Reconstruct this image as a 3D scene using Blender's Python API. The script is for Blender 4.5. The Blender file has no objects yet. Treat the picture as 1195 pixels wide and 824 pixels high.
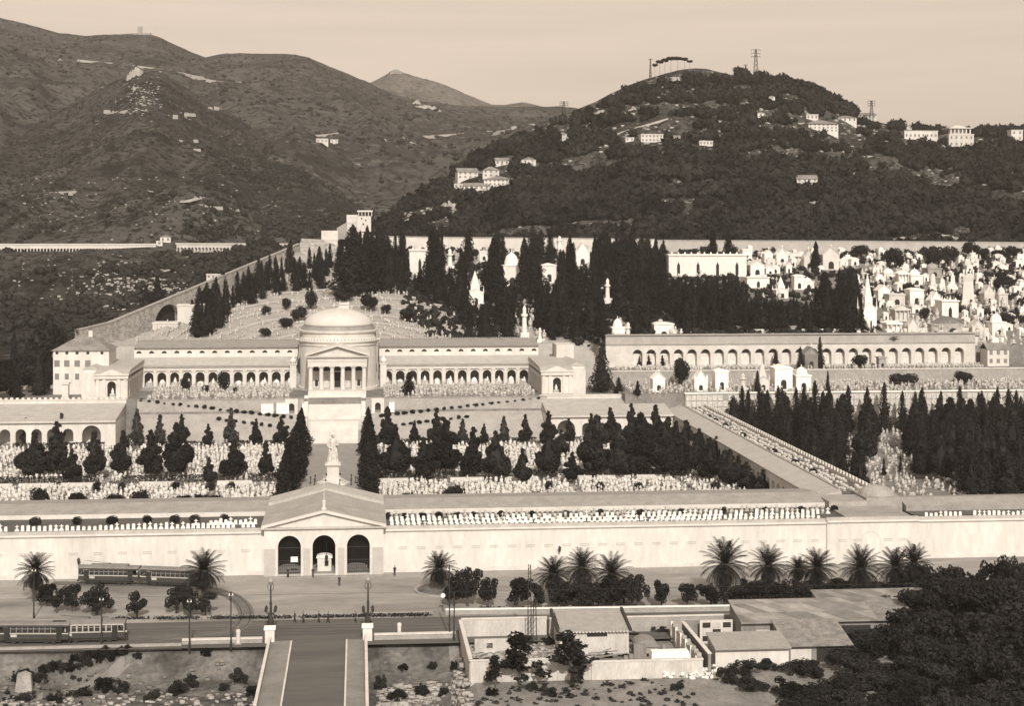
import bpy, math, random
import numpy as np
from mathutils import Vector, Matrix, noise
from mathutils.bvhtree import BVHTree
R = math.radians
PI = math.pi
random.seed(7)
rng = np.random.default_rng(11)
scene = bpy.context.scene
COL = scene.collection

# ------------------------------------------------------------------ camera model (photo is 1195 x 824)
FOC, CX, YH, HC, TH = 1750.0, 571.0, 271.0, 61.2, R(5)
CT, ST = math.cos(TH), math.sin(TH)
def pd(px, py, d):                      # point at depth d along the view axis
    u = (px - CX) / FOC * d
    return Vector((u * CT + d * ST, d * CT - u * ST, HC - (py - YH) * d / FOC))
def py_(px, py, Y):                     # point in the plane y = Y
    t = math.tan(math.atan((px - CX) / FOC) + TH)
    X = Y * t
    return Vector((X, Y, HC - (py - YH) * (Y * CT + X * ST) / FOC))
def pz(px, py, Z):                      # point on the level z = Z
    return pd(px, py, (HC - Z) * FOC / (py - YH))
def depth(X, Y): return Y * CT + X * ST
def proj(p):
    d = depth(p[0], p[1]); u = p[0] * CT - p[1] * ST
    return CX + FOC * u / d, YH + FOC * (HC - p[2]) / d
AX = -6.1                               # the axis of the cemetery

# ------------------------------------------------------------------ materials
MATS = {}
def _mat(name):
    m = bpy.data.materials.new(name); m.use_nodes = True
    nt = m.node_tree; b = nt.nodes['Principled BSDF']
    b.inputs['Specular IOR Level'].default_value = 0.15
    return m, nt, b
TINT = (1.0, 0.965, 0.905)
def tint(v, k=1.0): return (v, v * (1 - (1 - TINT[1]) * k), v * (1 - (1 - TINT[2]) * k), 1)
def surf(name, lo, hi, scale=0.6, detail=6, rough=0.9, bump=0.0, stretch=(1, 1, 1), contrast=0.25, rand=0.0, fine=0.0, k=1.0, metal=0.0, bscale=None):
    """noise mix of two greys (sepia film), optional second finer grain, optional per-object variation"""
    if name in MATS: return MATS[name]
    m, nt, b = _mat(name); N, L = nt.nodes, nt.links
    geo = N.new('ShaderNodeNewGeometry'); mp = N.new('ShaderNodeMapping'); mp.inputs['Scale'].default_value = stretch
    L.new(geo.outputs['Position'], mp.inputs['Vector'])
    n1 = N.new('ShaderNodeTexNoise'); n1.inputs['Scale'].default_value = scale; n1.inputs['Detail'].default_value = detail; n1.inputs['Roughness'].default_value = 0.62
    L.new(mp.outputs['Vector'], n1.inputs['Vector'])
    rp = N.new('ShaderNodeValToRGB'); rp.color_ramp.elements[0].position = 0.5 - contrast; rp.color_ramp.elements[1].position = 0.5 + contrast
    rp.color_ramp.elements[0].color = tint(lo, k); rp.color_ramp.elements[1].color = tint(hi, k)
    L.new(n1.outputs['Fac'], rp.inputs['Fac'])
    out = rp.outputs['Color']
    if fine:
        n2 = N.new('ShaderNodeTexNoise'); n2.inputs['Scale'].default_value = scale * 9; n2.inputs['Detail'].default_value = 4
        L.new(mp.outputs['Vector'], n2.inputs['Vector'])
        mr = N.new('ShaderNodeMapRange'); mr.inputs['From Min'].default_value = .3; mr.inputs['From Max'].default_value = .7
        mr.inputs['To Min'].default_value = 1 - fine; mr.inputs['To Max'].default_value = 1 + fine
        L.new(n2.outputs['Fac'], mr.inputs['Value'])
        mx = N.new('ShaderNodeVectorMath'); mx.operation = 'SCALE'
        L.new(out, mx.inputs[0]); L.new(mr.outputs['Result'], mx.inputs['Scale']); out = mx.outputs['Vector']
    if rand:
        oi = N.new('ShaderNodeObjectInfo'); mr = N.new('ShaderNodeMapRange')
        mr.inputs['To Min'].default_value = 1 - rand; mr.inputs['To Max'].default_value = 1 + rand
        L.new(oi.outputs['Random'], mr.inputs['Value'])
        mx = N.new('ShaderNodeVectorMath'); mx.operation = 'SCALE'
        L.new(out, mx.inputs[0]); L.new(mr.outputs['Result'], mx.inputs['Scale']); out = mx.outputs['Vector']
    L.new(out, b.inputs['Base Color'])
    b.inputs['Roughness'].default_value = rough; b.inputs['Metallic'].default_value = metal
    if 'leaf' in name: b.inputs['Specular IOR Level'].default_value = 0
    if bump:
        bp = N.new('ShaderNodeBump'); bp.inputs['Strength'].default_value = bump; bp.inputs['Distance'].default_value = 0.3
        nb = N.new('ShaderNodeTexNoise'); nb.inputs['Scale'].default_value = bscale or scale * 3; nb.inputs['Detail'].default_value = 8
        L.new(geo.outputs['Position'], nb.inputs['Vector']); L.new(nb.outputs['Fac'], bp.inputs['Height']); L.new(bp.outputs['Normal'], b.inputs['Normal'])
    MATS[name] = m
    return m

def courses(name, lo, hi, joint, bw, bh, scale=0.3, depthwise=False):
    """masonry: courses of blocks with thin joints over a weathered noise"""
    if name in MATS: return MATS[name]
    m, nt, b = _mat(name); N, L = nt.nodes, nt.links
    geo = N.new('ShaderNodeNewGeometry'); sx = N.new('ShaderNodeSeparateXYZ'); L.new(geo.outputs['Position'], sx.inputs[0])
    ad = N.new('ShaderNodeMath'); ad.operation = 'ADD'; L.new(sx.outputs['X'], ad.inputs[0]); L.new(sx.outputs['Y'], ad.inputs[1])
    cb = N.new('ShaderNodeCombineXYZ'); L.new(ad.outputs[0], cb.inputs['X']); L.new(sx.outputs['Y' if depthwise else 'Z'], cb.inputs['Y'])
    bt = N.new('ShaderNodeTexBrick'); bt.inputs['Scale'].default_value = 1.0; bt.inputs['Brick Width'].default_value = bw; bt.inputs['Row Height'].default_value = bh
    bt.inputs['Mortar Size'].default_value = 0.03; bt.inputs['Mortar Smooth'].default_value = 0.3
    bt.inputs['Color1'].default_value = tint(lo); bt.inputs['Color2'].default_value = tint(hi); bt.inputs['Mortar'].default_value = tint(joint)
    L.new(cb.outputs[0], bt.inputs['Vector'])
    n1 = N.new('ShaderNodeTexNoise'); n1.inputs['Scale'].default_value = scale; n1.inputs['Detail'].default_value = 7; L.new(geo.outputs['Position'], n1.inputs['Vector'])
    mr = N.new('ShaderNodeMapRange'); mr.inputs['From Min'].default_value = .3; mr.inputs['From Max'].default_value = .7; mr.inputs['To Min'].default_value = .72; mr.inputs['To Max'].default_value = 1.15
    L.new(n1.outputs['Fac'], mr.inputs['Value'])
    mx = N.new('ShaderNodeVectorMath'); mx.operation = 'SCALE'; L.new(bt.outputs['Color'], mx.inputs[0]); L.new(mr.outputs['Result'], mx.inputs['Scale'])
    L.new(mx.outputs['Vector'], b.inputs['Base Color']); b.inputs['Roughness'].default_value = .92
    MATS[name] = m
    return m

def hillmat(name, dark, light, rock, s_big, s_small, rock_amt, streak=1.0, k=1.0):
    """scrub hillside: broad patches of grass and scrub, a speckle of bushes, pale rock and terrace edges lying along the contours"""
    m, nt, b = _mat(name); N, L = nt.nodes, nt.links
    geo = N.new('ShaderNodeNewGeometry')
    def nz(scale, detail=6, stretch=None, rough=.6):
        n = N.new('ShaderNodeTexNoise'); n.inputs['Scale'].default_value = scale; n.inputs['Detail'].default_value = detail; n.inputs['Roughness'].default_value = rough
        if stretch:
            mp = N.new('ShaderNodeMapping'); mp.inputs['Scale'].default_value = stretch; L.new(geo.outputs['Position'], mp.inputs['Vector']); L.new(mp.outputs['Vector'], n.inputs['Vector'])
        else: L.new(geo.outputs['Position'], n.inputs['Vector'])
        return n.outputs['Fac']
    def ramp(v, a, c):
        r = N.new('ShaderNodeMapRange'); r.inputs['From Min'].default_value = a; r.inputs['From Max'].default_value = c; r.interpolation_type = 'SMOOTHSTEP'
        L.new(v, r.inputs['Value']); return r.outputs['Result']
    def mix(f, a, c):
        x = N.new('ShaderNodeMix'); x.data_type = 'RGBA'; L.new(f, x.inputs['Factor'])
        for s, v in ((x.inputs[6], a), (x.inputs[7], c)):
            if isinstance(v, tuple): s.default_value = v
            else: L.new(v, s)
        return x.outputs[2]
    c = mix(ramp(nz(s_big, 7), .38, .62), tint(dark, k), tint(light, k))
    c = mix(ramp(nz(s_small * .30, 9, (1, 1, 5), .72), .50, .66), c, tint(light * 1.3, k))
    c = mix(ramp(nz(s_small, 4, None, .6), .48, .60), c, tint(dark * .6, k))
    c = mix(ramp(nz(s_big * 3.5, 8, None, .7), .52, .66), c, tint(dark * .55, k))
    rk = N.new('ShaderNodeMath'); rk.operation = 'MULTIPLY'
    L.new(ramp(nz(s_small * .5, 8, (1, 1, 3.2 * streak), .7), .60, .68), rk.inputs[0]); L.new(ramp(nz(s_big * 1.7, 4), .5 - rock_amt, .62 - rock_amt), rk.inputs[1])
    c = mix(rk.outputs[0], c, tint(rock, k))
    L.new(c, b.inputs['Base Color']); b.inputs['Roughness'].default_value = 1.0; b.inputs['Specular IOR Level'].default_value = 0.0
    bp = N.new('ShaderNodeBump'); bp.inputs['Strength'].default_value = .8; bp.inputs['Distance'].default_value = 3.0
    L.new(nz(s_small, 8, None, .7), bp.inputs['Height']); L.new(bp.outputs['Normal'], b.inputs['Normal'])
    return m

PLASTER = surf('pale_plaster', .50, .70, .13, 9, stretch=(1, 1, .3), contrast=.26, fine=.09)
PLASTER2 = surf('warm_plaster', .46, .64, .25, 8, stretch=(1, 1, .3), contrast=.25, fine=.08)
STONE = surf('pale_stone', .50, .66, .3, 8, contrast=.22, fine=.07)
STONEG = surf('grey_stone', .24, .38, .4, 8, contrast=.25, fine=.12, bump=.3)
MARBLE = surf('white_marble', .74, .88, 1.2, 5, rough=.7, rand=.12)
WORN = surf('worn_marble', .30, .80, 1.6, 4, rough=.8, rand=.25, contrast=.3)
ROOF = surf('grey_slate', .23, .33, .5, 8, contrast=.22, fine=.15, stretch=(1, 1, 1))
ROOFL = surf('pale_slate', .34, .46, .4, 8, contrast=.25, fine=.12)
TILE = courses('roof_tiles', .22, .30, .12, .5, .35, depthwise=True)
LEAD = surf('pale_dome_lead', .50, .60, .35, 7, contrast=.25, fine=.05)
LAWN = surf('dry_lawn', .28, .40, .25, 8, contrast=.25, fine=.12)
DIRT = surf('court_dirt', .13, .24, .3, 8, contrast=.22, fine=.25)
PIAZZA = surf('packed_gravel', .17, .36, .07, 9, contrast=.17, fine=.08, stretch=(.6, 1.6, 1))
ROAD = surf('tarred_road', .085, .135, .09, 8, contrast=.22, fine=.08, stretch=(.35, 2.2, 1))
PAVE = surf('worn_pavement', .24, .34, .25, 8, contrast=.22, fine=.1)
BANK = surf('river_bank_earth', .045, .17, .13, 9, contrast=.16, fine=.3, bump=.6)
DARK = surf('dark_interior', .025, .04, .5)  # near black, painted for shade inside openings; also colours some doors
IRON = surf('black_iron', .03, .05, 2.0, rough=.6)
TRAMG = surf('tram_dark_paint', .04, .065, .7, rough=.5)
TRAMR = surf('tram_roof_canvas', .16, .24, .7)
TRAML = surf('tram_light_paint', .38, .5, .7, rough=.6)
GLASS = surf('dark_glass', .03, .05, .6, rough=.15)
WOOD = surf('grey_wood', .16, .28, 1.2, 6, stretch=(1, 1, .2))
BARK = surf('bark', .06, .12, 2.0, 5, bump=.4)
BARKP = surf('palm_bark', .08, .15, 2.5, 5, bump=.5)
BRICK = courses('dark_brick', .12, .18, .26, .5, .16)
BLOCK = courses('grey_blocks', .30, .40, .22, 1.6, .7)
RUBBLE = courses('rubble_wall', .30, .48, .2, 1.1, .6, .5)
ROCK = surf('pale_rock', .22, .42, .7, 7, bump=.6, contrast=.2)
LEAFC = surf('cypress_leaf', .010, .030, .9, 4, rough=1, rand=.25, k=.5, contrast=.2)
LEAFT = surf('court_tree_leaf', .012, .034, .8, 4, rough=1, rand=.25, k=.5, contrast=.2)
LEAFL = surf('light_conifer_leaf', .03, .07, .8, 4, rough=1, rand=.25, k=.5)
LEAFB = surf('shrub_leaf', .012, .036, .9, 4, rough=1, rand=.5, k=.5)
LEAFP = surf('palm_leaf', .008, .028, .8, 4, rough=.8, rand=.2, k=.5)
LEAFF = surf('far_wood_leaf', .010, .036, .05, 6, rough=1, k=.6, contrast=.18)
LEAFS = surf('scrub_leaf', .022, .045, .02, 5, rough=1, k=.8)
CLOTH = surf('dark_cloth', .02, .05, 3, rand=.4)
SKIN = surf('skin', .3, .36, 3)

# ------------------------------------------------------------------ mesh helpers
class MB:
    def __init__(s, root=None, M=None):
        s.v, s.f = [], []
        s.M = M if M is not None else (Matrix.Translation(-root.location) if root is not None else None)
    def add(s, vs, fs):
        o = len(s.v)
        if s.M is not None: vs = [s.M @ Vector(v) for v in vs]
        s.v += [tuple(v) for v in vs]
        s.f += [tuple(i + o for i in f) for f in fs]
        return s
    def box(s, x0, x1, y0, y1, z0, z1):
        return s.add([(x0, y0, z0), (x1, y0, z0), (x1, y1, z0), (x0, y1, z0), (x0, y0, z1), (x1, y0, z1), (x1, y1, z1), (x0, y1, z1)],
                     [(0, 3, 2, 1), (4, 5, 6, 7), (0, 1, 5, 4), (1, 2, 6, 5), (2, 3, 7, 6), (3, 0, 4, 7)])
    def prism(s, poly, y0, y1):          # polygon in x-z pushed along y
        n = len(poly)
        vs = [(x, y0, z) for x, z in poly] + [(x, y1, z) for x, z in poly]
        return s.add(vs, [tuple(range(n)), tuple(range(2 * n - 1, n - 1, -1))] + [(i, i + n, (i + 1) % n + n, (i + 1) % n) for i in range(n)])
    def prismx(s, poly, x0, x1):         # polygon in y-z pushed along x
        n = len(poly)
        vs = [(x0, y, z) for y, z in poly] + [(x1, y, z) for y, z in poly]
        return s.add(vs, [tuple(range(n)), tuple(range(2 * n - 1, n - 1, -1))] + [(i, i + n, (i + 1) % n + n, (i + 1) % n) for i in range(n)])
    def lathe(s, prof, c=(0, 0, 0), n=24, sy=1.0, fold=None):
        vs, fs = [], []
        for r, z in prof:
            for k in range(n):
                a = 2 * PI * k / n; q = r * (1 + (fold(a, z) if fold else 0))
                vs.append((c[0] + q * math.cos(a), c[1] + q * math.sin(a) * sy, c[2] + z))
        m = len(prof)
        for i in range(m - 1):
            for k in range(n):
                fs.append((i * n + k, i * n + (k + 1) % n, (i + 1) * n + (k + 1) % n, (i + 1) * n + k))
        fs.append(tuple(range(n - 1, -1, -1))); fs.append(tuple((m - 1) * n + k for k in range(n)))
        return s.add(vs, fs)
    def tube(s, p, q, r0, r1=None, n=8):
        p, q = Vector(p), Vector(q); r1 = r0 if r1 is None else r1
        d = (q - p).normalized(); a = d.orthogonal().normalized(); b = d.cross(a)
        vs = [tuple(c + (a * math.cos(2 * PI * k / n) + b * math.sin(2 * PI * k / n)) * r) for c, r in ((p, r0), (q, r1)) for k in range(n)]
        return s.add(vs, [(k, (k + 1) % n, n + (k + 1) % n, n + k) for k in range(n)] + [tuple(range(n - 1, -1, -1)), tuple(range(n, 2 * n))])
    def ball(s, c, r, sx=1, sy=1, sz=1, n=10):
        prof = [(max(.001, math.sin(PI * i / n)) , -math.cos(PI * i / n)) for i in range(n + 1)]
        vs, fs = [], []
        m = 2 * n
        for q, z in prof:
            for k in range(m):
                vs.append((c[0] + r * sx * q * math.cos(2 * PI * k / m), c[1] + r * sy * q * math.sin(2 * PI * k / m), c[2] + r * sz * z))
        for i in range(n):
            for k in range(m): fs.append((i * m + k, i * m + (k + 1) % m, (i + 1) * m + (k + 1) % m, (i + 1) * m + k))
        return s.add(vs, fs)
    def arcade(s, x0, x1, y0, y1, z0, z1, ops, n=10):
        """wall between y0 (front) and y1 with openings (centre, width, springing, sill, arched)"""
        def both(poly):
            s.add([(x, y0, z) for x, z in poly], [tuple(range(len(poly)))])
            s.add([(x, y1, z) for x, z in poly], [tuple(range(len(poly) - 1, -1, -1))])
        x = x0
        for cx, w, zs, sill, arched in sorted(ops):
            a, b = cx - w / 2, cx + w / 2
            if a > x + 1e-6: both([(x, z0), (a, z0), (a, z1), (x, z1)])
            if sill > z0: both([(a, z0), (b, z0), (b, sill), (a, sill)])
            arc = [(cx - w / 2 * math.cos(PI * i / n), zs + w / 2 * math.sin(PI * i / n)) for i in range(n + 1)] if arched else [(a, zs), (b, zs)]
            for (ax, az), (bx, bz) in zip(arc, arc[1:]): both([(ax, az), (bx, bz), (bx, z1), (ax, z1)])
            rim = [(a, sill)] + arc + [(b, sill)]
            for (ax, az), (bx, bz) in zip(rim, rim[1:]):
                s.add([(ax, y0, az), (bx, y0, bz), (bx, y1, bz), (ax, y1, az)], [(3, 2, 1, 0)])
            if sill > z0: s.add([(a, y0, sill), (b, y0, sill), (b, y1, sill), (a, y1, sill)], [(0, 1, 2, 3)])
            x = b
        if x < x1 - 1e-6: both([(x, z0), (x1, z0), (x1, z1), (x, z1)])
        s.add([(x0, y0, z0), (x0, y1, z0), (x0, y1, z1), (x0, y0, z1)], [(0, 1, 2, 3)][::-1])
        s.add([(x1, y0, z0), (x1, y1, z0), (x1, y1, z1), (x1, y0, z1)], [(0, 1, 2, 3)])
        s.add([(x0, y0, z1), (x1, y0, z1), (x1, y1, z1), (x0, y1, z1)], [(0, 1, 2, 3)])
        return s
    def archivolt(s, cx, zs, r, w, y0, y1, n=14, foot=None):
        for i in range(n):
            a, b = PI * i / n, PI * (i + 1) / n
            p = [(cx - q * math.cos(t), zs + q * math.sin(t)) for q, t in ((r, a), (r + w, a), (r + w, b), (r, b))]
            s.prism(p, y0, y1)
        if foot is not None:
            for sg in (-1, 1):
                xa, xb = sorted((cx + sg * r, cx + sg * (r + w))); s.box(xa, xb, y0, y1, foot, zs)
        return s
    def gable(s, x0, x1, y0, y1, z0, h, ov=.3, th=.15, axis='y'):
        """a pitched roof (two slabs as one closed shell) with its ridge along the axis"""
        if axis == 'y':
            m = (x0 + x1) / 2; k = h / (m - x0)
            s.prism([(x0 - ov, z0 - ov * k), (m, z0 + h), (x1 + ov, z0 - ov * k), (x1 + ov, z0 - ov * k + th), (m, z0 + h + th), (x0 - ov, z0 - ov * k + th)], y0 - ov, y1 + ov)
        else:
            m = (y0 + y1) / 2; k = h / (m - y0)
            s.prismx([(y0 - ov, z0 - ov * k), (m, z0 + h), (y1 + ov, z0 - ov * k), (y1 + ov, z0 - ov * k + th), (m, z0 + h + th), (y0 - ov, z0 - ov * k + th)], x0 - ov, x1 + ov)
        return s
    def hip(s, x0, x1, y0, y1, z0, h, ov=.5):
        x0 -= ov; x1 += ov; y0 -= ov; y1 += ov
        q = min(x1 - x0, y1 - y0) / 2
        if x1 - x0 >= y1 - y0: a, b = (x0 + q, (y0 + y1) / 2, z0 + h), (x1 - q, (y0 + y1) / 2, z0 + h)
        else: a, b = ((x0 + x1) / 2, y0 + q, z0 + h), ((x0 + x1) / 2, y1 - q, z0 + h)
        vs = [(x0, y0, z0), (x1, y0, z0), (x1, y1, z0), (x0, y1, z0), a, b]
        if x1 - x0 >= y1 - y0: fs = [(0, 1, 5, 4), (1, 2, 5), (2, 3, 4, 5), (3, 0, 4), (3, 2, 1, 0)]
        else: fs = [(0, 1, 4), (1, 2, 5, 4), (2, 3, 5), (3, 0, 4, 5), (3, 2, 1, 0)]
        return s.add(vs, fs)
    def mesh(s, name, m=None):
        me = bpy.data.meshes.new(name); me.from_pydata(s.v, [], s.f); me.update()
        if m: me.materials.append(m)
        return me
    def build(s, name, m, parent=None, smooth=False):
        me = s.mesh(name, m)
        if smooth: me.polygons.foreach_set('use_smooth', [True] * len(me.polygons))
        return link(name, me, parent)

def link(name, me, parent=None, loc=None, rz=0, sc=None):
    o = bpy.data.objects.new(name, me); COL.objects.link(o)
    if parent is not None: o.parent = parent
    if loc is not None: o.location = loc
    if rz: o.rotation_euler[2] = rz
    if sc is not None: o.scale = sc if hasattr(sc, '__len__') else (sc, sc, sc)
    return o
def tag(o, label=None, cat=None, group=None, kind=None):
    if label: o['label'] = label
    if cat: o['category'] = cat
    if group: o['group'] = group
    if kind: o['kind'] = kind
    return o
def thing(name, label, cat, loc=(0, 0, 0), rz=0, group=None):
    o = bpy.data.objects.new(name, None); COL.objects.link(o); o.location = loc; o.rotation_euler[2] = rz
    o.empty_display_size = .5
    return tag(o, label, cat, group)
def dup(root, loc, rz=0, sc=1.0, label=None, group=None):
    r = root.copy(); COL.objects.link(r); r.location = loc; r.rotation_euler[2] = rz; r.scale = sc if hasattr(sc, '__len__') else (sc, sc, sc)
    if label: r['label'] = label
    if group: r['group'] = group
    for ch in list(root.children):
        c = ch.copy(); COL.objects.link(c); c.parent = r
        for g in ch.children:
            e = g.copy(); COL.objects.link(e); e.parent = c
    return r
ORD = 'first second third fourth fifth sixth seventh eighth ninth tenth eleventh twelfth thirteenth fourteenth fifteenth sixteenth seventeenth eighteenth nineteenth twentieth twenty-first twenty-second twenty-third twenty-fourth twenty-fifth twenty-sixth twenty-seventh twenty-eighth twenty-ninth thirtieth thirty-first thirty-second thirty-third thirty-fourth thirty-fifth thirty-sixth'.split()
def structure(o): return tag(o, kind='structure')
def npmesh(name, V, F, m):
    """mesh from arrays: V (n,3), F (k,3) or (k,4)"""
    V = np.asarray(V, dtype=np.float32); F = np.asarray(F, dtype=np.int32)
    me = bpy.data.meshes.new(name); k, w = F.shape
    me.vertices.add(len(V)); me.vertices.foreach_set('co', V.ravel())
    me.loops.add(k * w); me.loops.foreach_set('vertex_index', F.ravel())
    me.polygons.add(k); me.polygons.foreach_set('loop_start', np.arange(0, k * w, w, dtype=np.int32)); me.polygons.foreach_set('loop_total', np.full(k, w, dtype=np.int32))
    me.update(calc_edges=True)
    for q in (m if isinstance(m, (list, tuple)) else [m]): me.materials.append(q)
    return me
def leaf_tris(P, size, updir=None, g=None):
    """one small random triangle at each point"""
    g = g or rng
    n = len(P); a = g.normal(size=(n, 3)); a /= np.linalg.norm(a, axis=1)[:, None]
    if updir is not None: a = a * (1 - updir) + np.array([0, 0, 1.]) * updir; a /= np.linalg.norm(a, axis=1)[:, None]
    b = np.cross(a, g.normal(size=(n, 3))); b /= np.linalg.norm(b, axis=1)[:, None] + 1e-9
    s = (np.asarray(size) * g.uniform(.6, 1.4, n))[:, None] if np.ndim(size) else size * g.uniform(.6, 1.4, n)[:, None]
    V = np.stack([P + a * s, P - a * s * .5 + b * s * .7, P - a * s * .5 - b * s * .7], 1).reshape(-1, 3)
    return V, np.arange(3 * n).reshape(-1, 3)
def merge(parts):
    Vs, Fs, o = [], [], 0
    for V, F in parts: Vs.append(V); Fs.append(F + o); o += len(V)
    return np.concatenate(Vs), np.concatenate(Fs)
def core(rad, zs, n=9, jit=.15, g=None, cx=0, cy=0):
    """inner shell of a crown so that it is not see-through"""
    g = g or rng
    V, F = [], []
    for r, z in zip(rad, zs):
        for k in range(n):
            q = r * g.uniform(1 - jit, 1 + jit); a = 2 * PI * k / n
            V.append((cx + q * math.cos(a), cy + q * math.sin(a), z))
    for i in range(len(zs) - 1):
        for k in range(n):
            a, b, c, d = i * n + k, i * n + (k + 1) % n, (i + 1) * n + (k + 1) % n, (i + 1) * n + k
            F += [(a, b, c), (a, c, d)]
    return np.array(V), np.array(F)
def sphere_pts(n, g=None):
    g = g or rng
    p = g.normal(size=(n, 3)); return p / np.linalg.norm(p, axis=1)[:, None]
HAZE = True
# ------------------------------------------------------------------ ground
def sst(x, a, b):
    t = min(1, max(0, (x - a) / (b - a))); return t * t * (3 - 2 * t)
def lerp_list(x, pts):
    if x <= pts[0][0]: return pts[0][1]
    for (a, u), (b, v) in zip(pts, pts[1:]):
        if x <= b: return u + (v - u) * (x - a) / (b - a)
    return pts[-1][1]
LEFTP = [(300, 1.6), (426.4, 1.6), (427, 1.7), (442.9, 8.2), (443.3, 12.2), (480, 12.2), (496, 23.6), (503, 24.6), (540, 30.5), (580, 38.3), (612, 46.5), (640, 53.2), (662, 55)]
RIGHTP = [(300, 1.6), (439.6, 1.6), (440.2, 13), (470.2, 13), (470.6, 17), (486, 17), (486.5, 27.3), (500, 28.6), (560, 39.5), (640, 52.8), (662, 54)]
MIDP = [(300, 1.6), (446, 1.6), (447, 12.2), (480, 12.2), (496, 24), (503, 25), (540, 31.5), (580, 39), (612, 46.5), (640, 53.2), (662, 55)]
def diag_off(X, Y):                     # metres left of the climbing wall
    ax, ay, bx, by = -92, 505, -24.5, 640
    t = ((X - ax) * (bx - ax) + (Y - ay) * (by - ay)) / ((bx - ax) ** 2 + (by - ay) ** 2)
    return -((X - ax) * (by - ay) - (Y - ay) * (bx - ax)) / math.hypot(bx - ax, by - ay)
def gz(X, Y):
    n = noise.noise(Vector((X * .07, Y * .07, 0)))
    if Y < 226:                          # river side below the road
        bank = -3.6 + 1.1 * n + .7 * noise.noise(Vector((X * .3, Y * .3, 3)))
        z = -.05 + (bank + .05) * sst(226 - Y, 0, 7)
        if X > 12:
            z = z * (1 - sst(X, 12, 15.5)) + (-.5) * sst(X, 12, 15.5)
            if X > 62: z += sst(X, 62, 80) * (2.2 * sst(226 - Y, 0, 25) * (.6 + .4 * n))
        return z - .02
    if Y < 299.5:
        return .02 * n
    if X < -64: pr = MIDP
    elif X < 56: pr = LEFTP
    elif X < 79: pr = MIDP
    else: pr = RIGHTP
    z = lerp_list(Y, pr)
    if Y > 500:
        z += .5 * n
    if Y > 470:
        d = diag_off(X, Y)
        if d <= 0: z -= 5.5 * sst(d, -15, -5) * sst(Y, 500, 520) * (1 - sst(Y, 596, 622))
        if d > 0: z -= 5.5 * sst(Y, 500, 520) * (1 - sst(Y, 596, 622)); z -= sst(d, 0, 3) * 5 + sst(d, 2, 45) * 40
    return z
YS = [120, 140, 160, 175, 185] + [190 + 1.0 * i for i in range(38)] + [228, 234, 240, 250, 260, 270, 280, 290, 299, 299.6] + [305 + 6 * i for i in range(20)] + \
     [425.6, 426.5, 427, 431, 435, 439, 439.7, 440.3, 442.8, 443.4, 446, 447, 450, 455, 462, 470.1, 470.7, 476, 480, 484, 486, 486.6, 490, 496, 500, 503] + [506 + 3.5 * i for i in range(45)]
XS = sorted(set([-200, -180, -160, -145] + [-130 + 3.0 * i for i in range(22)] + [-64.1, -63.9, 55.9, 56.1, 78.9, 79.1] + [-64 + 2.5 * i for i in range(68)] + [110 + 4 * i for i in range(38)] + [280, 300, 330]))
gv = [(x, y, gz(x, y)) for y in YS for x in XS]
nx = len(XS)
gf = [(j * nx + i, j * nx + i + 1, (j + 1) * nx + i + 1, (j + 1) * nx + i) for j in range(len(YS) - 1) for i in range(nx - 1)]
def gmat_index(f):
    x = sum(gv[i][0] for i in f) / 4; y = sum(gv[i][1] for i in f) / 4
    if y < 226: return 1 if x < 14 else 4
    if y < 299: return 0
    if 426.4 < y < 443: return 3 if x < 79 else 2
    if y > 500 and diag_off(x, y) > 1: return 2
    if y > 443 and x < 79: return 3 if y > 470 else 2
    return 2
me = bpy.data.meshes.new('ground'); me.from_pydata(gv, [], gf)
HILLG = surf('hillside_earth', .12, .24, .12, 9, contrast=.22, fine=.25)
for m in (PIAZZA, BANK, DIRT, LAWN, surf('yard_dirt', .14, .28, .3, 8, fine=.2)): me.materials.append(m)
me.polygons.foreach_set('material_index', [gmat_index(f) for f in gf])
structure(link('ground', me))
GB = BVHTree.FromPolygons([Vector(v) for v in gv], gf)
far = MB(); far.add([(-7000, -500, -14), (7000, -500, -14), (7000, 8000, -14), (-7000, 8000, -14)], [(0, 1, 2, 3)])
structure(far.build('valley_floor', BANK))
EYE = Vector((0, 0, HC))
def hit(px, py, bv=GB):
    for k in range(16):
        p = pd(px, py + k, 1.0); r = bv.ray_cast(EYE, (p - EYE).normalized())
        if r[0] is not None: break
    return r[0]
def drop(x, y, bv=GB, z=400):
    r = bv.ray_cast(Vector((x, y, z)), Vector((0, 0, -1)))
    return r[0].z if r[0] is not None else 0.0

# road, kerbs, bridge deck, tram track
b = MB(); b.add([(-220, 226.2, .03), (260, 219, .03), (260, 236, .03), (-220, 240, .03)], [(0, 1, 2, 3)]); structure(b.build('road', ROAD))
def ribbon(pts, w, z):
    b = MB(); L_, R_ = [], []
    for i, p in enumerate(pts):
        a = Vector(pts[max(0, i - 1)]); c = Vector(pts[min(len(pts) - 1, i + 1)]); t = (c - a).normalized(); n = Vector((-t.y, t.x))
        L_.append((p[0] + n.x * w / 2, p[1] + n.y * w / 2, z)); R_.append((p[0] - n.x * w / 2, p[1] - n.y * w / 2, z))
    k = len(pts)
    b.add(L_ + R_, [(i, i + k, i + k + 1, i + 1) for i in range(k - 1)])
    return b
tp = [pz(x, y, 0) for x, y in ((60, 681), (110, 682), (160, 682.5), (205, 684), (240, 687), (266, 694), (281, 704), (287, 716), (284, 728), (270, 737), (240, 741), (180, 744), (100, 748))]
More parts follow.
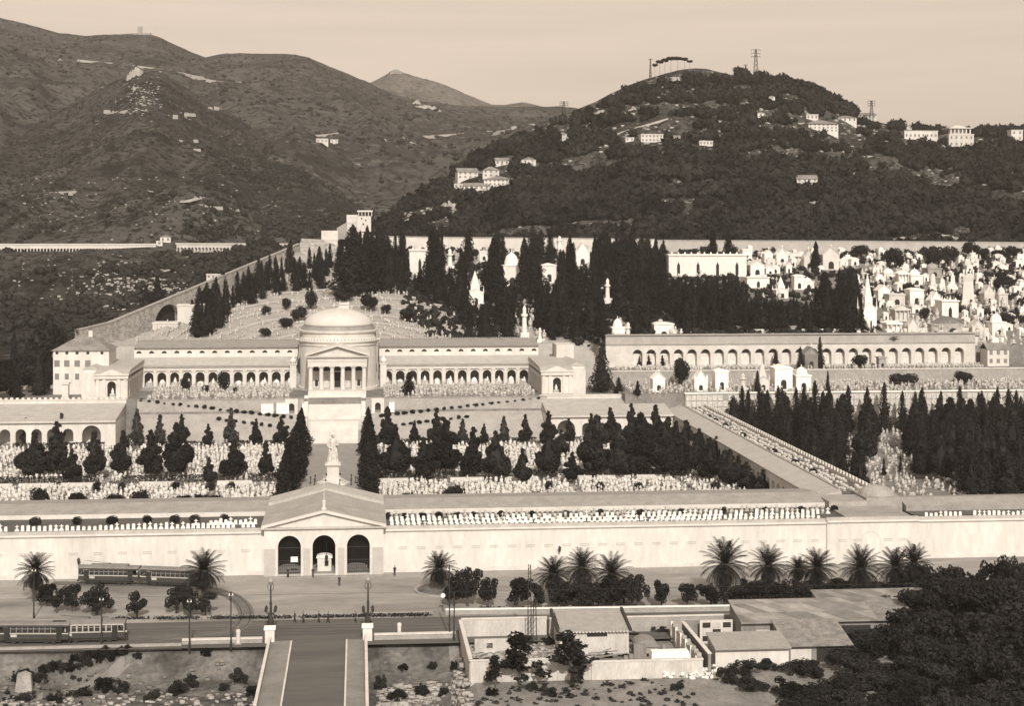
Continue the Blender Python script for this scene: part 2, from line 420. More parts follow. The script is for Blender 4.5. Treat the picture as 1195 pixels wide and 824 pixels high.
def smooth(pts, n=6):
    out = []
    P = [Vector(p) for p in pts]
    for i in range(len(P) - 1):
        p0, p1, p2, p3 = P[max(0, i - 1)], P[i], P[i + 1], P[min(len(P) - 1, i + 2)]
        for k in range(n):
            t = k / n
            out.append(.5 * ((2 * p1) + (p2 - p0) * t + (2 * p0 - 5 * p1 + 4 * p2 - p3) * t * t + (3 * p1 - p0 - 3 * p2 + p3) * t ** 3))
    return out + [P[-1]]
tp = [(p.x, p.y) for p in smooth([Vector((q.x, q.y, 0)) for q in tp])]
structure(ribbon(tp, 2.6, .045).build('tram_track_bed', surf('oily_gravel', .10, .18, .3, 8)))
for off in (-.72, .72):
    pts = []
    for i, p in enumerate(tp):
        a = Vector(tp[max(0, i - 1)]); c = Vector(tp[min(len(tp) - 1, i + 1)]); t = (c - a).normalized()
        pts.append((p[0] - t.y * off, p[1] + t.x * off))
    structure(ribbon(pts, .14, .055).build('tram_rail', IRON))
for y in (229.4, 230.9, 233.0, 234.5):
    b = MB(); b.box(-200, 200, y - .06, y + .06, .034, .042); structure(b.build('tram_rail', IRON))
b = MB(); b.box(-200, 12, 241.2, 241.55, -.1, .14); b.box(-200, -13.6, 240.2, 240.5, -.1, .12); structure(b.build('kerb', PAVE))
b = MB(); b.add([(-128, 264.6, .012), (100, 264.6, .012), (100, 269.6, .012), (-128, 269.6, .012)], [(0, 1, 2, 3)]); structure(b.build('wall_pavement', PAVE))
# avenue and paths inside the court
b = MB(); b.add([(AX - 7, 299, 1.63), (AX + 7, 299, 1.63), (AX + 7, 426, 1.63), (AX - 7, 426, 1.63)], [(0, 1, 2, 3)])
structure(b.build('avenue', surf('avenue_gravel', .23, .31, .4, 8, fine=.1)))
b = MB()
for x0, x1 in ((-125, AX - 8.2), (AX + 8.2, 89)):
    b.add([(x0, 358.6, 1.62), (x1, 358.6, 1.62), (x1, 361.4, 1.62), (x0, 361.4, 1.62)], [(0, 1, 2, 3)])
for x in (-88, -60, -33, 22, 50, 76):
    for y0, y1 in ((301, 357.5), (362.5, 421)): b.add([(x - .8, y0, 1.625), (x + .8, y0, 1.625), (x + .8, y1, 1.625), (x - .8, y1, 1.625)], [(0, 1, 2, 3)])
structure(b.build('court_path', surf('path_gravel', .26, .38, .4, 8)))

# ------------------------------------------------------------------ hills, each a ridge with a front and a back slope
class Ridge:
    def __init__(s, name, m, sil, foot, d0, d1, pw=1.0, amp=6, step=4, rows=70, gully=.012, back=.42, x0=-150, x1=1345, seed=0.0, fine=2.0, dcrest=None, mid=None):
        s.cols = list(np.arange(x0, x1 + .1, step)); V = []
        nb = 14
        for px in s.cols:
            cy = lerp_list(px, sil); fy = lerp_list(px, foot)
            dd1 = lerp_list(px, dcrest) if dcrest else d1
            z0 = HC - (fy - YH) * d0 / FOC; z1 = HC - (cy - YH) * dd1 / FOC
            for k in range(rows + 1):
                t = k / rows; d = d0 + (dd1 - d0) * t; z = z0 + (z1 - z0) * t ** pw
                if mid:
                    dm, zm = mid; zf = zm - (z0 * 0 + 40) * 0
                    z = z0 + (zm - z0) * (d - d0) / (dm - d0) if d < dm else zm + (z1 - zm) * ((d - dm) / (dd1 - dm)) ** .93
                    e0 = min(1, abs(d - dm) / 60)
                p = pd(px, YH, d)
                e = math.sin(PI * min(1, t * .5 + .0)) if t < .15 else min(1, (1 - t) * 2.2) ** .8
                e = min(e, 1.0) * (e0 if mid else 1)
                q = Vector((p.x * gully + seed, p.y * gully * .35, seed))
                h = (1 - abs(noise.noise(q)) * 2) * .7 + noise.noise(q * 2.7) * .45 + noise.noise(q * 6.1) * .22
                z += amp * h * e + fine * (noise.noise(Vector((p.x * .05, p.y * .05, seed))) + .6 * noise.noise(Vector((p.x * .13, p.y * .13, seed)))) * (.25 + .75 * e) * min(1, t * 6)
                V.append((p.x, p.y, z))
            for k in range(1, nb + 1):
                d = dd1 * (1 + .035 * k); p = pd(px, YH, d)
                V.append((p.x, p.y, z1 - (d - dd1) * back * min(1, .35 + k * .12)))
        s.h = rows + 1 + nb; s.rows = rows
        F = [(i * s.h + j, (i + 1) * s.h + j, (i + 1) * s.h + j + 1, i * s.h + j + 1) for i in range(len(s.cols) - 1) for j in range(s.h - 1)]
        s.V = np.array(V)
        me = bpy.data.meshes.new(name); me.from_pydata(V, [], F); me.materials.append(m)
        me.polygons.foreach_set('use_smooth', [True] * len(F)); me.update()
        s.o = structure(link(name, me)); s.bv = BVHTree.FromPolygons([Vector(v) for v in V], F)
    def sample(s, n, tmin=0, tmax=1, pmin=None, pmax=None):
        """points spread over the front slope"""
        nc = len(s.cols)
        ci = rng.uniform(0, nc - 1.001, n) if pmin is None else rng.uniform((pmin - s.cols[0]) / (s.cols[1] - s.cols[0]), (pmax - s.cols[0]) / (s.cols[1] - s.cols[0]), n)
        ri = rng.uniform(tmin, tmax, n) * s.rows
        i = np.clip(ci.astype(int), 0, nc - 2); j = np.clip(ri.astype(int), 0, s.rows - 1); a = (ci - i)[:, None]; c = (ri - j)[:, None]
        g = lambda ii, jj: s.V[ii * s.h + jj]
        return (g(i, j) * (1 - a) + g(i + 1, j) * a) * (1 - c) + (g(i, j + 1) * (1 - a) + g(i + 1, j + 1) * a) * c

SIL_R = [(380, 300), (440, 265), (470, 240), (500, 219), (520, 206), (545, 187), (560, 177), (580, 167), (600, 157), (625, 145), (650, 136), (675, 127), (690, 121), (710, 110), (730, 101), (750, 93), (770, 87), (790, 82), (810, 79.5), (825, 80), (850, 86), (870, 90), (890, 94), (920, 99), (940, 106), (960, 114), (980, 125), (1000, 136), (1030, 143), (1060, 150), (1090, 157), (1110, 160), (1140, 157), (1170, 155), (1200, 157), (1260, 160), (1345, 170)]
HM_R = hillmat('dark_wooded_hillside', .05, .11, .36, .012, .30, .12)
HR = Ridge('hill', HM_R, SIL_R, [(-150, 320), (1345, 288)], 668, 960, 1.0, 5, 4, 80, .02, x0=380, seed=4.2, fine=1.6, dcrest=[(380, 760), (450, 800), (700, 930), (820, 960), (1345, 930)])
SIL_1 = [(-150, 175), (-60, 160), (0, 148), (40, 138), (70, 126), (100, 112), (130, 96), (165, 81), (190, 84), (215, 101), (240, 116), (270, 133), (300, 150), (330, 166), (360, 182), (390, 199), (420, 216), (445, 231), (470, 250), (510, 285), (560, 330)]
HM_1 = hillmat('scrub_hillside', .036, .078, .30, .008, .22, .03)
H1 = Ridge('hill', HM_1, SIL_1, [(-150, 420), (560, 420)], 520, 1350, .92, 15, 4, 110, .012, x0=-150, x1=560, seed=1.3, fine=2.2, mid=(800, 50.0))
SIL_2 = [(-150, 20), (-60, 15), (0, 20), (22, 25), (45, 31), (70, 38), (100, 41), (130, 40), (150, 39), (175, 40), (190, 45), (205, 52), (220, 59), (240, 67), (252, 64), (265, 62), (300, 62), (345, 63), (360, 67), (380, 75), (400, 83), (430, 96), (460, 110), (500, 119), (540, 123), (600, 124), (655, 124), (700, 130), (760, 140), (850, 150)]
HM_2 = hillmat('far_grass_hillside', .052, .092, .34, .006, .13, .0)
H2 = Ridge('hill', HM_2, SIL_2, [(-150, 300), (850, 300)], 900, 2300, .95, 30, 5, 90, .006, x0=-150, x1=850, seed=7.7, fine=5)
SIL_3 = [(330, 130), (400, 108), (430, 97), (445, 90), (455, 84.5), (462, 83), (470, 84), (485, 89), (505, 94), (520, 99), (545, 110), (575, 122), (590, 122), (610, 119), (625, 122), (650, 129), (700, 138)]
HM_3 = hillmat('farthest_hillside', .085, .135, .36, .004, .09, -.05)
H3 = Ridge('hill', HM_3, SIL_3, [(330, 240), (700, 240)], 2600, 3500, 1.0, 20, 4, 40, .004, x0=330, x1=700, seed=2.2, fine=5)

# tracks cut along the far hills: pale strips that lie on the slope
def strip(pxs, bv, w, m, n=8, lift=.5):
    pts = [hit(x, y, bv) for x, y in pxs]; pts = smooth([p for p in pts if p is not None], n)
    b = MB(); A = []; C = []
    for i, p in enumerate(pts):
        a = pts[max(0, i - 1)]; c = pts[min(len(pts) - 1, i + 1)]; t = (c - a); t.z = 0
        if t.length < 1e-6: t = Vector((1, 0, 0))
        t.normalize(); nn = Vector((-t.y, t.x, 0))
        if nn.y < 0: nn = -nn
        ww = w * (.5 + .8 * abs(noise.noise(Vector((p.x * .02, p.y * .02, 5)))) * 1.6)
        q = p - nn * ww * .5; r = p + nn * ww * .5
        A.append((q.x, q.y, p.z - .4 * ww)); C.append((r.x, r.y, p.z + lift + ww * .16))
    k = len(pts); b.add(A + C, [(i, i + 1, i + 1 + k, i + k) for i in range(k - 1)])
    return structure(b.build('road', m))
TRACK = surf('pale_cutting', .22, .40, .03, 8)
strip([(352, 168), (375, 160), (392, 157), (405, 155)], H2.bv, 12, TRACK)
strip([(455, 165), (480, 162), (510, 160), (540, 157), (570, 155), (600, 151), (628, 146)], H2.bv, 16, TRACK)
strip([(118, 133), (140, 130), (160, 129.5), (172, 130)], H1.bv, 5, TRACK)
strip([(215, 128), (232, 124), (248, 123.5), (262, 128)], H1.bv, 7, TRACK)
strip([(186, 132), (200, 134), (222, 137)], H1.bv, 5, TRACK)
strip([(48, 66), (66, 68), (90, 70), (130, 74)], H2.bv, 8, TRACK)
strip([(155, 77), (180, 80), (215, 86), (240, 93), (262, 96), (285, 96)], H2.bv, 7, TRACK)
strip([(50, 223), (70, 225), (90, 224)], H1.bv, 4, TRACK)
strip([(145, 220), (175, 224), (210, 235), (235, 230)], H1.bv, 3, TRACK)
strip([(690, 173), (720, 158), (752, 147), (780, 139)], HR.bv, 2, TRACK)

# ------------------------------------------------------------------ sky, sun, camera, air
w = bpy.data.worlds.new('World'); scene.world = w; w.use_nodes = True
nt = w.node_tree; N, L = nt.nodes, nt.links
bg = N['Background']; sky = N.new('ShaderNodeTexSky'); sky.sky_type = 'NISHITA'; sky.sun_disc = False
SUN_EL = R(36); SUN_AZ = R(183.5)         # direction to the sun: behind the camera, a touch to the right
sky.sun_elevation = SUN_EL; sky.sun_rotation = R(176.5); sky.air_density = 1.0; sky.dust_density = 4.0
bw = N.new('ShaderNodeRGBToBW'); L.new(sky.outputs[0], bw.inputs[0])
pw = N.new('ShaderNodeMath'); pw.operation = 'POWER'; pw.inputs[1].default_value = .45; L.new(bw.outputs[0], pw.inputs[0])
mv = N.new('ShaderNodeVectorMath'); mv.operation = 'SCALE'; mv.inputs[0].default_value = (3.0, 2.49, 2.06); L.new(pw.outputs[0], mv.inputs['Scale'])
tcs = N.new('ShaderNodeTexCoord'); mps = N.new('ShaderNodeMapping'); mps.inputs['Scale'].default_value = (1.5, 1.5, 26); L.new(tcs.outputs['Generated'], mps.inputs['Vector'])
nsk = N.new('ShaderNodeTexNoise'); nsk.inputs['Scale'].default_value = 2.2; nsk.inputs['Detail'].default_value = 6; L.new(mps.outputs[0], nsk.inputs['Vector'])
mrs = N.new('ShaderNodeMapRange'); mrs.inputs['From Min'].default_value = .3; mrs.inputs['From Max'].default_value = .7; mrs.inputs['To Min'].default_value = .93; mrs.inputs['To Max'].default_value = 1.05; L.new(nsk.outputs['Fac'], mrs.inputs['Value'])
mv2 = N.new('ShaderNodeVectorMath'); mv2.operation = 'SCALE'; L.new(mv.outputs[0], mv2.inputs[0]); L.new(mrs.outputs[0], mv2.inputs['Scale'])
L.new(mv2.outputs[0], bg.inputs['Color']); bg.inputs['Strength'].default_value = .15
sd = bpy.data.lights.new('sun', 'SUN'); sd.energy = 4.1; sd.angle = R(.5); sd.color = (1, .935, .855)
so = bpy.data.objects.new('sun', sd); COL.objects.link(so)
dv = Vector((.045, -1, 0)).normalized() * math.cos(SUN_EL) + Vector((0, 0, math.sin(SUN_EL)))
so.rotation_euler = dv.to_track_quat('Z', 'Y').to_euler(); so.location = (0, -50, 300)
cam = bpy.data.cameras.new('camera'); co = bpy.data.objects.new('camera', cam); COL.objects.link(co); scene.camera = co
co.location = EYE; co.rotation_euler = (R(90), 0, -TH)
cam.sensor_width = 36; cam.lens = 36 * FOC / 1195; cam.shift_x = (597.5 - CX) / 1195; cam.shift_y = -(412 - YH) / 1195
cam.clip_start = 1; cam.clip_end = 12000
scene.view_settings.view_transform = 'Standard'; scene.view_settings.look = 'None'; scene.view_settings.exposure = 0; scene.view_settings.gamma = 1
scene.cycles.max_bounces = 5; scene.cycles.diffuse_bounces = 2; scene.cycles.glossy_bounces = 2; scene.cycles.volume_bounces = 0
scene.cycles.use_denoising = True
if HAZE:
    hb = MB(); hb.box(-2600, 3200, -60, 5200, -18, 560)
    hm = bpy.data.materials.new('haze'); hm.use_nodes = True; n = hm.node_tree; n.nodes.remove(n.nodes['Principled BSDF'])
    pv = n.nodes.new('ShaderNodeVolumePrincipled'); pv.inputs['Color'].default_value = (.95, .88, .79, 1); pv.inputs['Density'].default_value = .00008; pv.inputs['Anisotropy'].default_value = 0.0
    n.links.new(pv.outputs[0], n.nodes['Material Output'].inputs['Volume'])
    tag(hb.build('haze', hm), kind='stuff')
# ================================================================== FRONT: wall, gatehouse, terrace gallery
def W(root): return MB(root)
LANT_Y = 269.55
def wall_block(name, label, x0, x1, yf, top, vents, cat='wall'):
    r = thing(name, label, cat, (x0, yf, 0))
    b = W(r); b.box(x0, x1, yf, yf + 1.2, -.3, top - .42); b.build('wall_face', PLASTER, r)
    b = W(r); b.box(x0, x1, yf - .06, yf, -.3, .75); b.build('plinth', STONE, r)
    b = W(r); b.prismx([(yf - .02, top - .46), (yf - .34, top - .3), (yf - .38, top - .12), (yf - .30, top), (yf + 1.1, top + .02), (yf + 1.1, top - .46)], x0, x1); b.build('cornice', STONE, r)
    b = W(r); b.box(x0, x1, yf + .35, yf + .75, top + .021, top + .55); b.build('parapet', surf('weathered_parapet', .30, .48, .4, 8, fine=.12), r)
    for i, x in enumerate(vents):
        b = W(r); b.box(x - .75, x + .75, yf - .045, yf - .002, 4.15, 4.22); b.box(x - .75, x + .75, yf - .045, yf - .002, 4.5, 4.57)
        for k in range(4): b.box(x - .75 + k * .48, x - .69 + k * .48, yf - .04, yf - .002, 4.22, 4.5)
        b.build('vent', surf('vent_grille', .32, .46, 1.2), r)  # grille bars in a greyer tone than the wall
    return r
wall_block('perimeter_wall', 'long pale plastered cemetery wall behind the parked trams, running to the left of the gatehouse', -128, -16.7, 270, 7.75, [-20 - 4.3 * i for i in range(14)])
wall_block('perimeter_wall', 'long pale plastered cemetery wall behind the row of palms, right of the gatehouse', 4.5, 86, 270, 7.75, [8 + 3.3 * i for i in range(24)])
wr = wall_block('corner_block', 'pale corner block closing the long wall, with a shallow blind arch and its own cornice', 86.01, 103.4, 269.6, 8.0, [89, 91.6, 97.5, 100.5])
b = W(wr); b.archivolt(94.3, 4.2, 1.7, .16, 269.545, 269.599, foot=1.0); b.build('blind_arch', PLASTER2, wr)
wall_block('perimeter_wall', 'lower stretch of pale wall beyond the corner block, at the far right', 103.5, 190, 273.0, 7.2, [])

def lantern(x, y, z, label):
    r = thing('wall_lantern', label, 'lantern', (x, y, z), group='lanterns on the cemetery wall')
    b = MB(); b.tube((0, .5, .55), (0, -.25, .75), .05); b.tube((0, -.25, .75), (0, -.25, .55), .03); b.build('bracket', IRON, r)
    b = MB(); b.lathe([(.05, -.5), (.18, -.42), (.26, .18), (.05, .2)], (0, -.25, .1), 6); b.build('lamp_glass', GLASS, r)
    b = MB(); b.lathe([(.34, .28), (.3, .36), (.1, .58), (.02, .72)], (0, -.25, .1), 6); b.build('lamp_cap', IRON, r)
for px, py, lab in ((92, 656, 'black iron lantern on the wall above the nose of the parked tram'), (311, 652, 'black iron lantern on the wall at the left edge of the gatehouse'), (445, 650, 'black iron lantern on the wall at the right edge of the gatehouse'),
                    (653, 642, 'black iron lantern on the wall above the first of three clustered palms'), (1067, 640, 'black iron lantern at the corner where the wall steps back')):
    p = py_(px, py, 269.5 if px < 1000 else 269.2); lantern(p.x, p.y, p.z, lab)

# gatehouse
GX, GW = -6.05, 10.55
g = thing('gatehouse', 'gabled entrance gatehouse with three tall arches, facing the open square', 'gatehouse', (GX, 268.4, 0))
ops = [(GX + k * 6.1, 4.05, 5.25, .12, True) for k in (-1, 0, 1)]
b = W(g); b.arcade(GX - GW, GX + GW, 268.4, 269.6, -.3, 8.55, ops, n=16)
b.box(GX - GW, GX - GW + .8, 269.6, 292, -.3, 8.5); b.box(GX + GW - .8, GX + GW, 269.6, 292, -.3, 8.5)
b.arcade(GX - GW + .8, GX + GW - .8, 291, 292, -.3, 8.5, [(GX, 4.6, 4.6, 0, True)], n=16)
b.build('wall', PLASTER, g)
for xa, xb in ((GX - GW - .0, GX - 8.6), (GX - 3.6, GX - 2.5), (GX + 2.5, GX + 3.6), (GX + 8.6, GX + GW)):
    b = W(g); b.box(xa, xb, 268.28, 268.398, -.1, 4.95); b.build('dado', surf('dado_stone', .38, .48, .6, 7, fine=.08), g)
for cx, w_, zs, sl, a in ops:
    b = W(g); b.archivolt(cx, 5.25, 2.03, .3, 268.22, 268.395, foot=.1); b.prism([(cx - .22, 7.3), (cx + .22, 7.3), (cx + .3, 7.95), (cx - .3, 7.95)], 268.1, 268.39); b.build('arch_surround', STONE, g)
b = W(g); b.prismx([(268.38, 8.2), (267.9, 8.45), (267.8, 8.7), (268.38, 8.7)], GX - GW - .45, GX + GW + .45); b.build('cornice', STONE, g)
b = W(g); b.prism([(GX - GW, 8.71), (GX + GW, 8.71), (GX, 11.25)], 268.5, 269.5); b.build('pediment', PLASTER, g)
k_ = 2.55 / GW
for sg in (-1, 1):
    b = W(g); x0, x1 = GX + sg * (GW + .5), GX
    zz0 = 8.71 - .5 * k_ + .02; zz1 = 11.3
    b.prism([(x0, zz0), (x1, zz1), (x1, zz1 + .42), (x0, zz0 + .42)], 267.85, 268.7); b.build('raking_cornice', STONE, g)
b = W(g)
b.prism([(GX - GW - .55, 8.62), (GX, 11.28), (GX + GW + .55, 8.62), (GX + GW + .55, 9.08), (GX, 11.74), (GX - GW - .55, 9.08)], 268.71, 287.5); b.build('roof', surf('gatehouse_roof', .27, .38, .3, 8, contrast=.22, fine=.12), g)
b = W(g)
b.prism([(GX - GW - .4, 9.0), (GX, 11.9), (GX + GW + .4, 9.0), (GX + GW + .4, 9.7), (GX, 12.35), (GX - GW - .4, 9.7)], 287.51, 294.5); b.box(GX - GW - .2, GX + GW + .2, 292.1, 294, 5, 9.2); b.build('rear_roof', surf('gatehouse_rear_roof', .34, .46, .3, 8, fine=.1), g)
b = W(g); b.lathe([(.5, 0), (.5, .3), (.28, .4), (.3, 1.4), (.42, 1.5), (.1, 1.75)], (GX, 268.6, 11.72), 10); b.tube((GX, 268.6, 13.3), (GX, 268.6, 18.0), .07, .05)
b.box(GX - .6, GX + .6, 268.55, 268.65, 16.6, 16.75); b.build('cross_finial', STONE, g)
b = W(g); b.box(GX - GW, GX + GW, 267.2, 292, -.2, .11); b.build('steps', PAVE, g)
b = W(g); b.box(GX - GW + .81, GX + GW - .81, 280.5, 281, .12, 8.45); b.build('shade_screen', surf('passage_shade', .03, .06, .4), g)  # near-black screen, its colour stands in for the passage's shade
for cx, *_ in (ops[0], ops[2]):
    b = W(g)
    for i in range(13): b.box(cx - 1.95 + i * .32, cx - 1.89 + i * .32, 270.0, 270.06, .12, 6.6)
    for z in (.3, 2.4, 4.7): b.box(cx - 2.0, cx + 2.0, 269.96, 270.1, z, z + .1)
    b.build('iron_gate', IRON, g)
s_ = thing('notice_board', 'small white notice hung on the left gate of the gatehouse', 'notice', (GX - 5.3, 269.8, 2.3))
b = MB(); b.box(-.62, .62, 0, .05, 0, .85); b.build('board', MARBLE, s_)
for za, zb in ((-.07, 0), (.85, .92)): b = MB(); b.box(-.68, .68, -.03, -.002, za, zb); b.build('frame', STONE, s_)
kx = thing('gate_kiosk', 'pale stone porter kiosk with rounded roof standing inside the middle arch', 'kiosk', (GX, 271.6, .11))
b = MB(); b.box(-1.25, 1.25, 0, 1.6, 0, 2.35); b.build('wall', STONE, kx)
b = MB(); b.prism([(-1.45, 2.35)] + [(-1.45 * math.cos(PI * i / 8), 2.5 + .5 * math.sin(PI * i / 8)) for i in range(9)] + [(1.45, 2.35)], -.15, 1.7); b.build('roof', MARBLE, kx)
b = MB(); b.box(.05, .75, -.03, -.002, .9, 1.9); b.build('window', GLASS, kx)
hl = thing('hanging_lantern', 'dark lantern hanging on a chain inside the middle arch of the gatehouse', 'lantern', (GX + .4, 270.4, 2.35))
b = MB(); b.lathe([(.08, 0), (.22, .1), (.32, .7), (.1, .95)], (0, 0, 0), 8); b.build('lamp_glass', IRON, hl)
b = MB(); b.tube((0, 0, .95), (0, 0, 4.6), .025, n=5); b.build('chain', IRON, hl)

# front gallery behind the wall: terrace for headstones, then the low roof
def gallery_front(label, x0, x1):
    r = thing('terrace_gallery', label, 'gallery', ((x0 + x1) / 2, 271.3, 0))
    b = W(r); b.box(x0, x1, 271.3, 287, 1.5, 7.45); b.build('terrace', surf('terrace_floor', .07, .13, .3, 8, fine=.2), r)
    b = W(r); b.box(x0, x1, 287.01, 299.4, 1.4, 8.3); b.build('wall', PLASTER2, r)
    b = W(r); b.prismx([(286.4, 8.1), (286.4, 8.35), (291.4, 9.55), (299.9, 8.75), (299.9, 8.5), (291.4, 8.9)], x0, x1); b.build('roof', ROOF, r)
    b = W(r); b.box(x0, x1, 286.2, 286.39, 7.5, 8.3); b.build('eaves_wall', STONE, r)
    return r
gallery_front('low gallery with grey roof and headstone terrace behind the left stretch of the cemetery wall', -128, GX - GW - .05)
gallery_front('long low gallery with grey roof and crowded headstone terrace, right of the gatehouse', GX + GW + .05, 90.9)
cb = thing('corner_pavilion', 'low corner pavilion with a shallow rounded roof where the two galleries meet', 'pavilion', (96, 287, 7))
b = W(cb); b.box(90.91, 103.5, 271, 284, 1.5, 7.9); b.build('terrace', PAVE, cb)
b = W(cb); b.box(91, 98.6, 284.01, 291.5, 1.5, 8.9); b.box(98.61, 105.8, 284.5, 293.5, 1.5, 9.4); b.build('wall', STONEG, cb)
b = W(cb); b.lathe([(3.5, 0), (3.3, .5), (2.7, 1.1), (1.6, 1.6), (.05, 1.85)], (102.2, 289, 9.41), 20); b.build('roof', STONEG, cb)
rg = thing('terrace_gallery', 'low gallery with a narrow headstone terrace beyond the corner pavilion, before the dark cypress wood', 'gallery', (148, 274.2, 0))
b = W(rg); b.box(106, 190, 274.3, 287, 1.5, 7.0); b.build('terrace', surf('terrace_floor', 0, 0), rg)
b = W(rg); b.prismx([(283, 7.0), (283, 8.0), (287, 9.0), (293, 8.2), (293, 7.0)], 106, 190); b.build('roof', ROOF, rg)

# headstones: one kind for terraces (slab with a rounded head), one for the court
def stele(w_, h, t=.16, cross=False):
    b = MB(); b.box(-w_ * .62, w_ * .62, -t * 1.2, t * 1.2, 0, .14)
    n = 7; b.prism([(-w_ / 2, .14)] + [(-w_ / 2 * math.cos(PI * i / n), h - w_ * .32 + w_ * .32 * math.sin(PI * i / n)) for i in range(n + 1)] + [(w_ / 2, .14)], -t / 2, t / 2)
    return b
def crossstone(h):
    b = MB(); b.box(-.4, .4, -.25, .25, 0, .3); b.box(-.26, .26, -.17, .17, .3, .3 + h * .25); z = .3 + h * .25
    b.box(-.09, .09, -.08, .08, z, h + .25); b.box(-.34, .34, -.075, .075, h * .72 + .15, h * .72 + .33)
    return b
def bust(h):
    b = MB(); b.box(-.45, .45, -.35, .35, 0, .2); b.box(-.32, .32, -.26, .26, .2, h * .62)
    b.box(-.4, .4, -.32, .32, h * .62, h * .62 + .1); b.lathe([(.26, 0), (.3, .15), (.1, .32), (.16, .42), (.15, .6), (.02, .68)], (0, 0, h * .62 + .1), 8)
    return b
STM = [stele(.54, 1.35).mesh('headstone', MARBLE), stele(.56, 1.55).mesh('headstone', MARBLE), stele(.54, 1.2).mesh('headstone', MARBLE), crossstone(1.5).mesh('headstone', MARBLE)]
GRM = [stele(.7, 1.5, .2).mesh('tombstone', WORN), crossstone(1.7).mesh('tombstone', WORN), bust(1.9).mesh('tombstone', WORN), stele(.8, 1.2, .3).mesh('tombstone', WORN), crossstone(1.35).mesh('tombstone', WORN)]
def mesh_arrays(me):
    V = np.empty(len(me.vertices) * 3, np.float32); me.vertices.foreach_get('co', V)
    me.calc_loop_triangles(); T = np.empty(len(me.loop_triangles) * 3, np.int32); me.loop_triangles.foreach_get('vertices', T)
    return V.reshape(-1, 3), T.reshape(-1, 3)
def scatter(name, metas, spots, m, kind='stuff'):
    """many of a kind as one object"""
    arr = [mesh_arrays(q) for q in metas]; P = []
    for i, x, y, z, a, sc in spots:
        V, T = arr[i]; c, s = math.cos(a), math.sin(a)
        U = V * np.asarray(sc, dtype=np.float32)
        U = np.stack([U[:, 0] * c - U[:, 1] * s + x, U[:, 0] * s + U[:, 1] * c + y, U[:, 2] + z], 1); P.append((U, T))
    V, F = merge(P)
    return tag(link(name, npmesh(name, V, F, m)), kind=kind)
rows = []
for j, (y, z) in enumerate(((272.9, 7.45), (276.2, 7.46), (279.6, 7.46), (283.2, 7.46))):
    x = 6.2
    while x < (86 if j < 2 else 89.5):
        if random.random() > (.03 if j != 2 else .12): rows.append((j, x + random.uniform(-.05, .05), y + random.uniform(-.1, .1), z))
        x += .99
xl = -19.0
while xl > -100:
    if random.random() > .05: rows.append((0, xl, 275.6, 7.46))
    if xl > -30 and random.random() > .1: rows.append((1, xl + .2, 278.6, 7.46)); 
    xl -= .98 if xl < -31 else .9
x = 107.5
while x < 160:
    if random.random() > .07: rows.append((2, x, 276.5, 7.0))
    x += .95
vis = [r for r in rows if -20 < proj((r[1], r[2], r[3]))[0] < 1215]
rank = sorted(vis, key=lambda r: (r[0] > 1, r[2]))
for i, (j, x, y, z) in enumerate(rank[:300]):
    o = link('headstone', random.choice(STM), None, (x, y, z), random.uniform(-.06, .06), (1, 1, random.uniform(.58, .78)))
    tag(o, 'white marble headstone standing in the close rows on the gallery terrace above the wall', 'headstone', 'headstones in rows on the gallery terrace')
spots = [(random.randrange(4), x, y, z, random.uniform(-.06, .06), (1, 1, random.uniform(.58, .78))) for j, x, y, z in rank[300:]]
scatter('rows_of_gravestones', STM, spots, WORN)

# right wing, running back along the court
rw = thing('side_gallery', 'long side gallery with flat grey roof receding along the right of the court', 'gallery', (97, 300, 0))
b = W(rw)
opsY = [(303 + 4.1 * i, 2.7, 5.2, 1.9, True) for i in range(35)]
M_ = Matrix.Translation(-rw.location) @ Matrix(((0, -1, 0, 0), (1, 0, 0, 0), (0, 0, 1, 0), (0, 0, 0, 1)))
q = MB(M=M_); q.arcade(299.5, 449, -91.6, -91.0, 1.5, 8.2, opsY); b.v += q.v; b.f += q.f
b.box(91.7, 103.4, 293.6, 449, 1.5, 8.1); b.build('wall', PLASTER2, rw)
b = W(rw); b.prism([(90.6, 8.15), (90.6, 8.4), (95.6, 9.6), (96.0, 9.55), (96.0, 8.11), (91.6, 8.11)], 291.6, 450); b.build('roof', surf('flat_roof_felt', .34, .44, .25, 8, fine=.1), rw)
b = W(rw); b.box(96.01, 103.4, 293.6, 449, 8.11, 9.0); b.build('terrace', surf('terrace_floor', 0, 0), rw)
b = W(rw); b.box(96.02, 96.4, 293.7, 449, 9.01, 9.75); b.box(103.0, 103.4, 294, 449, 9.01, 10.0); b.build('parapet', STONEG, rw)
b = W(rw); comb = [(294.2, 9.01), (448.9, 9.01), (448.9, 9.7)]
for i in range(75, -1, -1): y = 294.4 + i * 2.03; comb += [(y + 1.0, 9.7), (y + 1.0, 10.35), (y, 10.35), (y, 9.7)]
b.prismx(comb + [(294.2, 9.7)], 102.6, 102.98)
b.build('balustrade', STONE, rw)
spots = []
for xx in (97.6, 99.4, 101.3):
    y = 295
    while y < 447:
        if random.random() > .25: spots.append((random.choice((0, 0, 3, 3)), xx + random.uniform(-.1, .1), y, 9.0, random.uniform(-.1, .1), (.9, .9, random.uniform(.35, .6))))
        y += 1.25
scatter('rows_of_gravestones', GRM, spots, WORN)
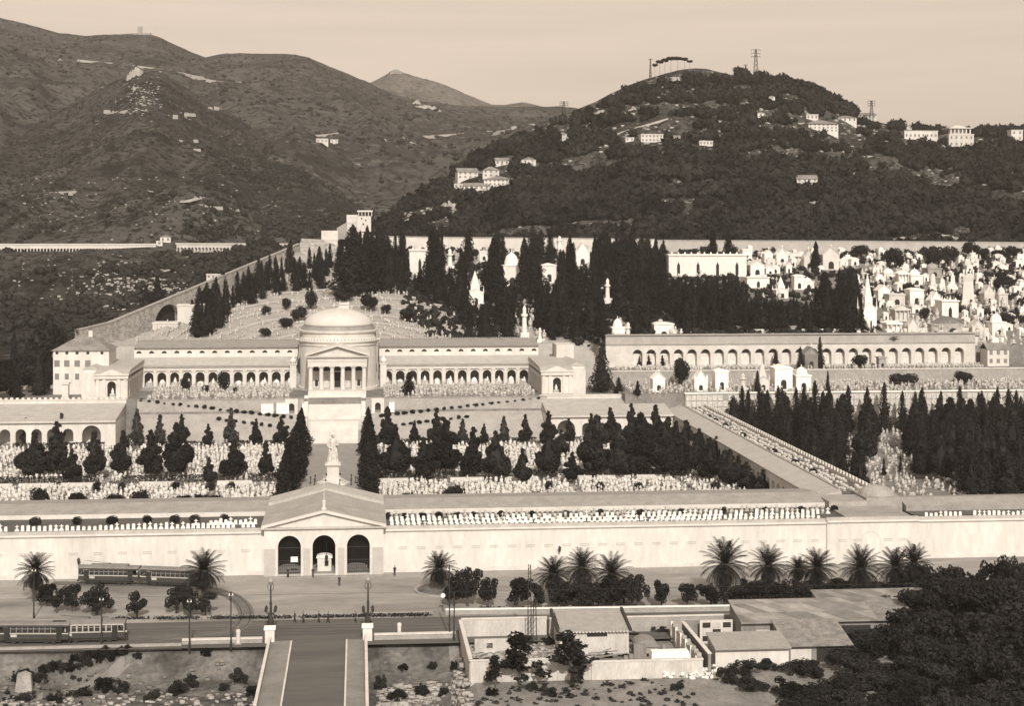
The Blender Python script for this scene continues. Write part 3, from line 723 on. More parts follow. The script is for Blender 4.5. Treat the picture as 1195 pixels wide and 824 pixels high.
# back wings with arches
def back_wing(label, x0, x1, arches):
    r = thing('arcaded_wing', label, 'wing', ((x0 + x1) / 2, 427, 1.6))
    b = W(r); b.arcade(x0, x1, 427, 427.7, 1.5, 8.0, arches, n=10); b.box(x0, x0 + .6, 427.7, 446, 1.5, 8); b.box(x1 - .6, x1, 427.7, 446, 1.5, 8); b.box(x0 + .6, x1 - .6, 433, 433.5, 1.5, 7.9); b.build('wall', PLASTER, r)
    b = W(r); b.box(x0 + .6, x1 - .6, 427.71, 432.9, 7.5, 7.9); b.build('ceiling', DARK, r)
    b = W(r); b.prismx([(426.3, 8.02), (426.2, 8.35), (426.5, 8.5), (427.2, 8.5), (427.2, 8.02)], x0 - .3, x1 + .1); b.build('cornice', STONE, r)
    b = W(r); b.prismx([(426.4, 8.5), (433, 9.3), (446.5, 11.2), (446.5, 8.0), (427.3, 8.01)], x0, x1); b.build('roof', ROOFL, r)
    return r
back_wing('low pale wing with arches below the right pavilion, behind the court trees', 54.4, 90.9, [(59.5, 5.2, 4.6, 1.5, True)] + [(65.6 + 4.3 * i, 2.9, 4.9, 1.5, True) for i in range(6)])
back_wing('low pale wing with arches below the left pavilion, behind the court trees', -128, -67.6, [(-74.2, 5.2, 4.6, 1.5, True)] + [(-80.6 - 4.3 * i, 2.9, 4.9, 1.5, True) for i in range(11)])
sw = thing('retaining_wall', 'pale retaining wall on the roof of the right arcaded wing, below the right pavilion', 'wall', (72, 447, 9))
b = W(sw); b.box(54.4, 92, 446.6, 447.2, 9, 12.1); b.build('wall', PLASTER2, sw); b = W(sw); b.box(54.2, 92.2, 446.4, 447.3, 12.11, 12.4); b.build('coping', STONE, sw)
sw = thing('retaining_wall', 'pale retaining wall on the roof of the left arcaded wing, below the house', 'wall', (-97, 447, 9))
b = W(sw); b.box(-128, -67.6, 446.6, 447.2, 9, 12.1); b.build('wall', PLASTER, sw); b = W(sw)
for i in range(38): b.box(-128 + i * 1.6, -127.2 + i * 1.6, 446.7, 447.1, 12.41, 12.95)
b.box(-128, -67.4, 446.4, 447.3, 12.11, 12.4); b.build('coping', STONE, sw)

# ================================================================== PANTHEON
pt = thing('pantheon', 'domed round pantheon with a columned temple porch at the head of the great stairway', 'pantheon', (AX - .1, 452, 12.2))
PX = AX - .1; CYD = 474
b = W(pt)
b.box(PX - 8.6, PX + 8.6, 448, 462, 10, 14.0); b.build('podium', STONE, pt)
b = W(pt)
b.lathe([(12.4, 0), (12.4, .9), (11.9, 1.0), (11.9, 13.9), (12.25, 14.1), (12.25, 14.6), (12.9, 15.3), (12.9, 15.8), (12.2, 16.0), (11.9, 16.4), (11.9, 17.6), (12.5, 18.1), (12.6, 18.6), (11.6, 18.7)], (PX, CYD, 12.1), 64); o = b.build('drum', STONE, pt)
b = W(pt)
for i in range(72):
    a = 2 * PI * i / 72; b.lathe([(.16, 0), (.2, .25), (.05, .5)], (PX + 12.6 * math.cos(a), CYD + 12.6 * math.sin(a), 12.1 + 15.81), 6)
b.build('antefixes', STONEG, pt)
b = W(pt); b.lathe([(11.6, 0), (11.6, .7), (11.1, .75), (11.1, 1.25), (10.6, 1.3)], (PX, CYD, 30.75), 64)
prof = [(10.7 * math.cos(t * PI / 2 / 14), .05 + 5.1 * math.sin(t * PI / 2 / 14)) for t in range(14)] + [(.9, 5.12), (.9, 5.3), (.02, 5.4)]
b.build('step_ring', STONEG, pt)
b = W(pt); b.lathe(prof, (PX, CYD, 32.05), 64); b.build('dome', LEAD, pt, smooth=True)
b = W(pt)
for k in range(6):
    x = PX - 8.0 + k * 3.2
    b.lathe([(.78, 0), (.78, .2), (.7, .3), (.68, 2), (.58, 6.2), (.62, 6.3), (.82, 6.6)], (x, 453, 14.0), 18); b.box(x - .85, x + .85, 452.15, 453.85, 20.6, 20.9)
    c = b.build('column', STONE, pt, smooth=False); b = W(pt)
b.box(PX - 8.6, PX + 8.6, 458.8, 459.4, 14.0, 21.0)
b.build('porch_wall', PLASTER2, pt)
b = W(pt); b.box(PX - 8.8, PX + 8.8, 452.0, 459.4, 20.91, 22.3); b.box(PX - 8.9, PX + 8.9, 451.9, 459.4, 22.31, 23.4)
for i in range(22): b.box(PX - 8.7 + i * .81, PX - 8.35 + i * .81, 451.78, 451.899, 22.6, 23.3)
b.prismx([(451.9, 23.41), (451.1, 23.7), (451.0, 24.1), (459.4, 24.1), (459.4, 23.41)], PX - 9.4, PX + 9.4); b.build('entablature', STONE, pt)
b = W(pt); b.prism([(PX - 8.9, 24.11), (PX + 8.9, 24.11), (PX, 26.7)], 452.3, 463); b.build('pediment', PLASTER2, pt)
b = W(pt); b.prism([(PX - 9.6, 24.11), (PX, 26.95), (PX + 9.6, 24.11), (PX + 9.6, 24.55), (PX, 27.4), (PX - 9.6, 24.55)], 451.0, 463.4); b.build('porch_roof', STONE, pt)
b = W(pt); b.box(PX - .95, PX + .95, 458.7, 458.799, 14.0, 18.6); b.build('door', DARK, pt)
for x in (-6.4, 6.4):
    b = W(pt); b.box(PX + x - .45, PX + x + .45, 458.7, 458.799, 14.4, 16.2); b.build('window', DARK, pt)
for x in (-6.4, -3.2, 0, 3.2, 6.4):
    b = W(pt); b.box(PX + x - .95, PX + x + .95, 458.72, 458.799, 19.0, 20.7); b.build('window', DARK, pt)
for sx in (-1, 1):
    s2 = thing('statue', 'weathered statue on the drum shoulder at the ' + ('left' if sx < 0 else 'right') + ' side of the dome', 'statue', (PX + sx * 12.2, CYD - 3.5, 28.1))
    b = MB(); b.lathe([(.55, 0), (.5, .8), (.6, 1.4), (.5, 2.0), (.2, 2.3), (.28, 2.6), (.2, 2.95), (.02, 3.05)], (0, 0, 0), 10, fold=lambda a, z: .12 * math.sin(5 * a) * (z < 1.5)); b.build('figure', STONEG, s2)
    b = MB(); b.box(-.8, .8, -.7, .7, -.4, 0); b.build('base', STONE, s2)
    l2 = thing('pedestal_lamp', 'white urn on a tall pier at the ' + ('left' if sx < 0 else 'right') + ' end of the pantheon porch wing', 'urn', (PX + sx * 14.2, 476.5, 12.2))
    b = MB(); b.box(-1, 1, -.8, .8, 0, 7.2); b.box(-1.25, 1.25, -1, 1, 7.2, 7.6); b.build('pier', STONE, l2)
    b = MB(); b.lathe([(.5, 0), (.9, .5), (1.0, 1.0), (.5, 1.5), (.1, 2.2)], (0, 0, 7.6), 12); b.build('bowl', MARBLE, l2)

# colonnaded galleries left and right of the pantheon, with clerestory and end pavilions
def portico(side):
    sg = 1 if side == 'right' else -1
    f = lambda a, c: tuple(sorted((PX + sg * a, PX + sg * c)))
    r = thing('portico_gallery', 'long arcaded portico with half-moon attic windows, reaching %s from the pantheon to its end pavilion' % side, 'gallery', (PX + sg * 36, 478, 12.2))
    x0, x1 = f(13.0, 64.6)
    pitch = 3.96; ops = [(PX + sg * (15.6 + pitch * i), 2.75, 15.75, 12.56, True) for i in range(12)]
    b = W(r); b.arcade(x0, x1, 478, 478.9, 12.0, 18.0, ops, n=12)
    b.build('wall', PLASTER, r)
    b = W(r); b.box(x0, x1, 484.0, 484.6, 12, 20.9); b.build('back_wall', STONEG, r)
    for i in range(13):
        x = PX + sg * (15.6 + pitch * (i - .5))
        b = W(r); b.box(x - .46, x + .46, 477.62, 477.999, 12.6, 17.6); b.box(x - .58, x + .58, 477.55, 477.999, 12.6, 13.0); b.box(x - .6, x + .6, 477.52, 477.999, 17.2, 17.62); b.build('pilaster', STONE, r)
    b = W(r); b.box(x0, x1, 477.0, 484, 11.5, 12.55); b.build('step', STONEG, r)
    b = W(r); b.prismx([(477.5, 17.63), (477.4, 18.5), (477.0, 18.75), (476.8, 19.1), (478.6, 19.2), (478.6, 18.01), (477.9, 17.63)], x0, x1); b.build('entablature', STONE, r)
    b = W(r); b.prismx([(476.7, 19.21), (484.0, 21.4), (484.0, 20.9), (478.8, 19.0), (478.7, 19.2)], x0, x1); b.build('lower_roof', ROOFL, r)
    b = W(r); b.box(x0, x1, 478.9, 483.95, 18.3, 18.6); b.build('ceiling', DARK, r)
    lun = [(PX + sg * (15.6 + pitch * i), 1.7, 22.6, 22.6, True) for i in range(13)]
    b = W(r); b.arcade(x0, x1, 484.02, 484.7, 20.95, 24.2, [l for l in lun if x0 + 1 < l[0] < x1 - 1], n=8); b.build('clerestory', PLASTER, r)
    b = W(r); b.box(x0, x1, 484.9, 485.1, 21, 24.1); b.build('attic_glass', surf('dusty_glass', .10, .16, .8), r)
    b = W(r); b.prismx([(483.4, 24.21), (483.2, 24.55), (497, 25.9), (497, 24.21)], x0, x1); b.build('roof', ROOF, r)
    b = W(r); comb = [(x0, 25.9), (x1, 25.9), (x1, 26.0)]
    for i in range(63, -1, -1): q = x0 + .3 + i * (x1 - x0) / 64.5; comb += [(q + .4, 26.0), (q + .4, 26.3), (q, 26.3), (q, 26.0)]
    b.prism(comb + [(x0, 26.0)], 496.3, 496.7)
    b.build('ridge_crest', STONEG, r)
    # monuments under the arches
    for i in range(12):
        x = PX + sg * (15.6 + pitch * i)
        m = thing('arch_monument', 'white marble monument under the %s arch of the %s portico, counting from the pantheon' % (ORD[i], side), 'monument', (x, 479.6, 12.55))
        hh = random.uniform(1.7, 2.7); ww = random.uniform(.7, 1.0)
        b = MB(); b.box(-ww, ww, -.4, .5, 0, hh * .4); b.box(-ww * .8, ww * .8, -.3, .4, hh * .4, hh * .5); b.build('pedestal', WORN, m)
        b = MB()
        if i % 3 == 0: b.lathe([(.5, 0), (.45, .4), (.5, .8), (.2, 1.1), (.22, 1.4), (.02, 1.55)], (0, 0, hh * .5), 10)
        elif i % 3 == 1: b.prism([(-.8, hh * .5), (.8, hh * .5), (.6, hh * .75), (0, hh * .95), (-.6, hh * .75)], -.2, .3)
        else: b.lathe([(.4, 0), (.38, .3), (.1, .5)], (-.3, 0, hh * .5), 8); b.lathe([(.4, 0), (.42, .5), (.18, .9), (.2, 1.2), (.02, 1.3)], (.3, 0, hh * .5), 8)
        b.build('sculpture', MARBLE, m)
    # end pavilion
    p = thing('end_pavilion', 'end pavilion with an arched and pedimented front, closing the %s portico' % side, 'pavilion', (PX + sg * 69, 448, 12.2))
    xa, xb = f(61.0, 72.4)
    cx = (xa + xb) / 2
    cx = PX + sg * 65.8
    fa, fb = cx - 4.6, cx + 4.6
    b = W(p); b.arcade(fa, fb, 447.6, 448.6, 12.0, 19.0, [(cx, 2.5, 16.2, 12.9, True)], n=14)
    ex = fb if sg > 0 else fa - 4.4
    b.box(ex, ex + 4.4, 449.5, 452, 12, 19.6)
    b.box(ex, ex + 4.4, 452.01, 484, 12, 20.6)
    b.box(fa + .2, fb - .2, 455, 455.4, 12, 18.9)
    b.build('wall', PLASTER, p)
    inner = fa if sg > 0 else fb
    b = MB(M=Matrix.Translation(-p.location) @ Matrix(((0, -1, 0, 0), (1, 0, 0, 0), (0, 0, 1, 0), (0, 0, 0, 1))))
    ia, ib = sorted((-inner, -(inner + sg * .8)))
    b.arcade(448.61, 478, ia, ib, 12.0, 18.0, [(450.4 + 3.1 * i, 2.1, 17.0, 12.8, False) for i in range(9)], n=4); b.build('side_colonnade', STONE, p)
    b = W(p); xx0, xx1 = sorted((inner + sg * 3.2, inner + sg * 3.6)); b.box(xx0, xx1, 449, 478, 12, 18); b.build('inner_wall', PLASTER2, p)
    for dx in (-4.0, -2.1, 2.1, 4.0):
        b = W(p); b.box(cx + dx - .42, cx + dx + .42, 447.2, 447.599, 12.6, 18.2); b.build('pilaster', STONE, p)
    b = W(p); b.box(fa - .3, fb + .3, 446.9, 447.59, 18.21, 19.2); b.box(fa - .5, fb + .5, 446.6, 478, 19.21, 19.7); b.build('entablature', STONE, p)
    b = W(p); b.box(fa - .2, fb + .2, 446.8, 448, 12, 12.59); b.build('plinth', STONEG, p)
    b = W(p); b.prism([(cx - 3.3, 19.71), (cx + 3.3, 19.71), (cx, 21.0)], 446.9, 448.2); b.build('pediment', STONE, p)
    b = W(p); b.prismx([(446.8, 19.71), (452, 20.6), (480, 21.2), (480, 19.71)], fa - .4, fb + .4); b.hip(ex, ex + 4.4, 452.1, 484, 20.61, .9, .3); b.build('roof', ROOFL, p)
    if sg > 0:
        b = W(p); b.box(ex - 1, ex + 4.6, 476, 486, 20, 25.2); b.build('stair_turret', PLASTER2, p)
    m = thing('arch_monument', 'white statue group standing in the front arch of the %s end pavilion' % side, 'monument', (cx, 449.6, 12.3))
    b = MB(); b.box(-.8, .8, -.4, .5, 0, 1.3); b.build('pedestal', WORN, m); b = MB(); b.lathe([(.4, 0), (.45, .8), (.2, 1.2), (.22, 1.5), (.02, 1.65)], (0, 0, 1.3), 10); b.build('sculpture', MARBLE, m)
portico('left'); portico('right')

# great stairway
st = thing('great_stairway', 'broad pale stone stairway climbing from the court avenue to the pantheon porch', 'stairway', (PX - .6, 426, 1.6))
SX = PX - .6
def flight(x0, x1, ya, yb, za, zb, n):
    b = W(st)
    for i in range(n):
        y = ya + (yb - ya) * i / n; z = za + (zb - za) * (i + 1) / n
        b.box(x0, x1, y, yb + .01 * (n - i), za - .5, z)
    return b
flight(SX - 6.8, SX + 6.8, 424.5, 433.0, 1.6, 6.85, 28).build('lower_flight', STONE, st)
b = W(st); b.box(SX - 7.7, SX + 7.7, 433.4, 437.0, 1.5, 6.86); b.build('landing', STONE, st)
flight(SX - 7.7, SX + 7.7, 437.1, 445.8, 6.8, 12.15, 28).build('upper_flight', STONE, st)
b = W(st); b.box(SX - 8.6, SX + 8.6, 446.2, 448, 10, 12.3); b.build('top_landing', STONE, st)
for sg in (-1, 1):
    b = W(st); x0, x1 = sorted((SX + sg * 7.75, SX + sg * 9.0)); b.prismx([(424.5, 1), (424.5, 2.6), (433, 7.7), (437, 7.9), (446, 13.0), (446, 1)], x0, x1); b.build('side_wall', STONE, st)
for sg, lab in ((-1, 'left'), (1, 'right')):
    d = thing('arched_doorway', 'small dark arched doorway in the terrace wall just %s of the stairway' % lab, 'doorway', (SX + sg * 12.6, 443, 8.2))
    b = MB(); b.arcade(-1.9, 1.9, -.7, .4, -2.2, 4.1, [(0, 1.7, 2.0, -.6, True)]); b.build('surround', STONE, d)
    b = MB(); b.box(-.84, .84, -.1, -.02, -.6, 2.9); b.build('door', DARK, d)
tw = thing('terrace_wall', 'long grey terrace wall below the grave terrace of the pantheon', 'wall', (PX, 443, 8))
b = W(tw); b.box(-63.9, SX - 14.6, 442.9, 443.5, 6, 12.25); b.box(SX - 10.6, SX - 9.1, 442.9, 443.5, 6, 12.25); b.box(SX + 9.1, SX + 10.6, 442.9, 443.5, 6, 12.25); b.box(SX + 14.6, 56, 442.9, 443.5, 6, 12.25); b.build('wall', LAWN, tw)
b = W(tw); b.box(-63.9, SX - 9.1, 442.75, 443.6, 12.26, 12.45); b.box(SX + 9.1, 56, 442.75, 443.6, 12.26, 12.45); b.build('coping', STONEG, tw)
for px, py, wd, lab in ((312, 475, 3.6, 'low white tomb chest against the terrace wall, furthest from the stairway'), (330, 475, 3.6, 'low white tomb chest against the terrace wall, between the other chest and the doorway'), (356, 475, 1.6, 'narrow white tomb block between the left doorway and the stairway'), (457, 473, 1.6, 'narrow white tomb block right of the right arched doorway')):
    p = py_(px, py + 4, 442.2); t = thing('tomb_chest', lab, 'tomb', (p.x, 442.2, p.z))
    b = MB(); b.box(-wd / 2, wd / 2, -.5, .5, -1.0, 2.0); b.build('chest', MARBLE, t); b = MB(); b.box(-wd / 2 - .1, wd / 2 + .1, -.6, .6, 2.001, 2.2); b.build('lid', WORN, t)

# statue of a robed figure with a cross in the avenue
sx = thing('robed_statue', 'tall white robed statue holding a cross, on a stepped pedestal in the avenue', 'statue', (AX + .2, 357, 1.64))
b = MB(); b.lathe([(4.0, 0), (4.0, .35), (3.2, .36), (3.2, .7), (2.6, .71), (2.6, 1.1)], (0, 0, 0), 8); b.build('steps', STONE, sx)
b = MB(); b.box(-1.75, 1.75, -1.75, 1.75, 1.1, 1.6); b.box(-1.4, 1.4, -1.4, 1.4, 1.6, 4.3); b.box(-1.65, 1.65, -1.65, 1.65, 4.3, 4.55); b.box(-1.85, 1.85, -1.85, 1.85, 4.55, 4.85); b.box(-1.3, 1.3, -1.3, 1.3, 4.85, 5.25); b.build('pedestal', STONE, sx)
b = MB(); fold = lambda a, z: (.10 * math.sin(9 * a + z * .8) + .05 * math.sin(4 * a - z)) * (1 if z < 9.2 else .2)
b.lathe([(1.25, 5.25), (1.2, 5.9), (1.05, 7.0), (.98, 8.0), (.92, 8.7), (1.0, 9.4), (1.08, 9.9), (.95, 10.3), (.42, 10.55), (.26, 10.7), (.28, 10.85)], (0, 0, 0), 32, sy=.8, fold=fold)
b.ball((0, -.02, 11.25), .48, .85, .92, 1.1, 10); b.ball((0, -.46, 11.2), .12, .7, 1, 1.2, 4); b.ball((0, .14, 11.38), .54, .9, .9, .95, 8)
b.tube((.95, 0, 10.1), (1.2, -.35, 8.9), .3, .24, 10); b.tube((1.2, -.35, 8.9), (.85, -1.0, 9.2), .24, .17, 10); b.ball((.8, -1.08, 9.25), .2)
b.tube((-.95, 0, 10.1), (-1.25, -.2, 9.0), .3, .25, 10); b.tube((-1.25, -.2, 9.0), (-.5, -.9, 8.5), .25, .17, 10); b.ball((-.42, -.95, 8.5), .2)
b.build('figure', WORN, sx)
b = MB(); b.tube((-.95, -.75, 5.3), (-.75, -.7, 12.6), .13, .13, 8); b.tube((-1.6, -.72, 11.55), (.05, -.72, 11.65), .12, .12, 8); b.build('cross', WORN, sx)
for i in range(10):
    a = 2 * PI * i / 10
    o = thing('iron_post', 'black iron post of the ring around the robed statue', 'post', (AX + .2 + 5.3 * math.cos(a), 357 + 4.6 * math.sin(a), 1.64), group='iron posts around the robed statue')
    b = MB(); b.lathe([(.22, 0), (.2, .2), (.1, .25), (.09, 1.3), (.2, 1.4), (.18, 1.6), (.02, 1.8)], (0, 0, 0), 8); b.build('shaft', IRON, o)
# ================================================================== right of the pantheon: long niche wall, vault wall, terraces
nw = thing('niche_wall', 'very long pale wall of arched burial niches on the upper terrace, right of the pantheon', 'wall', (150, 484, 17))
PALE_N = surf('niche_slabs', .52, .86, 1.4, 5, fine=.1)
nops = []; x = 91.0
XE = py_(1122, 410, 484).x
while x < XE: nops.append((x, 3.2, 21.2, 17.3, True)); x += 4.52
b = W(nw); b.arcade(80.5, 205, 484, 487.4, 16.5, 24.29, nops, n=12); b.build('wall', surf('niche_wall_stone', .46, .62, .35, 8, contrast=.24, fine=.1), nw)
b = W(nw); b.box(80.5, 205, 484.1, 487.4, 24.3, 27.4); b.build('attic', surf('attic_stone', .30, .42, .35, 8, fine=.1), nw)
b = W(nw); b.box(80.5, 205, 487.41, 487.9, 16.5, 24.2); b.build('niche_back', DARK, nw)  # near-black back, added to paint the crescent of shade in each niche
b = W(nw); b.box(80.5, 205, 483.75, 484.099, 24.3, 24.7); b.box(80.3, 205.2, 483.6, 487.5, 27.401, 27.8); b.build('string_course', STONEG, nw)
for o_ in nops:
    b = W(nw)
    b.box(o_[0] - 1.59, o_[0] + 1.59, 486.0, 486.3, 17.3, 21.3)
    for i in range(4):
        for j in range(3): b.box(o_[0] - 1.2 + j * .82, o_[0] - .48 + j * .82, 485.85, 485.999, 17.5 + i * 1.0, 18.3 + i * 1.0)
    b.build('niche', PALE_N, nw)
lw = thing('vault_wall', 'pale wall of stacked burial vaults behind the cypress tops, below the chapel terrace', 'wall', (150, 439.5, 2))
b = W(lw); b.box(97, 235, 439.6, 440.1, 1.5, 13.0); b.build('wall', STONEG, lw)
b = W(lw); b.box(96.8, 235.2, 439.3, 440.2, 13.01, 13.4); b.build('coping', MARBLE, lw)
b = W(lw)
for j in range(4):
    for i in range(86):
        if random.random() > .04: b.box(97.3 + i * 1.6, 98.75 + i * 1.6, 439.45, 439.598, 5.4 + j * 1.85, 7.05 + j * 1.85)
tag(b.build('vault_slabs', WORN, lw), kind='stuff')
uw = thing('retaining_wall', 'grey retaining wall below the niche wall, behind the small white chapels', 'wall', (150, 470, 13))
b = W(uw); b.box(80, 235, 470.1, 470.55, 12, 16.95); b.build('wall', STONEG, uw); b = W(uw); b.box(79.8, 235, 469.95, 470.7, 16.96, 17.25); b.build('coping', STONE, uw)
ew = thing('stone_end_wall', 'stepped stone wall with stair at the end of the portico, beside the tall cypress', 'wall', (78.6, 455, 12))
b = W(ew); b.prismx([(447.3, 1.5), (447.3, 13.0), (470, 17.2), (486, 24), (500, 28), (500, 1.5)], 78.4, 79.2); b.build('wall', RUBBLE, ew)
# boundary wall of the cemetery along the foot of the hills
def bwall(label, pts, th=1.0, m=PLASTER2):
    r = thing('boundary_wall', label, 'wall', tuple(pts[0][0]))
    b = W(r); c = W(r)
    for (p, hb), (q, hb2) in zip(pts, pts[1:]):
        dx, dy = (q - p).x, (q - p).y; l = math.hypot(dx, dy); n = Vector((-dy / l * th, dx / l * th, 0))
        for bb, lo, hi, w2 in ((b, None, 0, 1), (c, 0.01, .5, 1.25)):
            v = []
            for P_, hh in ((p, hb), (q, hb2)):
                z0 = P_.z - hh if lo is None else P_.z + lo; z1 = P_.z + hi
                e = n * (w2 - 1) * .5
                v += [(P_.x - e.x, P_.y - e.y, z0), (P_.x + n.x + e.x, P_.y + n.y + e.y, z0), (P_.x + n.x + e.x, P_.y + n.y + e.y, z1), (P_.x - e.x, P_.y - e.y, z1)]
            bb.add(v, [(0, 4, 5, 1), (1, 5, 6, 2), (2, 6, 7, 3), (3, 7, 4, 0), (0, 1, 2, 3), (4, 7, 6, 5)])
    b.build('wall', m, r); c.build('coping', STONEG, r)
    return r
bwall('long pale boundary wall at the foot of the wooded hill, left part beside the tower house', [(py_(436, 276.5, 641), 10), (py_(560, 278, 641), 10), (py_(660, 278.5, 641), 10), (py_(764, 280, 641), 10)], m=surf('bright_wall', .52, .66, .3, 8))
bwall('long grey boundary wall at the foot of the wooded hill, right part behind the chapels', [(py_(765, 281, 641), 10), (py_(860, 281.5, 641), 10), (py_(1000, 282, 641), 10), (py_(1240, 284, 641), 12)], m=surf('grey_wall', .34, .46, .3, 8))
# climbing wall with two relieving arches, left
ax_, ay_, bx_, by_ = -92.0, 505.0, -24.5, 640.0
cw = thing('climbing_wall', 'long wall climbing the hillside towards the tower house, with two dark relieving arches', 'wall', (ax_, ay_, 20))
ln = math.hypot(bx_ - ax_, by_ - ay_); ux, uy = (bx_ - ax_) / ln, (by_ - ay_) / ln
p0 = py_(128, 381, 505); 
def cwz(t): return lerp_list(t, [(0, py_(110, 386, 505).z), (.12, 30.2), (1, 56.0)])
Mw = Matrix.Translation(-cw.location) @ Matrix(((ux, -uy, 0, ax_), (uy, ux, 0, ay_), (0, 0, 1, 0), (0, 0, 0, 1)))
b = MB(M=Mw); segs = 60
oa = [(51.6, 15.0), (77.4, 15.0)]
def under(s):
    for c, w_ in oa:
        if abs(s - c) < w_ / 2: return cwz(c / ln) - 7.4 + 5.6 * math.sqrt(1 - (2 * (s - c) / w_) ** 2) + (s - c) * .15
    return None
for i in range(segs * 3):
    s0, s1 = ln * i / segs / 3, ln * (i + 1) / segs / 3; sm = (s0 + s1) / 2
    ta, tb = cwz(s0 / ln), cwz(s1 / ln); u0, u1 = under(s0 + 1e-6), under(s1 - 1e-6)
    lo0 = u0 if u0 is not None and under(sm) is not None else ta - 16; lo1 = u1 if u1 is not None and under(sm) is not None else tb - 16
    b.add([(s0, 0, lo0), (s1, 0, lo1), (s1, 0, tb), (s0, 0, ta), (s0, 1.4, lo0), (s1, 1.4, lo1), (s1, 1.4, tb), (s0, 1.4, ta)], [(0, 1, 2, 3), (7, 6, 5, 4), (3, 2, 6, 7), (4, 5, 1, 0)])
b.build('wall', RUBBLE, cw)
b = MB(M=Mw)
for i in range(segs):
    s0, s1 = ln * i / segs, ln * (i + 1) / segs
    ta, tb = cwz(s0 / ln) + .01, cwz(s1 / ln) + .01
    b.add([(s0, -.15, ta), (s1, -.15, tb), (s1, 1.6, tb), (s0, 1.6, ta), (s0, -.15, ta + .4), (s1, -.15, tb + .4), (s1, 1.6, tb + .4), (s0, 1.6, ta + .4)], [(0, 1, 5, 4), (4, 5, 6, 7), (3, 7, 6, 2)])
b.build('coping', PAVE, cw)
for c, w_ in oa:
    b = MB(M=Mw); zt = cwz(c / ln) - 2; b.box(c - w_ * .6, c + w_ * .6, 2.2, 2.6, zt - 14, zt - .2); b.build('arch_recess', DARK, cw)  # near-black sheet painting the shade inside each arch
# ================================================================== graves of the court (white, crowded)
cand = []
def court_ok(x, y):
    if abs(x - AX) < 8.6: return False
    for px in (-88, -60, -33, 22, 50, 76):
        if abs(x - px) < 1.1: return False
    return True
for x0, x1 in ((-108, AX - 9.4), (AX + 9.4, 88.4)):
    for y0, y1, dy in ((331, 355.0, 1.95), (364.6, 419.3, 2.15)):
        y = y0
        while y < y1:
            x = x0 + random.uniform(0, .8)
            while x < x1:
                if court_ok(x, y) and random.random() > .06 + .12 * (noise.noise(Vector((x * .08, y * .08, 9))) > .25):
                    cand.append((random.randrange(5), x, y + random.uniform(-.3, .3)))
                x += random.uniform(.9, 1.5)
            y += dy
cand = [c for c in cand if -25 < proj((c[1], c[2], 1.6))[0] < 1220]
near = sorted(range(len(cand)), key=lambda i: cand[i][2])[:]
# nearest 300 in view become objects of their own
pick = [i for i in near if cand[i][2] > 333.5][:300]; ps = set(pick)
for i in pick:
    k, x, y = cand[i]
    o = link('tombstone', GRM[k], None, (x, y, 1.6), random.uniform(-.25, .25), random.uniform(.65, 1.0))
    tag(o, 'small white tombstone among the crowded graves in the front strip of the court', 'tombstone', 'tombstones of the front strip of the court')
scatter('field_of_graves', GRM, [(cand[i][0], cand[i][1], cand[i][2], 1.6, random.uniform(-.3, .3), random.uniform(.55, 1.05)) for i in range(len(cand)) if i not in ps], WORN)
sp = []
for i in range(1000):                     # grave terrace before the porticos
    x = random.uniform(-62, 53)
    if abs(x - PX) < 14: continue
    sp.append((random.randrange(5), x, random.uniform(444.5, 476), 12.2, random.uniform(-.3, .3), random.uniform(.7, 1.15)))
for i in range(260):
    x = random.uniform(-64, 54)
    if abs(x - PX) < 10: continue
    sp.append((random.randrange(5), x, random.uniform(421.5, 426), 1.62, random.uniform(-.3, .3), random.uniform(.7, 1.1)))
for i in range(520):                      # upper terraces on the right
    x = random.uniform(82, 205); sp.append((random.choice((0, 3, 4)), x, random.uniform(471.2, 482.5), 17, random.uniform(-.3, .3), random.uniform(.6, .95)))
for i in range(900):
    x = random.uniform(82, 225); sp.append((random.randrange(5), x, random.uniform(441, 468), 13, random.uniform(-.3, .3), random.uniform(.6, 1.1)))
for i in range(1500):                     # field under the cypress wood
    x = random.uniform(108, 200); y = random.uniform(300, 436)
    sp.append((random.randrange(5), x, y, 1.6, random.uniform(-.3, .3), random.uniform(.7, 1.1)))
scatter('field_of_graves', GRM, sp, WORN)
P = np.array([(random.uniform(-108, 88), random.uniform(331, 421), 1.6) for _ in range(5200)])
P = np.repeat(P, 9, 0) + rng.normal(0, 1, (5200 * 9, 3)) * np.array([.32, .3, .0]) + np.abs(rng.normal(0, .35, (5200 * 9, 1))) * np.array([0, 0, 1.])
P = P[np.abs(P[:, 0] - AX) > 8]
tag(link('undergrowth', npmesh('undergrowth', *leaf_tris(P, .17), LEAFB)), kind='stuff')
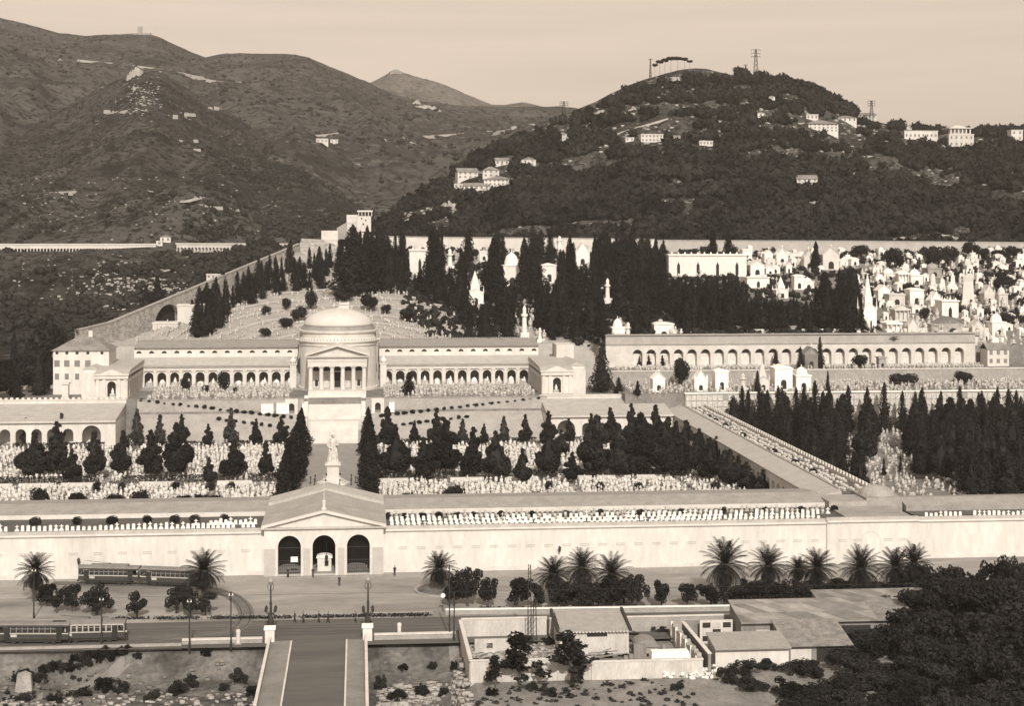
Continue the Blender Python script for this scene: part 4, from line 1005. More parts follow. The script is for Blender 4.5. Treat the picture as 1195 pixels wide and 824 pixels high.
# amphitheatre of graves behind the dome
sp = []; amph = []
AC = (PX + 1, 486)
for k in range(17):
    r = 24 + k * 6.2; n = int(r * 2.4)
    for i in range(n):
        a = R(8) + R(164) * i / n + random.uniform(-.01, .01)
        if abs(math.cos(a) * r) < 2.6 and k > 1: continue
        x, y = AC[0] + r * math.cos(a) * .80, AC[1] + r * math.sin(a)
        if y < 501: continue
        if r > 98 - 12 * abs(math.cos(a)): continue
        if random.random() < .48 + .25 * (noise.noise(Vector((x * .05, y * .05, 4))) > .1): continue
        sp.append((random.choice((0, 1, 2, 3, 3)), x, y, gz(x, y) - .05, a - PI / 2 + random.uniform(-.2, .2), random.uniform(.6, 1.25)))
scatter('field_of_graves', GRM, sp, WORN)
b = MB()
for k in range(1, 17, 2):
    r = 24 + k * 6.2 + 3.4; pts = []
    for i in range(60):
        a = R(6) + R(168) * i / 59; x, y = AC[0] + r * math.cos(a) * .80, AC[1] + r * math.sin(a)
        if y > 502: pts.append((x, y, gz(x, y)))
    for (x0, y0, z0), (x1, y1, z1) in zip(pts, pts[1:]):
        if abs(math.atan2(y1 - y0, x1 - x0)) < 3.2 and math.hypot(x1 - x0, y1 - y0) < 14:
            dx, dy = x0 - AC[0], y0 - AC[1]; l = math.hypot(dx, dy); n0 = (dx / l * .8, dy / l * .8); dx, dy = x1 - AC[0], y1 - AC[1]; l = math.hypot(dx, dy); n1 = (dx / l * .8, dy / l * .8)
            b.add([(x0 - n0[0], y0 - n0[1], z0 + .0), (x1 - n1[0], y1 - n1[1], z1 + .0), (x1 + n1[0], y1 + n1[1], z1 + .62), (x0 + n0[0], y0 + n0[1], z0 + .62)], [(0, 1, 2, 3)])
structure(b.build('terrace_path', surf('hill_path', .30, .42, .5, 8)))
hs = thing('hill_stair', 'straight stair rising behind the dome up the middle of the grave terraces', 'stair', (PX + 1, 505, 25))
b = W(hs)
for i in range(50):
    y = 505 + i * 1.7; z = gz(PX + 1, y + .8) + .25; b.box(PX - .9, PX + 2.9, y, y + 1.69, z - 1.5, z)
b.build('flight', STONE, hs)

# ================================================================== vegetation
def cyp_mesh(n, seed, wide=.13, top=.0, low=.02, m=LEAFC, lumps=9):
    """cypress one unit tall"""
    g = np.random.default_rng(seed)
    lz = g.uniform(.03, .95, lumps * 6); la = g.uniform(0, 2 * PI, lumps * 6); lm = g.uniform(-.35, .45, lumps * 6)
    def rad(t, a):
        base = wide * np.clip(np.minimum((t + .02) / .12, 1), 0, 1) ** .6 * (1 - t) ** .62 * (1.05 - .25 * t)
        k = np.ones_like(t)
        for z, b_, q in zip(lz, la, lm): k += q * np.exp(-((t - z) / .055) ** 2) * np.clip(np.cos(a - b_), 0, 1) ** 2
        return base * np.clip(k, .45, 1.7)
    t = g.beta(1.05, 1.25, n); a = g.uniform(0, 2 * PI, n); r = rad(t, a) * np.sqrt(g.uniform(.35, 1.35, n))
    P = np.stack([r * np.cos(a), r * np.sin(a), low + t * (1 - low)], 1)
    V, F = leaf_tris(P, .023 * (1 - .4 * t), .45, g)
    zs = np.linspace(0.02, .94, 14); k = 10
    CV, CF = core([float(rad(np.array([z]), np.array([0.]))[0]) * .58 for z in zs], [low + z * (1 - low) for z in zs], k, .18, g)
    return merge([(V, F), (CV, CF)])
def blob_mesh(n, seed, cl, size, core_k=.62):
    """crown of leaf clumps; cl = list of (x, y, z, r, rz)"""
    g = np.random.default_rng(seed); parts = []
    w_ = np.array([c[3] ** 2 for c in cl]); w_ = w_ / w_.sum()
    for c, q in zip(cl, w_):
        m = max(30, int(n * q)); p = sphere_pts(m, g) * (g.uniform(.72, 1.1, m) ** .6)[:, None]
        P = p * np.array([c[3], c[3], c[4]]) + np.array(c[:3]); parts.append(leaf_tris(P, size, .2, g))
        zs = np.linspace(-.9, .9, 6); parts.append(core([c[3] * core_k * math.sqrt(1 - z * z) for z in zs], [c[2] + z * c[4] * core_k for z in zs], 8, .15, g, c[0], c[1]))
    return merge(parts)
def trunk_mesh(h, r0, r1, seed=0, bend=.05, m=BARK, limbs=0, lh=.6, ll=.3):
    rr = random.Random(seed); b = MB(); p = Vector((0, 0, -.3)); r = r0; n = 5
    for i in range(n):
        q = Vector((rr.uniform(-bend, bend) * h * .3, rr.uniform(-bend, bend) * h * .3, h * (i + 1) / n)); q2 = r0 + (r1 - r0) * (i + 1) / n
        b.tube(p, q, r, q2, 7); p, r = q, q2
    for k in range(limbs):
        a = 2 * PI * k / limbs + rr.uniform(-.4, .4); z = h * (lh + .35 * rr.random()); b.tube((0, 0, z), (math.cos(a) * ll * h, math.sin(a) * ll * h, z + .25 * h), r1 * .8, r1 * .3, 5)
    return b.mesh('trunk', m)
def tree(name, label, cat, x, y, z, crown, trunk, sc, rz=None, group=None):
    r = thing(name, label, cat, (x, y, z), random.uniform(0, 6.28) if rz is None else rz, group); r.scale = sc if hasattr(sc, '__len__') else (sc, sc, sc)
    link('crown', crown, r); link('trunk', trunk, r)
    return r
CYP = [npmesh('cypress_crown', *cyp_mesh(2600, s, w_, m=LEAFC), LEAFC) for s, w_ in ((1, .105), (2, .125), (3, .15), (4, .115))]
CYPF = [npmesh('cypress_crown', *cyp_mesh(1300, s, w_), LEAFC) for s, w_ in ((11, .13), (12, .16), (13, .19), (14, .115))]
CYPT = trunk_mesh(.10, .014, .011)
def stack_mesh(n, seed, wide, low=.12, k=26, size=.036, core_k=.62):
    rr = random.Random(seed); cl = []
    for i in range(k):
        t = ((i + rr.random()) / k) ** 1.25; z = low + .06 + (1 - low - .1) * t; w_ = wide * (1 - t) ** .75 * min(1, (t + .12) * 4)
        a = rr.uniform(0, 6.28); q = w_ * rr.uniform(.35, .85); r = max(.035, w_ * rr.uniform(.30, .52)); cl.append((q * math.cos(a), q * math.sin(a), z, r, r * rr.uniform(.7, 1.15)))
    V, F = blob_mesh(n, seed, cl, size, core_k)
    g = np.random.default_rng(seed); zs = np.linspace(0, .9, 7)
    return merge([(V, F), core([wide * (1 - z) ** .8 * .5 * min(1, (z + .1) * 4) for z in zs], [low + .02 + z * (1 - low) for z in zs], 9, .3, g)])
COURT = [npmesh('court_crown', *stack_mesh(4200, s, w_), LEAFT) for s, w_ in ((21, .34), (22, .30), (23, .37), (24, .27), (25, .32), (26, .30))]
COURTT = trunk_mesh(.2, .018, .014)
CONI = [npmesh('conifer_crown', *stack_mesh(1500, s, w_, .06, 30, .04, .3), LEAFL) for s, w_ in ((31, .25), (32, .21))]

# avenue cypresses, six each side in front of the stairs
for sg, sd_ in ((-1, 'left'), (1, 'right')):
    for i, (y, h, o_) in enumerate(((336, 10.4, .6), (348, 12.2, .2), (360, 13.2, .5), (373, 12.6, .1), (387, 13.4, .4), (401, 13.0, .2))):
        x = AX + sg * (8.6 + o_ + (1.2 if sg < 0 and i < 2 else 0))
        r = tree('cypress_tree', 'tall dark cypress, %s from the gatehouse in the %s row of the avenue' % (ORD[i], sd_), 'cypress', x, y, 1.6, CYP[i % 4], CYPT, (h * 1.45, h * 1.45, h), group='avenue cypresses')
# court trees: px, base y, height in px, kind
mid = [(40, 556, 56), (66, 553, 64), (84, 560, 44), (110, 556, 54), (143, 552, 50), (176, 556, 60), (206, 554, 62), (244, 562, 34), (273, 556, 52), (310, 554, 44), (462, 553, 66), (494, 557, 58), (520, 550, 70), (552, 556, 58), (578, 558, 54), (610, 562, 44), (640, 554, 60), (668, 560, 40), (696, 554, 74), (722, 556, 62), (748, 552, 82), (776, 556, 70), (800, 552, 64), (828, 560, 56), (852, 566, 50), (688, 538, 46), (735, 532, 44), (764, 536, 46), (790, 536, 46), (812, 545, 44), (846, 556, 40), (872, 572, 42), (655, 530, 34), (780, 518, 38), (750, 516, 36), (816, 532, 34), (862, 562, 34), (890, 577, 34), (836, 540, 34), (905, 580, 30)]
for i, (px, py, hp) in enumerate(mid):
    p = pz(px, py + 4, 1.6); h = hp * depth(p.x, p.y) / FOC
    L_ = 'left' if px < 380 else 'right'; k = sum(1 for q in mid if (q[0] < 380) == (px < 380) and abs(q[0] - 388) < abs(px - 388)) + 1
    tree('court_tree', 'broad dark evergreen, %s in line on the %s of the avenue, amid the graves' % (ORD[k - 1], L_), 'tree', p.x, p.y, 1.6, COURT[i % 6], COURTT, (h * random.uniform(.88, 1.12), h * random.uniform(.88, 1.12), h * random.uniform(.9, 1.12)), group='dark trees across the graves')
back = [(30, 514, 30, 1), (72, 514, 36, 1), (160, 516, 42, 1), (187, 516, 36, 1), (212, 517, 38, 0), (243, 516, 26, 0), (270, 517, 44, 1), (299, 516, 32, 0), (328, 516, 34, 0), (452, 514, 44, 0), (484, 514, 28, 0), (509, 514, 40, 0), (540, 515, 30, 1), (565, 516, 26, 0), (588, 514, 32, 1), (613, 515, 36, 0), (640, 515, 40, 0), (664, 514, 30, 0), (690, 514, 36, 0), (712, 515, 44, 0), (737, 515, 48, 0), (765, 512, 44, 0)]
for i, (px, py, hp, lt) in enumerate(back):
    p = pz(px, py + 5, 1.6); h = hp * depth(p.x, p.y) / FOC
    L_ = 'left' if px < 380 else 'right'; k = sum(1 for q in back if (q[0] < 380) == (px < 380) and abs(q[0] - 393) < abs(px - 393)) + 1
    tree('garden_conifer', '%s small conifer, %s in line on the %s of the stairway, below the lawn' % ('light loose' if lt else 'dark dense', ORD[k - 1], L_), 'conifer', p.x, p.y, 1.6, CONI[i % 2] if lt else COURT[(i * 2 + 3) % 6], COURTT, (h * random.uniform(.9, 1.15) * (1 if lt else .9),) * 2 + (h * 1.05,), group='conifers along the back of the graves')
# low shrubs of the front strip, hedges
SHR = [npmesh('shrub_leaves', *blob_mesh(1500, s, [(random.uniform(-.45, .45), random.uniform(-.45, .45), random.uniform(.35, .7), random.uniform(.35, .55), random.uniform(.3, .5)) for _ in range(7)], .075), LEAFB) for s in (41, 42, 43)]
def shrub(px, py, wpx, hpx, Z, label, group=None, name='shrub', bv=None):
    p = pz(px, py, Z) if bv is None else hit(px, py, bv)
    k = depth(p.x, p.y) / FOC
    o = link(name, random.choice(SHR), None, p, random.uniform(0, 6), (wpx * k / 1.7, wpx * k / 1.7, hpx * k / 1.15)); return tag(o, label, 'shrub', group)
fs = [(48, 588), (90, 588), (133, 588), (163, 586), (214, 587), (235, 588), (252, 588), (325, 586), (475, 588), (524, 588), (530, 582), (625, 588), (660, 586), (690, 588), (760, 588), (800, 587), (840, 588)]
for px, py in fs:
    shrub(px, py + 4, random.uniform(18, 30), random.uniform(14, 22), 1.6, 'low round dark shrub behind the gallery roof in the front strip of graves', 'shrubs of the front strip')
for px in (113, 142, 205, 245, 270, 640, 700, 745, 835, 872):
    shrub(px, 573, 12, 12, 1.6, 'low round dark shrub behind the gallery roof in the front strip of graves', 'shrubs of the front strip')
for x0, x1, lab in ((-125, AX - 10, 'left'), (AX + 10, 88, 'right')):
    for y, hh, w_, nm in ((362.6, 1.75, 2.0, 'middle'), (420.9, 1.7, 1.8, 'back')):
        n = int((x1 - x0) * 60); P = np.stack([rng.uniform(x0, x1, n), y + rng.uniform(-w_ / 2, w_ / 2, n), 1.6 + hh * np.sqrt(rng.uniform(0.05, 1, n))], 1)
        gap = (np.sin(P[:, 0] * .21 + y) > -.86); P = P[gap]
        V, F = leaf_tris(P, .22)
        tag(link('hedge', npmesh('hedge', V, F, LEAFB)), 'clipped dark hedge along the %s cross path, %s half of the court' % (nm, lab), 'hedge')
    k = thing('stone_kerb', 'pale stone kerb in front of the middle hedge, %s half of the court' % lab, 'kerb', ((x0 + x1) / 2, 358.2, 1.6)); b = W(k)
    x = x0
    while x < x1 - 9: b.box(x, x + 8, 356.6, 357.2, 1.5, 2.7); x += random.choice((9.5, 13, 18))
    b.build('stones', STONE, k)
# bushes along the ramps of the lawn, planters on the front terrace
ramp = [[(445, 485), (628, 464)], [(340, 487), (165, 467)], [(452, 497), (545, 486)], [(335, 499), (255, 489)]]
for (xa, ya), (xb, yb) in ramp:
    n = max(6, int(abs(xb - xa) / 9))
    for i in range(n + 1):
        t = i / n; p = hit(xa + (xb - xa) * t, ya + (yb - ya) * t + 2)
        s_ = random.uniform(.75, 1.25)
        tag(link('ramp_bush', random.choice(SHR), None, p, random.uniform(0, 6), (s_ * .95, s_ * .95, s_ * .95)), 'small dark bush in the planted line climbing the lawn below the pantheon', 'bush', 'bushes lining the lawn ramps')
for px in (43, 90, 131, 172, 203, 226, 262):
    p = pz(px, 612, 7.46); tag(link('terrace_shrub', SHR[0], None, (p.x, 280.6, 7.46), random.uniform(0, 6), (1.7, 1.1, 1.35)), 'dark rounded planter shrub under the eaves of the left gallery terrace', 'shrub', 'planter shrubs on the left gallery terrace')
for i, px in enumerate((452, 472, 493, 512, 533, 553, 584, 622, 662, 702, 750, 800, 850, 900, 944, 985)):
    p = pz(px, 604, 7.46); tag(link('terrace_shrub', SHR[i % 3], None, (p.x, 281.2, 7.46), random.uniform(0, 6), (1.15, .7, 1.15)), 'small dark planter shrub between the headstone rows of the right gallery terrace', 'shrub', 'planter shrubs on the right gallery terrace')
for px, py in ((803, 487), (830, 491), (845, 497), (868, 508), (897, 527), (922, 540), (947, 551)):
    p = pz(px, py, 9.1); tag(link('terrace_shrub', SHR[0], None, (98.4, p.y, 9.0), 0, (1.3, 2.6, .7)), 'flat planter bed of shrubs on the roof walk of the side gallery', 'shrub', 'planter beds on the side gallery')

CSPEC = []
def shorten(px, py, h, k, wf, rects):
    w_ = h * wf * k
    for a, bb, c, d_ in rects:
        j = random.uniform(-4, 4); a += j; c += j; d_ += random.uniform(-3, 5)
        if px + w_ > a and px - w_ < c and py > bb + 3 and py - h * k < d_ - 1:
            if py < d_ - 1: return 0
            h = min(h, (py - d_) / k + .6)
    return h
# dark cypress wood right of the side gallery
hole = [(1022, 500, 1058, 536), (1012, 552, 1062, 575), (990, 500, 1002, 530), (1075, 560, 1092, 578), (1100, 560, 1120, 578), (925, 530, 935, 545)]
pts = []
for i in range(4000):
    px, py = random.uniform(850, 1215), random.uniform(488, 588)
    p = pz(px, py, 1.6)
    if p.x < 110 or p.y > 436 or p.y < 296: continue
    h = random.uniform(8.5, 17); k = FOC / depth(p.x, p.y); w_ = h * .15 * k
    if py - h * k < 449 + random.uniform(0, 16): h = (py - 449 - random.uniform(0, 16)) / k; 
    h = shorten(px, py, h, k, .12, hole)
    if h < 4: continue
    if any((q[0] - p.x) ** 2 + (q[1] - p.y) ** 2 < 4.6 ** 2 for q in pts): continue
    pts.append((p.x, p.y, h))
for i, (x, y, h) in enumerate(pts):
    kk = random.choice((0, 1, 2, 3, 4, 5, 6)); hh = h if kk < 4 else h * .85
    CSPEC.append((h / depth(x, y), (x, y, 1.6), hh, kk, 'dark cypress standing in the dense wood right of the side gallery' if kk < 4 else 'broad ragged evergreen among the cypresses right of the side gallery', 'dark wood right of the side gallery', 1.25 if kk < 4 else .8))
NR = len(pts)
# pointed cypress tops before the vault wall
for i, (px, top, bot) in enumerate(((866, 450, 492), (886, 452, 492), (908, 450, 496), (929, 452, 496), (951, 444, 496), (968, 452, 500), (990, 450, 500), (1012, 452, 500), (1032, 446, 500), (1053, 456, 500), (1076, 452, 500), (1098, 456, 500), (1120, 450, 500), (1142, 458, 500), (1164, 452, 500), (1186, 455, 500))):
    p = py_(px, bot, 433.5); z1 = HC - (top - YH) * depth(p.x, p.y) / FOC; h = z1 - 1.6
    tree('cypress_tree', 'slim pointed cypress, %s from the side gallery, rising before the vault wall' % ORD[i], 'cypress', p.x, 433.5, 1.6, CYPF[3], CYPT, (h * 1.3, h * 1.3, h), group='cypresses before the vault wall')

# the great dark grove on the slope above, with clearings where monuments show
CLEAR = [(547, 315, 564, 356), (588, 283, 608, 338), (601, 355, 624, 396), (632, 305, 652, 330), (671, 282, 690, 312), (648, 274, 662, 294), (518, 290, 534, 316), (558, 288, 574, 305), (478, 284, 502, 322), (703, 325, 716, 354), (713, 372, 740, 400), (760, 370, 796, 397), (778, 292, 872, 326), (800, 292, 1000, 316), (868, 300, 950, 350), (625, 382, 636, 400)]
def grove(poly, n, dmin, hr, seed, fill=1.0):
    rr = random.Random(seed); out = []
    def inside(x, y):
        c = False; j = len(poly) - 1
        for i in range(len(poly)):
            (xi, yi), (xj, yj) = poly[i], poly[j]
            if (yi > y) != (yj > y) and x < (xj - xi) * (y - yi) / (yj - yi) + xi: c = not c
            j = i
        return c
    xs_, ys_ = [p[0] for p in poly], [p[1] for p in poly]
    for _ in range(n):
        px, py = rr.uniform(min(xs_), max(xs_)), rr.uniform(min(ys_), max(ys_))
        if not inside(px, py): continue
        p = hit(px, py)
        if p is None: continue
        k = FOC / depth(p.x, p.y); h = shorten(px, py, rr.uniform(*hr), k, .10, CLEAR)
        if h < 3.4: continue
        if any((q[0].x - p.x) ** 2 + (q[0].y - p.y) ** 2 < dmin ** 2 for q in out): continue
        out.append((p, h))
    return out
g1 = grove([(470, 318), (520, 305), (640, 300), (700, 300), (770, 318), (850, 335), (900, 345), (1000, 345), (1006, 391), (900, 391), (720, 398), (560, 400), (545, 385), (530, 370), (490, 345)], 9000, 5.0, (7.5, 17), 3)
g1 += grove([(690, 296), (780, 296), (780, 322), (690, 320)], 500, 5.0, (6, 12), 8)
for i, (p, h) in enumerate(g1):
    CSPEC.append((h / depth(p.x, p.y), tuple(p), h, i % 4, 'dark cypress of the dense grove on the slope above the niche wall', 'great cypress grove on the slope', 1.35))
g2 = grove([(395, 318), (430, 300), (480, 305), (520, 312), (500, 345), (440, 342), (400, 336)], 900, 4.6, (9, 16), 5)
g2 += grove([(222, 372), (265, 345), (300, 325), (345, 308), (385, 312), (385, 340), (330, 345), (275, 360), (250, 390), (225, 395)], 900, 4.8, (8, 13), 6)
for i, (p, h) in enumerate(g2):
    CSPEC.append((h / depth(p.x, p.y) * 1.2, tuple(p), h, i % 4, 'dark cypress on the rim of the grave amphitheatre, below the tower house', 'cypresses on the rim of the amphitheatre', 1.25))
CSPEC.sort(reverse=True); rest = []
for n_, (_, p, h, k, lab, grp, wd) in enumerate(CSPEC):
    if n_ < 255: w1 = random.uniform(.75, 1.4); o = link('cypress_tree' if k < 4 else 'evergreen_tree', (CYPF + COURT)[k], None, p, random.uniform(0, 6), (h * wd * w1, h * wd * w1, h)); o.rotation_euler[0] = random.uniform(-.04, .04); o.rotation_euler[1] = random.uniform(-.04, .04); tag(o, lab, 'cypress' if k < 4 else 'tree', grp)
    else: rest.append((k, p[0], p[1], p[2], random.uniform(0, 6), (h * wd * random.uniform(.75, 1.35), h * wd * random.uniform(.75, 1.35), h)))
print('cypress', len(CSPEC), 'rest', len(rest))
if rest: scatter('cypress_wood', CYPF + COURT, rest, LEAFC)
for px, top, bot, w_, lab in ((412, 262, 345, 2.1, 'largest dark cypress, straight below the tower house'), (437, 277, 342, 1.7, 'tall cypress just right of the largest one below the tower house'), (505, 266, 345, 1.5, 'tall cypress before the boundary wall, left of the hill houses'), (576, 276, 352, 1.6, 'tall cypress before the boundary wall, under the hill houses'), (612, 276, 345, 1.3, 'tall cypress crossing the top of the boundary wall, left of a marble shrine'), (665, 275, 345, 1.2, 'tall cypress crossing the top of the boundary wall, right of a marble pillar'), (725, 277, 350, 1.7, 'tall cypress crossing the top of the boundary wall where it changes colour'), (832, 266, 312, 1.5, 'dark cypress behind the long white tomb building, left one'), (850, 266, 312, 1.5, 'dark cypress behind the long white tomb building, right one'), (952, 281, 315, 1.6, 'slim cypress between two gabled chapels under the boundary wall')):
    p = hit(px, bot); 
    h = (bot - top) * depth(p.x, p.y) / FOC
    tree('cypress_tree', lab, 'cypress', p.x, p.y, p.z, CYP[2], CYPT, (h * w_ * .8, h * w_ * .8, h))
# round dark trees among the amphitheatre graves and the chapel hill
ROUND = [npmesh('round_crown', *blob_mesh(1600, s, [(random.uniform(-.4, .4), random.uniform(-.4, .4), random.uniform(.45, .85), random.uniform(.3, .48), random.uniform(.28, .42)) for _ in range(8)], .06), LEAFT) for s in (51, 52, 53)]
ROUNDT = trunk_mesh(.5, .06, .04, 3, .1, limbs=4, lh=.5, ll=.35)
for i, (px, py, w_, h) in enumerate(((311, 368, 12, 12), (333, 362, 14, 16), (331, 383, 20, 14), (348, 376, 20, 20), (362, 362, 16, 26), (309, 393, 14, 12), (432, 363, 22, 22), (452, 366, 18, 12), (472, 374, 24, 16), (402, 352, 26, 14), (240, 393, 18, 26), (548, 398, 14, 10), (575, 399, 16, 10), (600, 399, 14, 9), (1065, 288, 16, 14), (760, 300, 12, 12), (1165, 340, 14, 18), (1152, 350, 16, 12), (1178, 380, 16, 16), (1080, 375, 14, 18), (1085, 400, 10, 10), (1040, 402, 20, 12), (1005, 300, 26, 16), (990, 305, 20, 14), (1044, 312, 24, 24), (1092, 312, 26, 28), (1108, 310, 22, 26), (1135, 302, 22, 22), (1150, 302, 16, 14), (1165, 300, 24, 10), (1185, 300, 22, 14), (1128, 326, 18, 10), (1170, 330, 20, 16), (1060, 345, 10, 16))):
    p = hit(px, py); k = depth(p.x, p.y) / FOC
    tree('round_tree', 'round dark tree among the hillside graves and chapels', 'tree', p.x, p.y, p.z, ROUND[i % 3], ROUNDT, (w_ * k / 1.5, w_ * k / 1.5, h * k / 1.2), group='round trees among the hillside graves')
# trees on the terraces before the niche wall and the portico
for px, py, w_, h, kind, lab in ((702, 458, 26, 56, 'c', 'big dark cypress at the right end of the portico'), (793, 452, 24, 38, 'r', 'dark round tree between the white chapels and the niche wall'), (744, 462, 9, 18, 'c', 'small cypress left of the first white chapel'), (722, 460, 12, 20, 'c', 'dark cypress beside the big one at the end of the portico'), (957, 430, 10, 38, 'c', 'pointed cypress right of the brick chapel before the niche wall'), (934, 432, 9, 28, 'c', 'pointed cypress left of the brick chapel before the niche wall'), (1005, 430, 20, 18, 'r', 'dark round tree hiding two niches'), (966, 458, 6, 26, 'c', 'thin cypress under the retaining wall, right of the brick chapel'), (884, 458, 8, 26, 'c', 'thin cypress between the two ornate white chapels'), (1055, 450, 34, 16, 'r', 'spreading dark tree on the right terrace, left one'), (1122, 448, 30, 16, 'r', 'spreading dark tree on the right terrace, right one'), (746, 428, 6, 14, 'c', 'little cypress before the first niches'), (757, 428, 7, 16, 'c', 'little cypress beside the second niche'), (773, 428, 7, 14, 'c', 'little cypress between early niches'), (905, 428, 8, 20, 'c', 'dark cypress covering a niche left of the brick chapel')):
    p = hit(px, py); k = depth(p.x, p.y) / FOC
    if kind == 'c': tree('cypress_tree', lab, 'cypress', p.x, p.y, p.z, CYPF[1], CYPT, (w_ * k / .3, w_ * k / .3, h * k))
    else: tree('round_tree', lab, 'tree', p.x, p.y, p.z, ROUND[1], ROUNDT, (w_ * k / 1.5, w_ * k / 1.5, h * k / 1.2))
for i, (px, py, w_, h) in enumerate(((217, 457, 14, 16), (240, 458, 8, 10), (262, 455, 16, 24), (274, 459, 6, 8))):
    p = hit(px, py); k = depth(p.x, p.y) / FOC
    tree('round_tree', ['dark tree before the third portico arch from the left pavilion', 'small shrub-like tree between two dark trees before the left portico', 'darkest round tree before the left portico', 'tiny round tree right of the darkest one before the left portico'][i], 'tree', p.x, p.y, p.z, ROUND[i % 3], ROUNDT, (w_ * k / 1.5, w_ * k / 1.5, h * k / 1.2))
p = hit(477, 461); k = depth(p.x, p.y) / FOC
tree('cypress_tree', 'dark oval cypress covering the third arch right of the pantheon', 'cypress', p.x, p.y, p.z, CYP[2], CYPT, (13 * k / .26, 13 * k / .26, 27 * k))
# tall dark trees left, behind and below the house
lt = []
for i in range(900):
    px, py = random.uniform(-20, 290), random.uniform(360, 468)
    if py < 470 - (px + 20) * .42 - 22 or (px > 58 and py > 400 - (px - 58) * .2) or (px > 130 and py > 392 - (px - 130) * .19): continue
    p = hit(px, py)
    r_ = hit(px, py, H1.bv)
    if p is None or (r_ is not None and (r_ - EYE).length < (p - EYE).length): p = r_
    if p is None or p.y > 640: continue
    if diag_off(p.x, p.y) < 2 and p.y > 500: continue
    if any((q - p).length < 6.5 for q in lt): continue
    lt.append(p)
for i, p in enumerate(lt):
    h = random.uniform(10, 17); tag(link('valley_tree', (CYPF + COURT)[i % 10], None, p, random.uniform(0, 6), (h * 1.2, h * 1.2, h)), 'tall dark tree in the hollow below the climbing wall, behind the house', 'tree', 'dark trees in the hollow on the left')

# woods on the far hills (no one could count them)
VIS = []
def wood(name, pts, hr, n, m, flat=1.0, thresh=None, seed=0, size=.22, strata=None):
    g = np.random.default_rng(seed)
    base = []
    for s in range(6):
        P = sphere_pts(n, g) * (g.uniform(.75, 1.1, n))[:, None] * np.array([.5, .5, .5]); P[:, 2] += .45
        zs = np.linspace(-.9, .9, 4); base.append(merge([leaf_tris(P, size, .2, g), core([.42 * math.sqrt(1 - z * z) for z in zs], [.45 + .42 * z for z in zs], 6, .2, g)]))
    parts = []
    for i, p in enumerate(pts):
        if strata is not None and noise.noise(Vector((p[0] * .016, p[1] * .016, p[2] * .16 + seed))) + .35 * noise.noise(Vector((p[0] * .09, p[1] * .09, seed))) > strata: continue
        if VIS:
            px, py = proj(p); dd = depth(p[0], p[1]); k = FOC / dd; q = hr[1] * .5
            if any(px > a - q * k * .6 and px < c + q * k * .6 and py > t and py - q * 1.1 * k < bt and dd < hd + 12 for a, t, c, bt, hd in VIS): continue
        if thresh is not None and noise.noise(Vector((p[0] * .011, p[1] * .011, seed))) + .5 * noise.noise(Vector((p[0] * .04, p[1] * .04, seed))) < thresh: continue
        V, F = base[i % 6]; h = g.uniform(*hr); a = g.uniform(0, 6.28); c, s = math.cos(a), math.sin(a); w_ = h * g.uniform(.75, 1.25) / flat
        parts.append((np.stack([(V[:, 0] * c - V[:, 1] * s) * w_ + p[0], (V[:, 0] * s + V[:, 1] * c) * w_ + p[1], V[:, 2] * h + p[2] - .3], 1), F))
    V, F = merge(parts)
    return tag(link(name, npmesh(name, V, F, m)), kind='stuff')
# ================================================================== houses and structures on the hills
def surfhit(px, py):
    best = None
    for bv in (GB, HR.bv, H1.bv, H2.bv, H3.bv):
        p = hit(px, py, bv)
        if p is not None and (best is None or (p - EYE).length < (best - EYE).length): best = p
    return best
def house(px, py, w, h, label, roof='hip', storeys=2, cols=3, m=PLASTER, ratio=.8, bv=None, rz=0.0, p=None, rh=.35, name='hill_house', cat='house', group=None):
    p = p or (hit(px, py, bv) if bv else surfhit(px, py))
    k = depth(p.x, p.y) / FOC; W_, Hh = w * k, h * k; D_ = W_ * ratio
    a_, c_ = proj(p); VIS.append((a_ - w * .5, c_ - h, a_ + w * .5, c_ - h * .12, depth(p.x, p.y)))
    r = thing(name, label, cat, p, rz, group)
    rf = 0 if roof == 'flat' else min(Hh * rh, W_ * .25)
    wall = Hh - rf
    b = MB(); b.box(-W_ / 2, W_ / 2, 0, D_, -4, wall); b.build('wall', m, r)
    if roof == 'hip': b = MB(); b.hip(-W_ / 2, W_ / 2, 0, D_, wall + .01, rf, W_ * .04); b.build('roof', TILE, r)
    elif roof == 'gable': b = MB(); b.gable(-W_ / 2, W_ / 2, 0, D_, wall, rf, W_ * .04, .2); b.prism([(-W_ / 2, wall + .001), (W_ / 2, wall + .001), (0, wall + rf)], .02, D_ - .02); b.build('roof', TILE, r)
    elif roof == 'gablex': b = MB(); b.gable(-W_ / 2, W_ / 2, 0, D_, wall, rf, W_ * .03, .2, 'x'); b.build('roof', TILE, r)
    else: b = MB(); b.box(-W_ / 2 - .2, W_ / 2 + .2, -.2, D_ + .2, wall + .01, wall + .45); b.build('roof', STONE, r)
    for j in range(storeys):
        for i in range(cols):
            x = -W_ / 2 + W_ * (i + .5) / cols; z = wall * (j + .38) / storeys; ww = min(.55, W_ / cols * .22); hh = min(.9, wall / storeys * .3)
            b = MB(); b.box(x - ww, x + ww, -.06, -.01, z, z + hh * 1.7); b.build('window', surf('shutter', .16, .24, 1), r)
    return r
R_ = HR.bv
house(586, 193, 16, 9, 'small white house with pale roof, highest of the hamlet on the wooded hill', 'gablex', 1, 3, bv=R_)
house(617, 193, 17, 10, 'white house with grey gable standing apart at the right of the hamlet', 'gable', 2, 2, m=PLASTER2, bv=R_)
house(546, 209, 24, 13, 'long white house at the left end of the hamlet on the wooded hill', 'gablex', 2, 4, bv=R_, rz=.1)
house(573, 207, 19, 13, 'tall grey house with pyramid roof in the middle of the hamlet', 'hip', 2, 3, m=PLASTER2, bv=R_)
house(582, 217, 34, 12, 'long white terrace house at the right front of the hamlet', 'hip', 2, 7, bv=R_)
